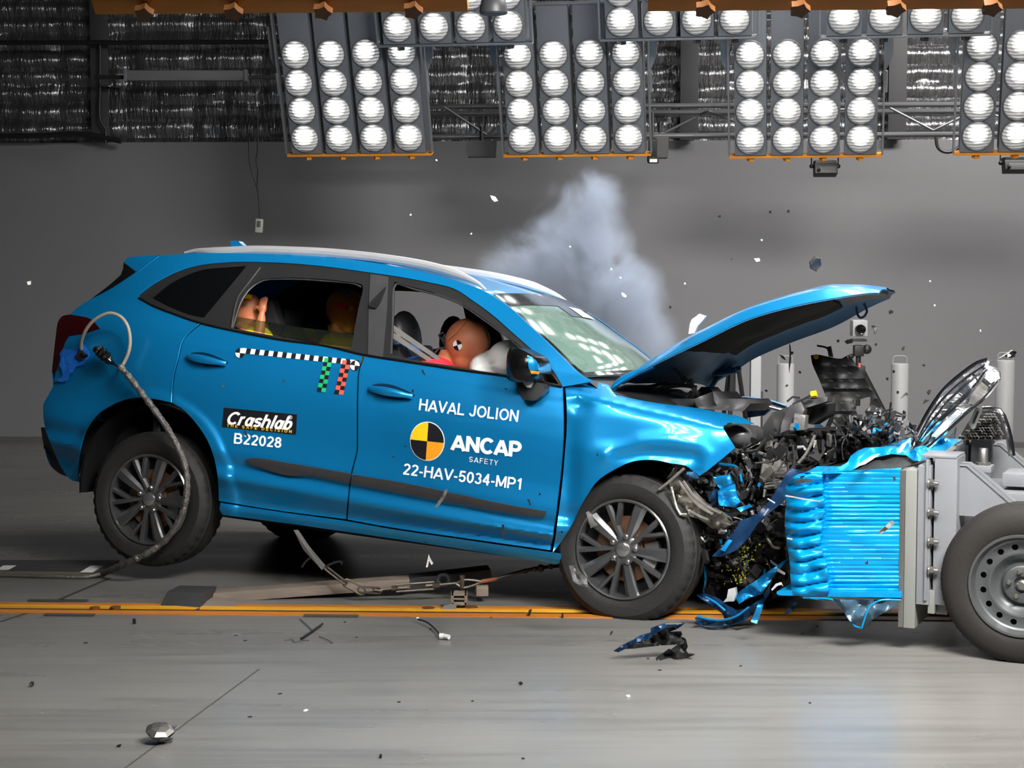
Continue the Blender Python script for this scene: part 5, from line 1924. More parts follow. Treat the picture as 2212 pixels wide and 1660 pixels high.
def dummy(name, label, head_px, y, hr, tilt, m_skin, m_shirt, torso, arm=None, scale=1.0):
    root = thing(name, label, 'dummy', CF.M)
    hc = CF.loc(*head_px, y)
    R = rotm(0, tilt, 0)
    b = MB()
    b.ball(hc, (hr * 0.98, hr * 0.78, hr * 1.0), 24, rot=R)
    b.ball(hc + R @ Vector((hr * 0.42, 0, -hr * 0.55)), (hr * 0.58, hr * 0.56, hr * 0.62), 20, rot=R)
    b.ball(hc + R @ Vector((hr * 0.98, 0, -hr * 0.3)), (hr * 0.14, hr * 0.13, hr * 0.2), 12, rot=R)
    neck = hc + R @ Vector((-hr * 0.25, 0, -hr * 0.9))
    sh = CF.loc(*torso[0], y)
    hip = CF.loc(*torso[1], y)
    b.tube([neck, neck.lerp(sh, 0.5), sh], [hr * 0.42, hr * 0.42, hr * 0.6], 14)
    k = scale
    b.ball(sh, (0.11 * k, 0.19 * k, 0.1 * k), 20)
    b.tube([sh, sh.lerp(hip, 0.5), hip], [0.125 * k, 0.12 * k, 0.13 * k], 16)
    for s in (-1, 1):
        sp = sh + Vector((0, s * 0.17 * k, 0))
        if s == -1 and arm:
            el, ha = CF.loc(arm[0][0], arm[0][1], y - 0.12 * k), CF.loc(arm[1][0], arm[1][1], y - 0.10 * k)
        else:
            el, ha = sp + Vector((0.12 * k, s * 0.03, -0.22 * k)), sp + Vector((0.36 * k, -s * 0.04, -0.2 * k))
        b.tube([sp, el], [0.05 * k, 0.042 * k], 12)
        b.tube([el, el.lerp(ha, 0.7), ha], [0.042 * k, 0.034 * k, 0.022 * k], 12)
        fd = (ha - el).normalized()
        sd = Vector((0, 1, 0))
        nn = fd.cross(sd).normalized()
        b.ball(ha + fd * 0.03 * k, (0.036 * k, 0.024 * k, 0.036 * k), 12)
        for f_, (off, ln) in enumerate(((-0.027, 0.07), (-0.009, 0.08), (0.009, 0.076), (0.027, 0.06))):
            p0 = ha + fd * 0.045 * k + nn * off * k
            b.tube([p0, p0 + fd * ln * 0.55 * k, p0 + fd * ln * k + sd * 0.012 * k], 0.0088 * k + 0.001, 8)
        p0 = ha + fd * 0.02 * k + nn * 0.032 * k
        b.tube([p0, p0 + (fd * 0.6 + nn * 0.6) * 0.05 * k], 0.009 * k + 0.001, 8)
        hp = hip + Vector((0, s * 0.09 * k, -0.02))
        kn = hp + Vector((0.4 * k, s * 0.02, 0.06 * k))
        b.tube([hp, kn], [0.085 * k, 0.06 * k], 12)
        b.tube([kn, kn + Vector((0.12 * k, 0, -0.36 * k))], [0.058 * k, 0.042 * k], 12)
        b.ball(kn + Vector((0.17 * k, 0, -0.38 * k)), (0.1 * k, 0.045 * k, 0.04 * k), 12)
    fused(b, 'body', m_skin, root, 0.0075, 3)
    # shirt
    b = MB()
    b.ball(sh, (0.125 * k, 0.205 * k, 0.105 * k), 20)
    b.tube([sh, sh.lerp(hip, 0.5), hip], [0.14 * k, 0.137 * k, 0.142 * k], 18)
    for s in (-1, 1):
        sp = sh + Vector((0, s * 0.17 * k, 0))
        el = CF.loc(arm[0][0], arm[0][1], y - 0.12 * k) if (s == -1 and arm) else sp + Vector((0.12 * k, s * 0.03, -0.22 * k))
        b.tube([sp, sp.lerp(el, 0.55)], [0.068 * k, 0.06 * k], 14)
    fused(b, 'shirt', m_shirt, root, 0.010, 4)
    return root, hc, R


d1, hc1, R1 = dummy('crash_test_dummy', 'driver crash test dummy in red shirt, head thrown against the white airbag', (1010, 738), -0.40, 0.122, 38, M['skin'], M['shirt_red'], ((948, 812), (880, 960)))
# quartered target on the temple
for k in range(4):
    P = []
    cc = hc1
    n_ = 8
    V = []
    tc_ = CF.loc(1003.5, 747, -0.40)
    for i in range(n_ + 1):
        a = math.radians(90 * k + 90 * i / n_ + 20)
        P.append(Vector((tc_.x + 0.026 * math.cos(a), 0, tc_.z + 0.026 * math.sin(a))))
    P.append(Vector((tc_.x, 0, tc_.z)))

    def onhead(p):
        l = R1.inverted() @ (Vector((p.x, hc1.y, p.z)) - hc1)
        q = max(0.0, 1 - (l.x / (0.122 * 0.98)) ** 2 - (l.z / 0.122) ** 2)
        return Vector((p.x, hc1.y - 0.122 * 0.78 * math.sqrt(q) - 0.004, p.z))
    Q = [onhead(p) for p in P]
    mk('target_marker', Q, orient(Q, [[n_ + 1, i, i + 1] for i in range(n_)], NEAR), M['white'] if k % 2 else M['decal_black'], d1)
b = MB()
b.tube(cr([onhead(CF.loc(*p, -0.4)) for p in ((1018, 692), (1012, 706), (1002, 720), (990, 730), (982, 737))], False, 0.01), 0.0015, 5)
b.build('scalp_seam', M['brown'], d1)
b = MB()
for run in (((962, 722), (955, 735), (962, 748), (952, 756)), ((958, 718), (948, 725), (966, 740)), ((940, 762), (950, 752), (960, 758), (966, 745)), ((968, 724), (962, 730), (968, 738))):
    b.tube(cr([CF.loc(*p, -0.42) for p in run], False, 0.01), 0.005, 6)
b.build('neck_bracket', M['steel'], d1)
b = MB()
for run in (((845, 748), (870, 740), (900, 752), (935, 770)), ((850, 770), (880, 775), (905, 770)), ((860, 735), (880, 748), (885, 765))):
    b.tube(cr([CF.loc(*p, -0.52) for p in run], False, 0.01), 0.006, 6)
b.build('sensor_cable', M['tape_blue'], d1)
d2, hc2, R2 = dummy('crash_test_dummy', 'child crash test dummy by the near rear window, one hand raised, yellow shirt', (531, 666), -0.40, 0.088, 4, M['skin'], M['shirt_yellow'], ((560, 735), (545, 830)), ((560, 724), (566, 676)), 0.72)
b = MB()
b.box(hc2 + Vector((0.035, -0.07, 0.065)), (0.06, 0.03, 0.028), rotm(0, 8, 0), 0.008)
b.build('yellow_patch', M['yellow'], d2)
b = MB()
b.box(CF.loc(592, 694, -0.36), (0.10, 0.08, 0.22), rotm(0, -25, 0), 0.03)
b.build('harness_pad', M['seat'], d2)
d3, hc3, R3 = dummy('crash_test_dummy', 'crash test dummy by the far rear window, brown head with blue and red patches', (745, 666), 0.22, 0.115, 12, M['skin_brightened'], M['shirt_yellow'], ((735, 750), (690, 850)), None, 0.85)
for nm, px, w_, m in (('blue_patch', (752, 630), (0.075, 0.02, 0.03), 'tape_blue'), ('red_patch', (752, 664), (0.07, 0.02, 0.026), 'red'), ('yellow_patch', (770, 668), (0.02, 0.02, 0.026), 'yellow')):
    c_ = CF.loc(*px, 0.22)
    l = R3.inverted() @ (c_ - hc3)
    q = max(0.05, 1 - (l.x / 0.115) ** 2 - (l.z / 0.117) ** 2)
    c_.y = hc3.y - 0.115 * 0.78 * math.sqrt(q) + 0.006
    b = MB()
    b.box(c_, w_, rotm(0, 10, 0), 0.006)
    b.build(nm, M[m], d3)
# ================================================================ barrier trolley
TF = Frame(-24, 0, 0, (2205, 1268), 7.2, (0, 0, 0.338))
trol = thing('barrier_trolley', 'grey steel barrier trolley on wheels with a crushed bright blue honeycomb block', 'crash trolley', TF.M)


def tpoly(px, y):
    return [TF.loc(p[0], p[1], y) for p in px]


def tprism(name, px, y, th, m, bev=False, parent=None):
    b = MB()
    b.prism(tpoly(px, y), (0, th, 0))
    return b.build(name, m, parent or trol, smooth=False)


# wheel: steel rim with a ring of holes
def trolley_wheel(loc, flip=False):
    R, W, RR = 0.338, 0.205, 0.212
    root = thing('wheel', None, None, None, None, trol)
    my = Matrix.Rotation(math.radians(90), 4, 'X')
    h = W / 2
    b = MB()
    pr = [(RR - 0.004, h - 0.012), (RR + 0.012, h - 0.003), (RR + 0.04, h), (RR + 0.08, h - 0.002), (R - 0.02, h - 0.016), (R - 0.006, h - 0.03), (R, h - 0.05), (R - 0.006, h - 0.056), (R - 0.006, h - 0.062), (R + 0.001, h - 0.066), (R + 0.001, 0.004), (R - 0.006, 0.0)]
    pr = pr + [(r_, -z_) for r_, z_ in reversed(pr)]
    N = 96
    V, Fc = [], []
    kk = len(pr)
    for j in range(N):
        a = 2 * math.pi * j / N
        for i, (r_, z_) in enumerate(pr):
            d = 0.006 if (j % 2 and i in (5, 6, kk - 6, kk - 7)) else 0
            V.append(Vector(((r_ - d) * math.cos(a), (r_ - d) * math.sin(a), z_)))
    for j in range(N):
        j2 = (j + 1) % N
        for i in range(kk - 1):
            Fc.append([j * kk + i, j2 * kk + i, j2 * kk + i + 1, j * kk + i + 1])
    b.add(V, Fc, 0, my)
    b.build('tyre', M['rubber_brown'], root, angle=28)
    # rim disc with holes
    N = 16
    V2 = []
    b = MB()
    b.lathe([(RR + 0.004, h - 0.004), (RR + 0.001, h + 0.002), (RR - 0.008, h + 0.001), (RR - 0.014, h - 0.012), (RR - 0.022, h - 0.03), (RR - 0.03, h - 0.034)], 64, my)
    b.build('rim_lip', M['rim_grey'], root)
    b = MB()
    b.lathe([(RR - 0.006, h - 0.06), (RR - 0.03, -h + 0.02), (RR, -h + 0.02)], 48, my)
    b.lathe([(RR - 0.03, -0.02), (0.0, -0.02)], 32, my)
    b.build('rim_barrel', M['dark'], root)
    # ring pierced by round holes
    r0, r1, rh = 0.135, RR - 0.03, 0.0125
    rm_ = 0.160
    for k in range(N):
        pass
    outer = [Vector((r1 * math.cos(2 * math.pi * i / 96), r1 * math.sin(2 * math.pi * i / 96))) * 1000 for i in range(96)]
    innr = [Vector((r0 * math.cos(2 * math.pi * i / 64), r0 * math.sin(2 * math.pi * i / 64))) * 1000 for i in range(64)]
    holes = [innr]
    for k in range(N):
        a = 2 * math.pi * (k + 0.5) / N
        c_ = Vector((rm_ * math.cos(a), rm_ * math.sin(a))) * 1000
        t_ = Vector((-math.sin(a), math.cos(a)))
        n_ = Vector((math.cos(a), math.sin(a)))
        holes.append([c_ + (t_ * math.cos(q) * 0.0135 + n_ * math.sin(q) * 0.0125) * 1000 for q in [2 * math.pi * i / 16 for i in range(16)]])
    VV, FF = tri_fill(outer, holes, 12)
    P = [Vector((v.x / 1000, v.y / 1000, h - 0.034 - 0.004 * math.sin((v.length / 1000 - r0) / (r1 - r0) * math.pi))) for v in VV]
    FF = orient(P, FF, (0, 0, 1))
    V3, F3 = shell(P, FF, Vector((0, 0, -0.004)))
    b = MB()
    b.add(V3, F3, 0, my)
    b.lathe([(r0 + 0.001, h - 0.034), (0.128, h - 0.036), (0.116, h - 0.05), (0.104, h - 0.066), (0.092, h - 0.072), (0.084, h - 0.064), (0.078, h - 0.05), (0.07, h - 0.046), (0.035, h - 0.046), (0.033, h - 0.06), (0, h - 0.06)], 64, my)
    b.build('rim_disc', M['rim_grey'], root)
    b = MB()
    b.lathe([(0, h - 0.026), (0.014, h - 0.026), (0.021, h - 0.032), (0.024, h - 0.06)], 20, my)
    b.build('hub_cap', M['steel'], root)
    for k in range(5):
        a = math.radians(72 * k + 30)
        b = MB()
        b.lathe([(0, h - 0.026), (0.006, h - 0.026), (0.0105, h - 0.031), (0.012, h - 0.05)], 6, my @ Matrix.Translation((0.054 * math.cos(a), 0.054 * math.sin(a), 0)))
        b.build('wheel_nut', M['steel'], root)
    root.location = loc
    if flip:
        root.rotation_euler = (0, 0, math.pi)
    return root


trolley_wheel((0, 0.1025, 0.338))
trolley_wheel((0, 1.45, 0.338), True)
# mounting plate (two layers) seen from its end
pl = [TF.loc(x, 1016, 0.05).x for x in (1945, 1956, 1981)]
zt, zb = TF.loc(1965, 1017, 0.05).z, TF.loc(1965, 1357, 0.05).z
YF = 1.12
b = MB()
b.box(((pl[0] + pl[1]) / 2, (0.05 + YF) / 2, (zt + zb) / 2), (pl[1] - pl[0], YF - 0.05, zt - zb), None, 0.002)
b.build('front_plate', M['steel'], trol)
b = MB()
b.box(((pl[1] + pl[2]) / 2 + 0.001, (0.05 + YF) / 2, (zt + zb) / 2), (pl[2] - pl[1], YF - 0.05, zt - zb + 0.004), None, 0.004)
b.build('mounting_plate', M['plate'], trol)
xf = pl[2] + 0.004


def column(y):
    b = MB()
    x0 = TF.loc(2001, 1010, 0.1).x
    x1 = TF.loc(2071, 1010, 0.1).x
    z1 = TF.loc(2040, 988, 0.1).z
    z0 = 0.22
    b.box(((xf + x0 + 0.03) / 2, y + 0.06, (z1 - 0.035 + z0) / 2), (x0 + 0.03 - xf, 0.16, z1 - 0.035 - z0), None, 0.004)
    b.box(((x0 + 0.04 + x1) / 2, y + 0.10, (z1 + z0) / 2), (x1 - x0 - 0.04, 0.2, z1 - z0), None, 0.006)
    b.box(((x0 + x1) / 2 - 0.01, y + 0.10, z1 + 0.004), (x1 - x0 + 0.012, 0.205, 0.01), None, 0.003)
    b.box(((x0 + 0.015), y + 0.02, (z1 - 0.02 + z0 + 0.03) / 2), (0.012, 0.10, z1 - 0.03 - z0), None, 0.003)
    b.build('column', M['trolley'], trol)
    # triangular gusset
    zg = TF.loc(2080, 1004, 0.1).z
    xg = TF.loc(2189, 1090, 0.1)
    g = [(x1, zg), (x1 + 0.035, zg), (xg.x, xg.z), (xg.x + 0.02, xg.z - 0.02), (xg.x - 0.05, xg.z - 0.065), (x1, xg.z - 0.065)]
    b = MB()
    b.prism([(px, y + 0.06, pz) for px, pz in g], (0, 0.016, 0))
    lp = [Vector((x1 + 0.035, y + 0.055, zg)), Vector((xg.x, y + 0.055, xg.z))]
    d = (lp[1] - lp[0])
    b.prism([lp[0] + Vector((-0.035, 0, 0)), lp[0], lp[1], lp[1] + Vector((-0.006, 0, -0.012)), lp[0] + Vector((-0.006, 0, -0.01)), lp[0] + Vector((-0.035, 0, -0.01))], (0, 0.09, 0))
    b.build('gusset', M['trolley'], trol)
    b = MB()
    b.box(((x1 + x1 + 0.1) / 2, y + 0.12, z0 + 0.16), (0.1, 0.03, 0.3), None, 0.004)
    b.build('lower_stiffener', M['trolley'], trol)
    return z1, x0, x1


z1, x0, x1 = column(0.07)
column(0.98)
for k, py in enumerate((1044, 1107, 1170, 1232)):
    b = MB()
    c = TF.loc(2006, py, 0.045)
    for r_, a, e in ((0.020, 0.0, 0.006), (0.016, 0.006, 0.024), (0.0095, 0.024, 0.042)):
        b.lathe([(0, e), (r_, e), (r_, a), (0, a)], 6 if r_ == 0.016 else 18, Matrix.Translation(c) @ Matrix.Rotation(math.radians(90), 4, 'Y'))
    b.build('bolt', M['steel'], trol)
b = MB()
c = TF.loc(2124, 1005, 0.55)
b.lathe([(0, 0.075), (0.018, 0.075), (0.021, 0.07), (0.021, 0.0), (0, 0.0)], 18, Matrix.Translation(c))
b.lathe([(0, 0.012), (0.033, 0.012), (0.033, 0.0), (0, 0.0)], 6, Matrix.Translation(c))
b.lathe([(0, 0.0), (0.008, 0.0), (0.008, -0.16), (0, -0.16)], 12, Matrix.Translation(c))
b.build('threaded_rod', M['steel'], trol)
b = MB()
b.box(c + Vector((0, 0.0, -0.014)), (0.085, 0.10, 0.028), None, 0.004)
b.build('clamp_block', M['trolley'], trol)
b = MB()
b.box((0.35, 0.62, 0.60), (1.5, 0.5, 0.16), None, 0.02)
b.box((0.10, 0.55, 0.725), (0.5, 0.22, 0.06), None, 0.015)
b.box((-0.1, 0.62, 0.44), (0.5, 1.0, 0.14), None, 0.02)
b.box((0.35, 0.24, 0.70), (0.6, 0.12, 0.08), None, 0.015)
b.build('chassis_frame', M['trolley'], trol)
b = MB()
b.tube([(0, 0.12, 0.338), (0, 1.44, 0.338)], 0.04, 14)
b.build('axle', M['dark'], trol)
b = MB()
c = TF.loc(2016, 1300, 0.08)
b.box((c.x - 0.005, 0.1, c.z), (0.03, 0.08, 0.10), None, 0.004)
b.box((c.x + 0.03, 0.14, c.z), (0.05, 0.06, 0.12), None, 0.004)
b.build('lower_bracket', M['plate'], trol)
b = MB()
b.tube(cr(tpoly([(2122, 886), (2140, 885), (2158, 889), (2166, 900), (2174, 922), (2180, 946), (2186, 985)], 0.85), False, 0.03), 0.016, 10)
b.tube(cr(tpoly([(2160, 892), (2160, 920), (2164, 950)], 0.9), False, 0.03), 0.008, 8)
b.build('tube_hoop', M['chrome'], trol)

# honeycomb block: skin of the near side with its pressed ribs
def rib_y(px, py):
    """How far the skin stands out (toward the camera)."""
    fold = interp([(1010, 1776), (1060, 1778), (1100, 1783), (1140, 1776), (1180, 1772), (1230, 1788), (1285, 1792)], py)
    q = noise.noise(Vector((px * 0.004, py * 0.05, 2)))
    if px > fold:
        d = 0.009 * abs(math.sin(math.pi * (py - 1012 + 1.5 * q) / 9.6)) ** 0.6
        d += 0.006 * noise.noise(Vector((px * 0.02, py * 0.03, 9)))
        t = min(1, (px - fold) / 12)
        return d * (0.4 + 0.6 * t)
    v = (py - 1020 + 5 * math.sin(px * 0.05) + 6 * q) / 27.0
    d = 0.03 * abs(math.sin(math.pi * v)) ** 0.5
    edge = max(0.0, min(1.0, (px - 1690) / 40))
    roll = -0.10 * (1 - edge) ** 2
    return d + 0.035 + roll + 0.02 * noise.noise(Vector((px * 0.03, py * 0.06, 4)))


OUTL = [[(1770, 1020), (1820, 1018), (1880, 1015), (1946, 1012)], [(1946, 1012), (1946, 1296)], [(1946, 1296), (1860, 1292), (1793, 1288)], [(1793, 1288), (1715, 1284), (1708, 1255), (1706, 1220), (1699, 1170), (1695, 1120), (1698, 1080), (1692, 1068), (1700, 1048), (1715, 1030), (1736, 1022), (1770, 1020)]]
lp = outline(OUTL, 6)
V2, Fc = tri_fill(lp, [], 3.6)
P = [TF.loc(v.x, v.y, 0.06 - rib_y(v.x, v.y)) for v in V2]
Fc = orient(P, Fc, NEAR)
V, Fc = shell(P, Fc, Vector((0, 0.012, 0)))
blk = mk('honeycomb_block', V, Fc, M['honey'], trol, True, 50)
# body of the block behind the skin
b = MB()
b.prism([TF.loc(p[0], p[1], 0.09) for p in ((1712, 1040), (1780, 1026), (1946, 1018), (1946, 1290), (1718, 1280), (1704, 1180), (1700, 1080))], (0, 0.92, 0))
b.build('honeycomb_core', M['honey_in'], blk, smooth=False)
b = MB()
b.prism([TF.loc(p[0], p[1], 0.02) for p in ((1678, 1279), (1684, 1276), (1946, 1281), (1946, 1292), (1800, 1290), (1684, 1287), (1678, 1284))], (0, 0.9, 0))
b.build('bottom_sheet', M['honey'], blk, smooth=False)


def tsl(name, px, y, m, th=0.006, jit=0.05, step=8, parent=None, slope=0.0, f=0.03):
    lp = [Vector(p) for p in px]
    lp2 = []
    for a, c in zip(lp, lp[1:] + lp[:1]):
        k = max(1, int((c - a).length / 7))
        lp2 += [a.lerp(c, i / k) for i in range(k)]
    V2, Fc = tri_fill(lp2, [], step)
    sd = random.random() * 50
    ym = max(p.y for p in lp)
    P = [TF.loc(v.x, v.y, y + jit * noise.noise(Vector((v.x * f, v.y * f, sd))) + slope * (ym - v.y)) for v in V2]
    Fc = orient(P, Fc, NEAR)
    V, Fc = shell(P, Fc, Vector((0, th, 0)))
    return mk(name, V, Fc, m, parent or trol, True, 40)


tsl('torn_sheet', [(1720, 1030), (1745, 1018), (1765, 1008), (1815, 1008), (1830, 1000), (1838, 985), (1852, 974), (1868, 968), (1905, 966), (1935, 955), (1968, 946), (1990, 955), (1975, 975), (1957, 984), (1925, 981), (1890, 989), (1862, 1003), (1846, 1014), (1818, 1023), (1780, 1024)], -0.02, M['honey'], 0.006, 0.10, 6, blk, 0.006, 0.035)
tsl('torn_sheet', [(1957, 984), (1978, 966), (2004, 962), (2040, 946), (2078, 950), (2030, 982), (2000, 992), (1986, 997), (1974, 996)], 0.15, M['honey'], 0.006, 0.12, 6, blk, 0.006, 0.05)
tsl('torn_edge', [(1850, 1008), (1866, 995), (1884, 984), (1902, 980), (1886, 992), (1868, 1004)], -0.06, M['silver'], 0.004, 0.04, 6, blk, 0.004)
tsl('torn_edge', [(1938, 978), (1948, 960), (1962, 952), (1954, 966), (1946, 978)], -0.05, M['silver'], 0.004, 0.04, 6, blk, 0.004)
tsl('open_cells', [(1822, 1022), (1862, 1005), (1895, 990), (1930, 982), (1956, 985), (1984, 998), (1946, 1014), (1880, 1017)], 0.1, M['honey_in'], 0.03, 0.04, 6, blk, 0.006)
tsl('torn_gap', [(1719, 1040), (1732, 1034), (1752, 1036), (1756, 1041), (1735, 1044), (1722, 1045)], -0.04, M['honey_in'], 0.004, 0.02, 5, blk)
for px in ([(1697, 1070), (1730, 1076), (1772, 1083), (1772, 1085), (1730, 1079), (1697, 1073)], [(1700, 1162), (1712, 1164), (1711, 1167), (1700, 1165)], [(1755, 1191), (1776, 1192), (1776, 1194), (1755, 1193)]):
    tsl('torn_edge', px, -0.045, M['silver'], 0.004, 0.01, 6, blk)
M['sheet'] = mat('blue_grey_sheet', (60, 84, 100), 0.3, 0.2, 0.2, 8, trans=0.2)
tsl('hanging_sheet', [(1730, 1291), (1800, 1294), (1830, 1297), (1860, 1296), (1946, 1298), (1930, 1312), (1900, 1330), (1884, 1340), (1878, 1352), (1860, 1358), (1846, 1354), (1832, 1338), (1818, 1314), (1804, 1300), (1760, 1296)], 0.0, M['sheet'], 0.004, 0.10, 7, blk, 0.0, 0.03)
b = MB()
b.tube(cr([TF.loc(p[0], p[1], -0.02) for p in ((1735, 1292), (1800, 1297), (1818, 1312), (1834, 1338), (1848, 1354), (1862, 1358))], False, 0.02), 0.004, 6)
b.tube(cr([TF.loc(p[0], p[1], -0.04) for p in ((1862, 1356), (1870, 1330), (1880, 1308), (1905, 1297), (1946, 1297))], False, 0.02), 0.004, 6)
b.build('sheet_edge', M['honey'], blk)
# ---------------------------------------------------------------- pieces thrown on top of the block
gr = thing('radiator_grille', 'chromed radiator grille torn off and tipped up on top of the blue block', 'grille', TF.M)
GP = [(1970, 965), (1976, 945), (1990, 916), (2012, 878), (2042, 838), (2080, 806), (2112, 784), (2132, 776), (2138, 782), (2134, 790), (2148, 796), (2158, 806), (2158, 822), (2138, 848), (2110, 872), (2090, 888), (2060, 918), (2030, 945), (2004, 968), (1986, 976), (1974, 974)]
tsl('frame', GP, 0.42, M['grille'], 0.05, 0.04, 7, gr)


def gtube(runs, y, r, m, name, flat=1.0):
    b = MB()
    for run in runs:
        b.tube(cr([TF.loc(p[0], p[1], y) for p in run], False, 0.02), r, 7, flat=flat)
    return b.build(name, m, gr)


gtube([[(1971, 962), (1978, 942), (1992, 914), (2014, 876), (2043, 838), (2080, 806), (2112, 784), (2133, 777)], [(1974, 972), (2000, 940), (2040, 900), (2080, 862), (2110, 830), (2132, 798)], [(2156, 824), (2130, 856), (2092, 888), (2060, 918), (2030, 945), (2004, 968), (1985, 976)]], 0.36, 0.009, M['chrome'], 'chrome_rim')
bars_ = []
for k in range(9):
    t = k / 8
    bars_.append([(lerp(1980, 2118, t) + 0, lerp(944, 784, t) + 4), (lerp(1996, 2128, t), lerp(936, 806, t))])
gtube(bars_, 0.37, 0.005, M['chrome'], 'cross_bars')
gtube([[(1978, 956), (2005, 905), (2040, 858), (2084, 818), (2128, 788)], [(1982, 958), (2010, 915), (2048, 868), (2090, 828), (2130, 796)], [(1990, 952), (2024, 914), (2062, 874), (2100, 838)]], 0.355, 0.006, M['chrome'], 'slats')
tsl('mount_box', [(2100, 850), (2118, 826), (2134, 838), (2128, 858), (2108, 876), (2092, 872)], 0.36, M['engine_grey'], 0.05, 0.02, 8, gr)
tsl('mount_box', [(2130, 806), (2152, 806), (2156, 820), (2140, 828), (2128, 818)], 0.36, M['white_part'], 0.06, 0.02, 8, gr)
tsl('inner_strip', [(2012, 942), (2040, 910), (2068, 886), (2074, 896), (2050, 920), (2022, 946)], 0.37, M['silver'], 0.03, 0.02, 8, gr)
tsl('lower_lip', [(1966, 972), (1972, 958), (1990, 946), (2010, 936), (2006, 950), (1990, 966), (1972, 974)], 0.36, M['grey_plastic'], 0.06, 0.03, 8, gr)
sb = thing('slotted_bracket', 'pale slotted metal bracket leaning under the tipped-up grille', 'bracket', TF.M)
tsl('strip', [(2092, 916), (2108, 880), (2122, 884), (2106, 926), (2100, 928)], 0.5, M['plate'], 0.012, 0.0, 6, sb)
tsl('slot', [(2101, 912), (2111, 888), (2115, 890), (2105, 914)], 0.495, M['dark'], 0.004, 0.0, 5, sb)
tsl('tail', [(2040, 950), (2056, 938), (2064, 924), (2060, 952), (2044, 958)], 0.45, M['engine_grey'], 0.03, 0.02, 6, sb)
# black slotted under-tray standing upright
ut = thing('engine_undertray', 'black slotted plastic under-tray standing upright behind the smashed nose', 'tray', CF.M)
UT = [(1751, 768), (1762, 766), (1818, 775), (1832, 767), (1846, 785), (1873, 826), (1895, 862), (1906, 882), (1920, 902), (1918, 918), (1900, 936), (1873, 948), (1847, 951), (1821, 943), (1800, 900), (1785, 860), (1770, 822), (1754, 785)]
HOLE = [(1842, 866), (1862, 862), (1880, 858), (1876, 880), (1868, 890), (1874, 906), (1858, 906), (1848, 888)]
lp2 = outline([UT + [UT[0]]], 9)
hl = outline([HOLE + [HOLE[0]]], 8)
V2, Fc = tri_fill(lp2, [hl], 8)
P = []
for v in V2:
    rib = 0.012 * math.cos((v.y - 770) / 7.4) ** 8
    P.append(CF.loc(v.x, v.y, 0.25 + 0.03 * noise.noise(Vector((v.x * 0.03, v.y * 0.03, 1))) - rib))
Fc = orient(P, Fc, NEAR)
V, Fc = shell(P, Fc, Vector((0, 0.02, 0)))
mk('panel', V, Fc, M['black'], ut, True, 30)
b = MB()
for k in range(9):
    for j in range(3):
        px, py = 1776 + k * 7 + j * 22 + (k % 2) * 4, 790 + k * 16
        if inside((px, py), UT) and inside((px + 8, py), UT) and not inside((px + 4, py), HOLE):
            b.tube([CF.loc(px, py, 0.20), CF.loc(px + 9, py + 2, 0.20)], 0.0035, 5)
b.build('slot_edges', M['grey_plastic'], ut)
b = MB()
b.lathe([(0, 0.01), (0.012, 0.01), (0.013, 0.0), (0, 0)], 14, Matrix.Translation(CF.loc(1763, 771, 0.21)) @ Matrix.Rotation(math.radians(90), 4, 'X'))
b.build('yellow_cap', M['yellow_part'], ut)
b = MB()
b.tube(cr([CF.loc(p[0], p[1], 0.22) for p in ((1765, 747), (1786, 752), (1792, 760))], False, 0.01), 0.005, 6)
b.prism([CF.loc(p[0], p[1], 0.22) for p in ((1786, 750), (1794, 748), (1799, 772), (1790, 771))], (0, 0.02, 0))
b.build('tab', M['grey_plastic'], ut)
# heap of small black and bright scrap behind the torn sheet
b = MB()
for k in range(150):
    px, py = random.gauss(1910, 40), random.gauss(922, 14)
    c_ = TF.loc(px, py + abs(px - 1910) * 0.12, random.uniform(0.3, 0.7))
    R = rotm(random.uniform(0, 180), random.uniform(0, 180), random.uniform(0, 180))
    s = random.choice((0.01, 0.016, 0.022, 0.03))
    b.box(c_, (s * random.uniform(0.6, 1.8), s, s * random.uniform(0.2, 0.6)), R, 0, random.choice((0, 0, 0, 0, 1, 1, 2)))
for k in range(14):
    px, py = random.gauss(1915, 35), random.gauss(915, 12)
    c_ = TF.loc(px, py, 0.5)
    d = rotm(0, random.uniform(0, 360), 0) @ Vector((0.05, 0, 0))
    b.tube([c_ - d, c_ + Vector((0, 0, 0.015)), c_ + d], 0.005, 5, mi=random.choice((0, 2)))
hp = b.build('scrap_heap', [M['black'], M['grey_plastic'], M['chrome'], M['paint']], None, smooth=False)
hp.matrix_world = TF.M
tag(hp, 'heap of small black and chrome scrap lying on the torn blue sheet', 'scrap', kind='stuff')
b = MB()
for j in range(9):
    for i in range(13):
        px, py = 2076 + i * 7 + (j % 2) * 3.5, 898 + j * 6
        if px < 2168 - (8 - j) * 2 and px > 2130 - j * 7:
            c_ = TF.loc(px, py, 0.75 + 0.03 * random.random())
            b.lathe([(0.008, 0.012), (0.012, 0.0), (0.008, -0.012)], 6, Matrix.Translation(c_) @ Matrix.Rotation(random.random(), 4, 'Y') @ Matrix.Rotation(math.radians(90), 4, 'X'))
    pass
b.prism([TF.loc(p[0], p[1], 0.82) for p in ((2070, 950), (2090, 915), (2105, 897), (2160, 895), (2175, 950))], (0, 0.1, 0), 1)
hp = b.build('mesh_pad', [M['engine_grey'], M['dark']], None)
hp.matrix_world = TF.M
tag(hp, 'dark knobbly metal mesh pad behind the grille, under the bright tube hoop', 'mesh', kind='stuff')
# ================================================================ tow gear on the floor
def fl_z(px, py, Y):
    return at(px, py, Y)


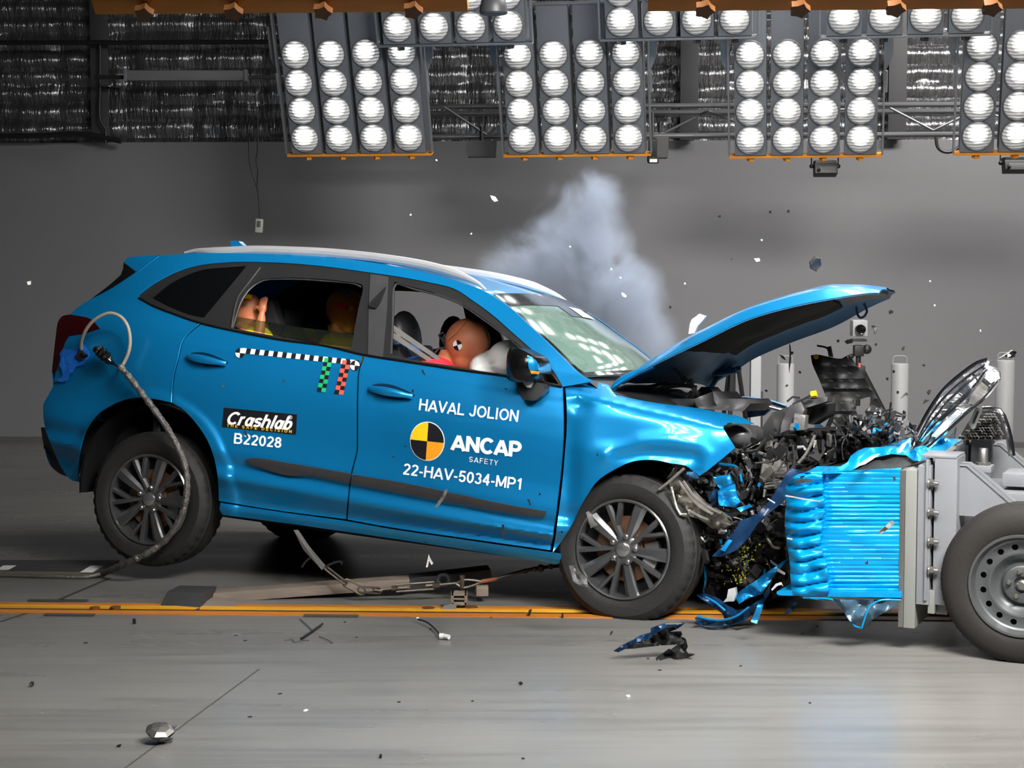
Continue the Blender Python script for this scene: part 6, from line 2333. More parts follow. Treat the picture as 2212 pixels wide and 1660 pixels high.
tow = thing('tow_sled', 'scuffed steel tow sled with black front plate lying across the rail under the car', 'tow sled', onfloor(395, 1312))
ti = Matrix.Translation(-onfloor(395, 1312))
b = MB()
A = [onfloor(345, 1313), onfloor(430, 1319)]
b.prism([ti @ p for p in (A[0], A[1], at(443, 1281, A[1].y + 0.05), at(361, 1279, A[0].y + 0.05))], (0.02, 0.22, -0.01))
b.build('front_plate', M['grey_plastic'], tow, smooth=False)
b = MB()
b.prism([ti @ p for p in (onfloor(432, 1319), onfloor(512, 1319), at(475, 1300, 8.47), at(440, 1299, 8.45))], (0, 0.12, 0.0))
b.build('skid_shoe', M['wood'], tow, smooth=False)
b = MB()
pa, pb2 = at(438, 1290, 8.62), at(884, 1257, 8.72)
d = (pb2 - pa).normalized()
R = d.to_track_quat('X', 'Z').to_matrix()
b.box(ti @ ((pa + pb2) / 2), ((pb2 - pa).length, 0.12, 0.05), R, 0.006)
b.build('beam', M['wood'], tow)
b = MB()
pa, pb2 = at(868, 1262, 8.80), at(1058, 1240, 8.86)
d = (pb2 - pa).normalized()
R = d.to_track_quat('X', 'Z').to_matrix()
b.box(ti @ ((pa + pb2) / 2), ((pb2 - pa).length, 0.14, 0.07), R, 0.006)
b.build('tail_channel', M['grey_plastic'], tow)
b = MB()
b.lathe([(0.02, 0.02), (0.034, 0.02), (0.036, 0.0), (0.034, -0.02), (0.02, -0.02)], 24, Matrix.Translation(ti @ at(958, 1252, 8.68)) @ Matrix.Rotation(math.radians(90), 4, 'X'), closed=True)
b.build('roller', M['grey_plastic'], tow)
b = MB()
for px, py in ((400, 1277), (438, 1274)):
    b.lathe([(0, 0.012), (0.012, 0.012), (0.014, 0), (0, 0)], 6, Matrix.Translation(ti @ at(px, py, 8.6)))
b.build('bolt_heads', M['steel'], tow)
cl = thing('rail_clamp', 'square brown steel clamp with a fin riding in the rail slot', 'clamp', onfloor(985, 1316))
ci = Matrix.Translation(-onfloor(985, 1316))
b = MB()
c_ = ci @ at(992, 1292, 8.36)
for dx, dz, sx, sz in ((0, 0.022, 0.075, 0.014), (0, -0.022, 0.075, 0.014), (-0.032, 0, 0.014, 0.058), (0.032, 0, 0.014, 0.058), (0, 0.0, 0.07, 0.008)):
    b.box(c_ + Vector((dx, 0, dz)), (sx, 0.07, sz), None, 0.002)
b.box(c_ + Vector((-0.03, 0, -0.05)), (0.025, 0.05, 0.06), None, 0.004)
b.build('box_frame', M['wood'], cl)
b = MB()
b.prism([ci @ at(*p, 8.30) for p in ((950, 1319), (960, 1309), (975, 1306), (986, 1310), (984, 1321))], (0, 0.02, 0))
b.build('fin', M['plate'], cl, smooth=False)
b = MB()
b.box(ci @ at(1040, 1275, 8.55), (0.06, 0.08, 0.05), rotm(0, 0, 8), 0.006)
b.build('cheek', M['wood'], cl)
# strap, chain, turnbuckle and cable from the car to the clamp
CH_Y = 8.55
cn = thing('tow_chain', 'grey strap, steel chain links and turnbuckle hanging from under the car to the rail clamp', 'chain', at(720, 1240, CH_Y))
ci = Matrix.Translation(-at(720, 1240, CH_Y))


def cp(px, py, dy=0.0):
    return ci @ at(px, py, CH_Y + dy)


b = MB()
b.prism([cp(634, 1146, 0.25), cp(644, 1146, 0.25), cp(668, 1182, 0.15), cp(705, 1226), cp(695, 1232), cp(655, 1188, 0.15)], (0, 0.012, 0.0))
b.build('strap', M['belt'], cn, smooth=False)


def linkmesh(p, q, wdt, r, tilt=0.3):
    p, q = Vector(p), Vector(q)
    d = (q - p).normalized()
    n = Vector((0, math.sin(tilt), math.cos(tilt)))
    n = (n - d * n.dot(d)).normalized()
    L = (q - p).length
    pts = []
    for k in range(9):
        a = math.pi / 2 + math.pi * k / 8
        pts.append(p + d * (wdt + wdt * math.cos(a)) + n * wdt * math.sin(a))
    for k in range(9):
        a = -math.pi / 2 + math.pi * k / 8
        pts.append(q - d * (wdt - wdt * math.cos(a)) + n * wdt * math.sin(a))
    b = MB()
    b.tube(pts, r, 8, closed=True)
    return b.build('chain_link', M['chain_steel'], cn)


linkmesh(cp(702, 1226), cp(748, 1262), 0.011, 0.0055, 0.9)
linkmesh(cp(742, 1256), cp(788, 1282), 0.018, 0.005, 0.1)
linkmesh(cp(774, 1274), cp(824, 1277), 0.014, 0.005, 0.2)
linkmesh(cp(806, 1272), cp(826, 1276), 0.010, 0.0045, 1.2)
b = MB()
b.tube([cp(822, 1275), cp(850, 1272)], 0.0055, 8)
b.tube([cp(846, 1272), cp(860, 1271)], 0.013, 6)
b.tube([cp(856, 1264), cp(938, 1258)], 0.006, 8)
b.tube([cp(856, 1279), cp(938, 1273)], 0.006, 8)
b.tube([cp(858, 1271.5), cp(880, 1270)], 0.0075, 8)
b.tube([cp(920, 1266), cp(946, 1264)], 0.0075, 8)
b.tube([cp(934, 1266), cp(950, 1264.5)], 0.014, 6)
b.tube([cp(948, 1264), cp(988, 1260)], 0.006, 8)
b.build('turnbuckle', M['chain_steel'], cn)
b = MB()
b.tube(cr([cp(985, 1262), cp(1000, 1254), cp(1020, 1254), cp(1040, 1257)], False, 0.01), 0.007, 8)
b.tube(cr([cp(985, 1262), cp(1000, 1270), cp(1020, 1266), cp(1040, 1258)], False, 0.01), 0.007, 8)
b.tube([cp(998, 1244), cp(998, 1272)], 0.012, 8)
b.lathe([(0, 0.01), (0.016, 0.01), (0.016, 0), (0, 0)], 6, Matrix.Translation(cp(998, 1248)))
b.build('shackle', M['chain_steel'], cn)
b = MB()
b.tube([cp(1040, 1257), cp(1074, 1251)], 0.011, 10)
b.build('cable_sleeve', M['copper'], cn)
b = MB()
b.tube(cr([cp(1070, 1252), cp(1110, 1240), cp(1150, 1230, 0.03), cp(1215, 1222, 0.1)], False, 0.03), 0.009, 8)
for t, r_ in (((1135, 1234), 0.013), ((1155, 1230), 0.014), ((1168, 1228), 0.02), ((1190, 1225), 0.014)):
    b.ball(cp(*t, 0.03), r_, 10)
b.build('wire_cable', M['grey_plastic'], cn)
b = MB()
b.tube(cr([cp(652, 1226), cp(660, 1214), cp(670, 1206)], False, 0.01), 0.006, 6)
b.tube(cr([cp(704, 1224), cp(722, 1216), cp(738, 1214), cp(738, 1220)], False, 0.01), 0.006, 6)
b.build('strap_ends', M['black'], cn)
# cable board and umbilical at the left
cbd = thing('cable_board', 'flat black board with two white tape marks on the floor at the left edge', 'board', onfloor(100, 1246))
ci2 = Matrix.Translation(-onfloor(100, 1246))
a0, a1, b0, b1 = onfloor(-140, 1243), onfloor(212, 1247), onfloor(-140, 1220), onfloor(258, 1221)
b = MB()
b.prism([ci2 @ Vector((p.x, p.y, 0.026)) for p in (a0, a1, b1, b0)], (0, 0, -0.026))
b.build('board', M['grey_plastic'], cbd, smooth=False)
for x0_, x1_, y0_, y1_ in ((-10, 36, 1222, 1232), (172, 224, 1222.5, 1237)):
    b = MB()
    z = 0.0262
    P = [onfloor(x0_, y1_, z), onfloor(x0_ + 28, y1_, z), onfloor(x1_, y0_, z), onfloor(x1_ - 28, y0_, z)]
    b.prism([ci2 @ p for p in P], (0, 0, -0.001))
    b.build('tape_mark', M['white_part'], cbd, smooth=False)
b = MB()
b.prism([ci2 @ Vector((p.x, p.y, z_)) for p, z_ in ((a0 - Vector((0, 0.012, 0)), 0.012), (a1 - Vector((0, 0.012, 0)), 0.012), (a1, 0.026), (a0, 0.026))], (0, 0.006, 0))
b.build('edge_strip', mat('dull_edge', (70, 66, 56), 0.7, 0, 0.2, 20), cbd, smooth=False)
um = thing('umbilical_cable', 'taped data cable looping from the filler hole past the rear wheel to the floor', 'cable', (0, 0, 0))
UP = [(180, 770), (175, 748), (182, 720), (198, 697), (220, 682), (240, 677), (262, 686), (276, 706), (281, 735), (278, 760), (268, 784), (261, 796)]
ys = [-0.80, -0.86, -0.92, -0.95, -0.96, -0.96, -0.96, -0.96, -0.96, -0.96, -0.96, -0.97]
P = cr([CF.w(CF.loc(p[0], p[1], y)) for p, y in zip(UP, ys)], False, 0.012)
b = MB()
b.tube(P, 0.009, 10)
b.build('cord', M['cord'], um)
LOW = [(258, 790), (280, 816), (310, 855), (340, 895), (362, 926), (381, 960), (397, 996), (404, 1032), (403, 1070), (396, 1105), (385, 1130), (368, 1155), (345, 1178)]
P = [CF.w(CF.loc(p[0], p[1], -0.985)) for p in LOW]
P += [at(318, 1196, 8.93), at(285, 1212, 8.96), at(252, 1226, 9.05), at(222, 1239, 9.2)]
P = cr(P, False, 0.012)
b = MB()
rr_ = [0.016 + 0.005 * noise.noise(Vector((i * 0.35, 0, 0))) + 0.003 * (math.sin(i * 1.3) > 0.6) for i in range(len(P))]
b.tube(P, rr_, 10)
b.build('tape_wrap', M['foil_tape'], um)
b = MB()
P = cr([at(222, 1239, 9.2), onfloor(190, 1246.5, 0.012), onfloor(120, 1246, 0.012), onfloor(0, 1243, 0.012), onfloor(-120, 1243, 0.012)], False, 0.03)
b.tube(P, 0.011, 8)
b.build('floor_run', M['foil_tape'], um)
b = MB()
P = cr([CF.w(CF.loc(p[0], p[1], -0.955)) for p in ((203, 756), (212, 757), (224, 766), (236, 780), (246, 786))], False, 0.008)
n_ = len(P)
b.tube(P, [interp([(0, 0.012), (0.25, 0.028), (0.6, 0.03), (0.85, 0.018), (1, 0.008)], i / (n_ - 1)) * (1 + 0.15 * math.sin(i * 2.1)) for i in range(n_)], 10)
b.tube([CF.w(CF.loc(244, 785, -0.955)), CF.w(CF.loc(262, 798, -0.97))], 0.005, 6)
b.build('taped_plug', M['black_gloss'], um)
# ---------------------------------------------------------------- debris


def slab_at(name, label, cat, px, Y, m, th=0.01, jit=0.015, group=None, parts=None, floor=False, step=7):
    """A torn piece of real thickness at its own distance."""
    cx = sum(p[0] for p in px) / len(px)
    cy = sum(p[1] for p in px) / len(px)
    o_ = at(cx, cy, Y)
    lp = [Vector(p) for p in px]
    lp2 = []
    for a, c in zip(lp, lp[1:] + lp[:1]):
        k = max(1, int((c - a).length / 7))
        lp2 += [a.lerp(c, i / k) for i in range(k)]
    V2, Fc = tri_fill(lp2, [], step)
    sd = random.random() * 60
    P = []
    for v in V2:
        p = at(v.x, v.y, Y + jit * 2 * noise.noise(Vector((v.x * 0.06, v.y * 0.06, sd))))
        P.append(p - o_)
    Fc = orient(P, Fc, NEAR)
    V, Fc = shell(P, Fc, Vector((0, th, 0)))
    o = mk(name, V, Fc, m, None, True, 30)
    o.location = o_
    if label:
        tag(o, label, cat, group)
    return o


# big bumper fragment over the floor in front of the wheel
bf = thing('bumper_fragment', 'torn blue and black bumper corner flying just above the floor by the front wheel', 'bumper piece', at(1420, 1400, 7.3))


def part_at(name, px, Y, m, th, jit, root):
    o = slab_at(name, None, None, px, Y, m, th, jit)
    o.location = o.location - root.location
    o.parent = root
    return o


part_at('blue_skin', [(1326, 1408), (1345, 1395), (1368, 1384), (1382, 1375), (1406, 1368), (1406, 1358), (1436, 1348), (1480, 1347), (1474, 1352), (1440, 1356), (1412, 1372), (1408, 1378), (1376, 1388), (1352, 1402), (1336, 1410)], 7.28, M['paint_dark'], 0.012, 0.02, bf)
part_at('black_flange', [(1344, 1403), (1372, 1390), (1408, 1376), (1414, 1370), (1440, 1357), (1474, 1352), (1462, 1360), (1440, 1368), (1472, 1366), (1474, 1372), (1470, 1376), (1482, 1382), (1486, 1398), (1482, 1406), (1488, 1414), (1501, 1415), (1480, 1424), (1472, 1434), (1464, 1444), (1440, 1449), (1410, 1456), (1406, 1449), (1402, 1449), (1418, 1430), (1418, 1424), (1446, 1404), (1450, 1406), (1468, 1393), (1430, 1395), (1385, 1400), (1370, 1402)], 7.3, M['black'], 0.02, 0.03, bf)
part_at('grey_inner_face', [(1440, 1444), (1456, 1426), (1472, 1430), (1464, 1443)], 7.285, M['grey_plastic'], 0.004, 0.0, bf)
part_at('bright_edge', [(1436, 1347), (1476, 1346), (1476, 1349), (1436, 1350)], 7.275, M['chrome'], 0.006, 0.0, bf)
# bigger single pieces
slab_at('plastic_clip', 'largest black plastic clip in the air, right of the smoke above the bonnet', 'debris', [(1750, 566), (1761, 554), (1772, 559), (1775, 574), (1764, 587), (1752, 580)], 8.6, M['black'], 0.03, 0.01)
slab_at('paper_scrap', 'white scrap flying high above the windscreen, left of the smoke', 'debris', [(1059, 422), (1070, 425), (1076, 434), (1068, 436), (1062, 430)], 9.5, M['white'], 0.006, 0.01)
slab_at('white_chip', 'white chip flying in front of the wall at the far left', 'debris', [(58, 609), (66, 607), (66, 615), (60, 616)], 9.0, M['white'], 0.006, 0.004)
slab_at('glass_chip', 'bright white chip flying to the right of the smoke', 'debris', [(1342, 633), (1347, 633), (1354, 640), (1351, 643), (1345, 640)], 8.6, M['white'], 0.006, 0.004)
slab_at('white_chip', 'white flat chip flying above the middle of the raised bonnet', 'debris', [(1629, 559), (1640, 558), (1642, 564), (1634, 566)], 8.6, M['white'], 0.006, 0.004)
slab_at('long_splinter', 'long thin black splinter upright in front of the left bollard', 'debris', [(1705, 742), (1708, 748), (1709, 760), (1714, 760), (1714, 765), (1709, 766), (1708, 785), (1705, 806), (1704, 790), (1706, 765)], 8.6, M['black'], 0.006, 0.004)
slab_at('curved_shard', 'curved black shard just left of the long black splinter', 'debris', [(1684, 767), (1692, 769), (1698, 778), (1695, 778), (1688, 773)], 8.6, M['black'], 0.006, 0.004)
slab_at('hooked_shard', 'hooked black shard to the right of the tripod camera', 'debris', [(1883, 704), (1890, 704), (1898, 708), (1895, 716), (1890, 723), (1889, 714)], 8.5, M['black'], 0.012, 0.01)
slab_at('flat_shard', 'flat black shard left of the tripod head', 'debris', [(1825, 738), (1832, 734), (1843, 734), (1842, 741), (1830, 744)], 8.5, M['black'], 0.012, 0.01)
slab_at('flat_shard', 'black shard under the tip of the raised bonnet', 'debris', [(1920, 674), (1924, 670), (1930, 672), (1929, 677), (1922, 679)], 8.4, M['black'], 0.008, 0.006)
slab_at('bent_wire', 'black bent strip in front of the bollard beside the tripod', 'debris', [(1945, 862), (1952, 854), (1958, 848), (1963, 852), (1963, 859), (1960, 858), (1958, 853), (1950, 861)], 8.0, M['black'], 0.005, 0.004)
slab_at('pointed_shard', 'pointed black shard just left of the tipped-up grille', 'debris', [(2003, 848), (2008, 842), (2012, 843), (2009, 852), (2006, 854)], 7.8, M['black'], 0.01, 0.006)
slab_at('pointed_shard', 'black three-pointed shard beneath the pointed shard left of the grille', 'debris', [(1995, 873), (1999, 864), (2008, 864), (2005, 868), (2000, 870)], 7.8, M['black'], 0.01, 0.006)
slab_at('flat_shard', 'black shard at upper right, between the bollard tops', 'debris', [(1949, 757), (1950, 751), (1955, 748), (1953, 758)], 8.0, M['black'], 0.01, 0.004)
slab_at('black_bracket', 'black bracket in front of the rear column of the trolley', 'debris', [(2142, 950), (2148, 953), (2150, 956), (2156, 958), (2153, 961), (2147, 960)], 7.3, M['black'], 0.012, 0.006)
lb = thing('lamp_fragment', 'bright broken lamp fragment flying above the flying grille at the right edge', 'debris', at(2183, 767, 7.8))
part_at('reflector', [(2160, 774), (2170, 769), (2178, 763), (2188, 757), (2197, 761), (2193, 766), (2182, 770), (2168, 776)], 7.8, M['chrome'], 0.02, 0.01, lb)
part_at('housing', [(2176, 769), (2194, 766), (2192, 772), (2184, 774)], 7.81, M['black'], 0.02, 0.01, lb)
slab_at('metal_strip', 'grey bent metal strip flying in front of the blue block', 'debris', [(1897, 1150), (1902, 1146), (1912, 1138), (1922, 1128), (1929, 1126), (1933, 1131), (1926, 1138), (1912, 1148), (1901, 1155)], 6.9, M['plate'], 0.008, 0.01)
slab_at('black_flake', 'black flake in front of the upper right corner of the blue block', 'debris', [(1929, 1030), (1934, 1030), (1935, 1038), (1931, 1040)], 7.0, M['black'], 0.006, 0.004)
slab_at('black_flake', 'forked black flake in front of the lower middle of the blue block', 'debris', [(1867, 1214), (1871, 1216), (1875, 1211), (1875, 1221), (1870, 1219)], 7.0, M['black'], 0.006, 0.004)
slab_at('trim_splinter', 'slanted grey splinter crossing the front door trim', 'debris', [(938, 1097), (950, 1080), (961, 1060), (967, 1056), (965, 1066), (957, 1082), (945, 1096)], 7.9, M['engine_grey'], 0.012, 0.006)
slab_at('black_pin', 'upright black pin in front of the front door sill', 'debris', [(1084, 1134), (1089, 1134), (1088, 1150), (1092, 1154), (1088, 1157), (1087, 1163), (1084, 1163)], 7.9, M['black'], 0.006, 0.003)
slab_at('black_pin', 'small black bolt just above the front end of the door trim', 'debris', [(1138, 1080), (1143, 1079), (1147, 1092), (1144, 1093), (1142, 1085)], 7.9, M['black'], 0.006, 0.003)
slab_at('black_flake', 'black flake below the front window, above the car name', 'debris', [(911, 800), (914, 799), (916, 805), (920, 811), (916, 810), (912, 805)], 8.1, M['black'], 0.006, 0.003)
slab_at('black_flake', 'black flake under the left end of the black sticker', 'debris', [(527, 930), (531, 932), (532, 937), (536, 942), (530, 942), (528, 936)], 8.5, M['black'], 0.006, 0.003)
slab_at('black_flake', 'small black flake in the middle of the rear door', 'debris', [(611, 822), (615, 818), (614, 826), (611, 826)], 8.5, M['black'], 0.006, 0.003)
slab_at('black_flake', 'small black flake below the rear door handle', 'debris', [(478, 833), (486, 834), (482, 838)], 8.6, M['black'], 0.006, 0.003)
slab_at('black_flake', 'black flake on the front door by the end of the handle', 'debris', [(889, 842), (894, 842), (893, 850), (890, 848)], 8.1, M['black'], 0.006, 0.003)
slab_at('clear_strip', 'clear plastic loop falling beneath the sill, above the turnbuckle', 'debris', [(920, 1226), (926, 1198), (929, 1206), (936, 1218), (932, 1221), (927, 1212), (924, 1226)], 8.3, M['white_part'], 0.005, 0.006)
slab_at('wheel_splinter', 'silver and black splinter flying in front of the front wheel spokes', 'debris', [(1266, 1108), (1272, 1105), (1280, 1114), (1284, 1128), (1292, 1134), (1284, 1138), (1276, 1142), (1272, 1128)], 7.75, M['engine_grey'], 0.01, 0.008)
slab_at('clear_cover', 'broken clear cover flying low in front of the front wheel rim', 'debris', [(1229, 1223), (1246, 1224), (1256, 1240), (1268, 1250), (1270, 1268), (1274, 1272), (1252, 1266), (1238, 1256)], 7.7, M['engine_grey'], 0.008, 0.02)
slab_at('blue_sliver', 'small blue rectangular panel piece standing at the floor below the crushed nose', 'debris', [(1622, 1344), (1638, 1306), (1649, 1307), (1644, 1324), (1635, 1349)], 7.6, M['paint'], 0.008, 0.01)
slab_at('blue_sliver', 'dark blue sliver flying under the front edge of the blue block', 'debris', [(1696, 1326), (1708, 1308), (1718, 1300), (1722, 1306), (1712, 1320), (1698, 1330)], 7.7, M['paint_dark'], 0.008, 0.01)
slab_at('wire_clip', 'bent silver wire clip flying beside the bottom of the blue block', 'debris', [(1666, 1274), (1676, 1262), (1688, 1258), (1692, 1268), (1688, 1264), (1680, 1266), (1668, 1277)], 7.4, M['silver'], 0.004, 0.004)
slab_at('wire_clip', 'small silver tube flying left of the block below the bumper strip', 'debris', [(1678, 1230), (1682, 1229), (1697, 1239), (1695, 1243), (1679, 1235)], 7.4, M['steel'], 0.012, 0.004)
# pieces on the floor
lf = thing('lamp_piece', 'crumpled silver lamp piece on the floor at the lower left', 'debris', onfloor(345, 1604))
c0 = onfloor(345, 1604)
b = MB()
V = []
prof_ = [(-0.035, 0.0, 0.022), (-0.02, 0.012, 0.045), (0.0, 0.015, 0.05), (0.02, 0.012, 0.04), (0.035, 0.0, 0.022), (0.0, -0.03, 0.012), (-0.03, -0.018, 0.014)]
b.lathe([(0.052, 0.035), (0.045, 0.022), (0.03, 0.012), (0.0, 0.006)], 9, Matrix.Translation((0, 0, 0.012)) @ Matrix.Rotation(math.radians(18), 4, 'X') @ Matrix.Rotation(math.radians(8), 4, 'Y'))
b.lathe([(0.050, 0.037), (0.032, 0.046), (0.0, 0.05)], 7, Matrix.Translation((0, 0, 0.012)) @ Matrix.Rotation(math.radians(18), 4, 'X') @ Matrix.Rotation(math.radians(8), 4, 'Y'))
b.build('reflector', M['steel'], lf, smooth=False)
b = MB()
b.prism([(0.03, 0.0, 0.03), (0.062, 0.005, 0.062), (0.056, 0.005, 0.052), (0.035, 0.0, 0.018)], (0, 0.01, 0))
b.box((0.02, 0.0, 0.006), (0.05, 0.03, 0.012), None, 0.003)
b.build('bracket', M['steel'], lf, smooth=False)
wc = thing('cable_plug', 'white cable plug with a short black cable lying on the floor beyond the rail', 'connector', onfloor(957, 1378))
wi = Matrix.Translation(-onfloor(957, 1378))
b = MB()
b.tube(cr([wi @ onfloor(902, 1338, 0.02), wi @ onfloor(922, 1345, 0.02), wi @ onfloor(938, 1358, 0.014), wi @ onfloor(950, 1372, 0.014)], False, 0.02), 0.004, 7)
b.build('cable', M['black'], wc)
b = MB()
b.tube([wi @ onfloor(949, 1375, 0.014), wi @ onfloor(958, 1375, 0.014)], 0.013, 8)
b.tube([wi @ onfloor(959, 1375, 0.014), wi @ onfloor(970, 1377, 0.014)], 0.011, 8)
b.ball(wi @ onfloor(902, 1337, 0.02), 0.008, 8)
b.build('plug', M['white_part'], wc)
bt = thing('broken_strut', 'thin black broken strut and wires on the floor in front of the rail', 'debris', onfloor(650, 1375))
wi = Matrix.Translation(-onfloor(650, 1375))
b = MB()
b.tube([wi @ onfloor(697, 1348, 0.012), wi @ onfloor(650, 1380, 0.012)], 0.005, 6)
b.build('strut', M['black'], bt)
b = MB()
for run in (((615, 1384), (630, 1382), (636, 1388), (652, 1384), (668, 1384)), ((648, 1338), (664, 1352), (678, 1366)), ((690, 1376), (706, 1382), (718, 1390))):
    b.tube(cr([wi @ onfloor(*p, 0.006) for p in run], False, 0.02), 0.002, 6)
b.build('wires', M['grey_plastic'], bt)


def on_floor_bit(name, label, px, m, th=0.012):
    cx = sum(p[0] for p in px) / len(px)
    cy = max(p[1] for p in px)
    Y = onfloor(cx, cy + 0.5).y
    return slab_at(name, label, 'debris', px, Y, m, th, 0.003)


on_floor_bit('black_stud', 'small black stud on the floor in front of the rail at the left', [(286, 1338), (292, 1338), (293, 1348), (287, 1349)], M['black'])
on_floor_bit('black_hook', 'small c-shaped black hook on the floor at the far left', [(62, 1482), (66, 1474), (72, 1475), (72, 1482), (66, 1485), (65, 1482), (69, 1480), (69, 1477), (66, 1480)], M['black'])
on_floor_bit('black_chip', 'flat black chip on the floor left of the crumpled lamp piece', [(252, 1612), (261, 1610), (260, 1614), (253, 1615)], M['black'])
on_floor_bit('black_chip', 'black chip alone on the bluish floor below the front door', [(1120, 1476), (1126, 1474), (1130, 1478), (1124, 1481)], M['black'])
on_floor_bit('black_chip', 'black chip at the bottom edge of the floor', [(820, 1630), (825, 1632), (824, 1639), (819, 1637)], M['black'])
on_floor_bit('black_pin', 'black pin standing on the rail left of the front wheel', [(1139, 1330), (1143, 1319), (1149, 1317), (1147, 1326), (1143, 1333)], M['black'])
on_floor_bit('black_pin', 'short black pin by the orange rail just left of the front wheel', [(1213, 1325), (1217, 1325), (1217, 1336), (1213, 1336)], M['black'])
on_floor_bit('black_pin', 'short black pin on the floor under the front wheel', [(1318, 1370), (1322, 1364), (1324, 1366), (1320, 1373)], M['black'])
on_floor_bit('white_chip', 'small curved white chip on the floor at lower left', [(655, 1537), (660, 1534), (665, 1536), (660, 1538)], M['white'])
on_floor_bit('white_chip', 'small white chip on the floor below the bumper corner', [(1353, 1504), (1360, 1503), (1362, 1506), (1355, 1507)], M['white'])
# specks too small to tell apart
SPK = [(1555, 467), (1665, 458), (1704, 457), (1580, 560), (1447, 664), (1727, 805), (1700, 834), (1655, 845), (1918, 819), (1940, 848), (1893, 745), (1811, 737), (1930, 803), (1738, 640), (1995, 790)]
src = None
for i, (px, py) in enumerate(SPK):
    if src is None:
        b = MB()
        b.prism([(-0.007, 0, -0.004), (0.002, 0, -0.008), (0.008, 0, 0.002), (0, 0, 0.008)], (0, 0.006, 0))
        src = b.build('black_speck', M['black'], None, smooth=False)
        o = src
    else:
        o = src.copy()
        COL.objects.link(o)
    o.location = at(px, py, random.uniform(8.2, 8.9))
    o.rotation_euler = (0, random.uniform(0, 6), random.uniform(-1, 1))
    tag(o, 'tiny black speck of plastic flying in front of the grey wall around the bonnet', 'debris', 'black specks in the air')
WSP = [(887, 464), (1320, 582), (2010, 608), (1232, 533), (1645, 519), (2119, 715), (2020, 660), (943, 346), (1480, 613), (1018, 505), (1925, 636), (1340, 600)]
src = None
for i, (px, py) in enumerate(WSP):
    if src is None:
        b = MB()
        b.prism([(-0.005, 0, -0.003), (0.002, 0, -0.005), (0.005, 0, 0.002), (0, 0, 0.005)], (0, 0.004, 0))
        src = b.build('white_speck', M['white'], None, smooth=False)
        o = src
    else:
        o = src.copy()
        COL.objects.link(o)
    o.location = at(px, py, random.uniform(8.2, 9.0))
    o.rotation_euler = (0, random.uniform(0, 6), random.uniform(-1, 1))
    tag(o, 'tiny white speck flying in front of the grey wall', 'debris', 'white specks in the air')
DSP = [(920, 1172), (1290, 983), (1035, 1158), (706, 1025), (1092, 841), (960, 1078), (1165, 1068), (1213, 1150), (876, 965), (770, 1030), (1260, 1163), (849, 988)]
src = None
for i, (px, py) in enumerate(DSP):
    if src is None:
        b = MB()
        b.prism([(-0.006, 0, -0.003), (0.002, 0, -0.005), (0.006, 0, 0.002), (0, 0, 0.004)], (0, 0.004, 0))
        src = b.build('black_grain', M['black'], None, smooth=False)
        o = src
    else:
        o = src.copy()
        COL.objects.link(o)
    o.location = at(px, py, 8.0 if px > 850 else 8.4)
    o.rotation_euler = (0, random.uniform(0, 6), random.uniform(-1, 1))
    tag(o, 'tiny black grain flying in front of the blue car doors', 'debris', 'black grains before the doors')
FSP = [(605, 1500), (1020, 1516), (862, 1518), (1060, 1335), (930, 1360), (745, 1345), (770, 1378), (530, 1385), (510, 1374), (1425, 1449), (1400, 1424), (1765, 1354), (1733, 1370), (540, 1550), (185, 1390), (1600, 1440), (1750, 1520), (1130, 1640)]
src = None
for i, (px, py) in enumerate(FSP):
    if src is None:
        b = MB()
        b.prism([(-0.008, -0.004, 0.003), (0.003, -0.006, 0.003), (0.008, 0.003, 0.003), (0, 0.006, 0.003)], (0, 0, -0.003))
        src = b.build('floor_crumb', M['black'], None, smooth=False)
        o = src
    else:
        o = src.copy()
        COL.objects.link(o)
    o.location = onfloor(px, py)
    o.rotation_euler = (0, 0, random.uniform(0, 6))
    tag(o, 'tiny black crumb lying on the concrete floor', 'debris', 'black crumbs on the floor')
# ---------------------------------------------------------------- smoke behind the windscreen
sm = bpy.data.materials.new('smoke_volume')
sm.use_nodes = True
nt = sm.node_tree
nt.nodes.remove(nt.nodes['Principled BSDF'])
out = nt.nodes['Material Output']
pv = nt.nodes.new('ShaderNodeVolumePrincipled')
pv.inputs['Color'].default_value = (0.66, 0.78, 1.0, 1)
pv.inputs['Anisotropy'].default_value = 0.2
nt.links.new(pv.outputs[0], out.inputs['Volume'])
tc = nt.nodes.new('ShaderNodeTexCoord')


def vnode(op, a=None, b_=None):
    n = nt.nodes.new('ShaderNodeVectorMath')
    n.operation = op
    for i, v in enumerate((a, b_)):
        if v is None:
            continue
        if hasattr(v, 'node'):
            nt.links.new(v, n.inputs[i])
        else:
            n.inputs[i].default_value = v
    return n.outputs['Value'] if op in ('LENGTH', 'DISTANCE') else n.outputs[0]


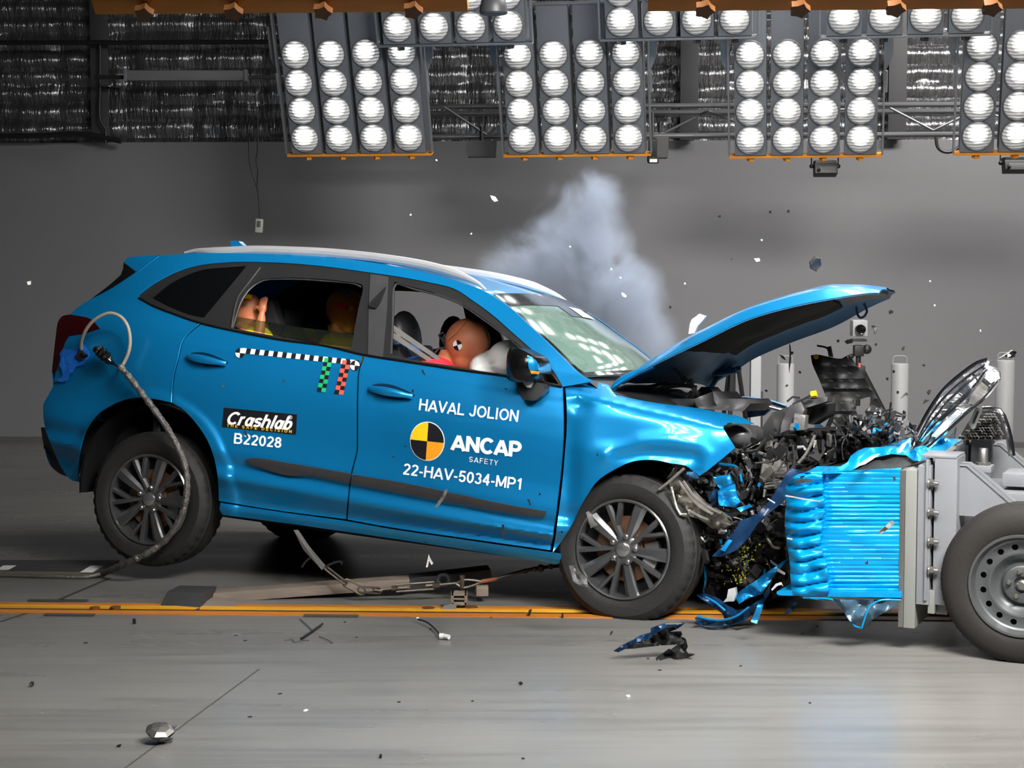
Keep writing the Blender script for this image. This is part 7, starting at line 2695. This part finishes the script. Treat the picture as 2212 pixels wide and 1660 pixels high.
def mnode(op, a, b_=None, clamp=False):
    n = nt.nodes.new('ShaderNodeMath')
    n.operation = op
    n.use_clamp = clamp
    for i, v in enumerate((a, b_)):
        if v is None:
            continue
        if hasattr(v, 'node'):
            nt.links.new(v, n.inputs[i])
        else:
            n.inputs[i].default_value = v
    return n.outputs[0]


SO = at(1255, 600, 10.9)
nz = nt.nodes.new('ShaderNodeTexNoise')
nz.inputs['Scale'].default_value = 2.6
nz.inputs['Detail'].default_value = 7
nz.inputs['Roughness'].default_value = 0.62
nz.inputs['Distortion'].default_value = 0.6
nt.links.new(tc.outputs['Object'], nz.inputs['Vector'])
warp = vnode('SCALE', vnode('SUBTRACT', nz.outputs['Color'], (0.5, 0.5, 0.5)))
warp.node.inputs['Scale'].default_value = 0.38
pos = vnode('ADD', tc.outputs['Object'], warp)
BL = [((-0.02, 0, 0.15), (0.40, 0.35, 0.36), 1.0), ((0.06, 0, 0.48), (0.24, 0.24, 0.22), 0.65), ((-0.36, 0, 0.0), (0.34, 0.3, 0.30), 0.6), ((0.22, 0, -0.16), (0.30, 0.3, 0.36), 0.75), ((0.42, 0, -0.38), (0.24, 0.26, 0.26), 0.55), ((0.10, 0, -0.1), (0.5, 0.35, 0.3), 0.5)]
tot = None
for c_, r_, wgt in BL:
    d = vnode('LENGTH', vnode('DIVIDE', vnode('SUBTRACT', pos, c_), r_))
    v = mnode('MULTIPLY', mnode('POWER', mnode('SUBTRACT', 1.0, d, True), 1.2), wgt)
    tot = v if tot is None else mnode('ADD', tot, v)
n2 = nt.nodes.new('ShaderNodeMapRange')
n2.inputs[1].default_value = 0.36
n2.inputs[2].default_value = 0.66
nt.links.new(nz.outputs['Fac'], n2.inputs[0])
dens = mnode('MULTIPLY', mnode('MULTIPLY', tot, n2.outputs[0]), 26.0)
nt.links.new(dens, pv.inputs['Density'])
b = MB()
b.ball((0, 0, 0.0), (0.95, 0.55, 0.85), 24)
so = b.build('smoke_plume', sm)
so.location = SO
tag(so, 'bluish white smoke plume rising behind the windscreen and roof', 'smoke', kind='stuff')
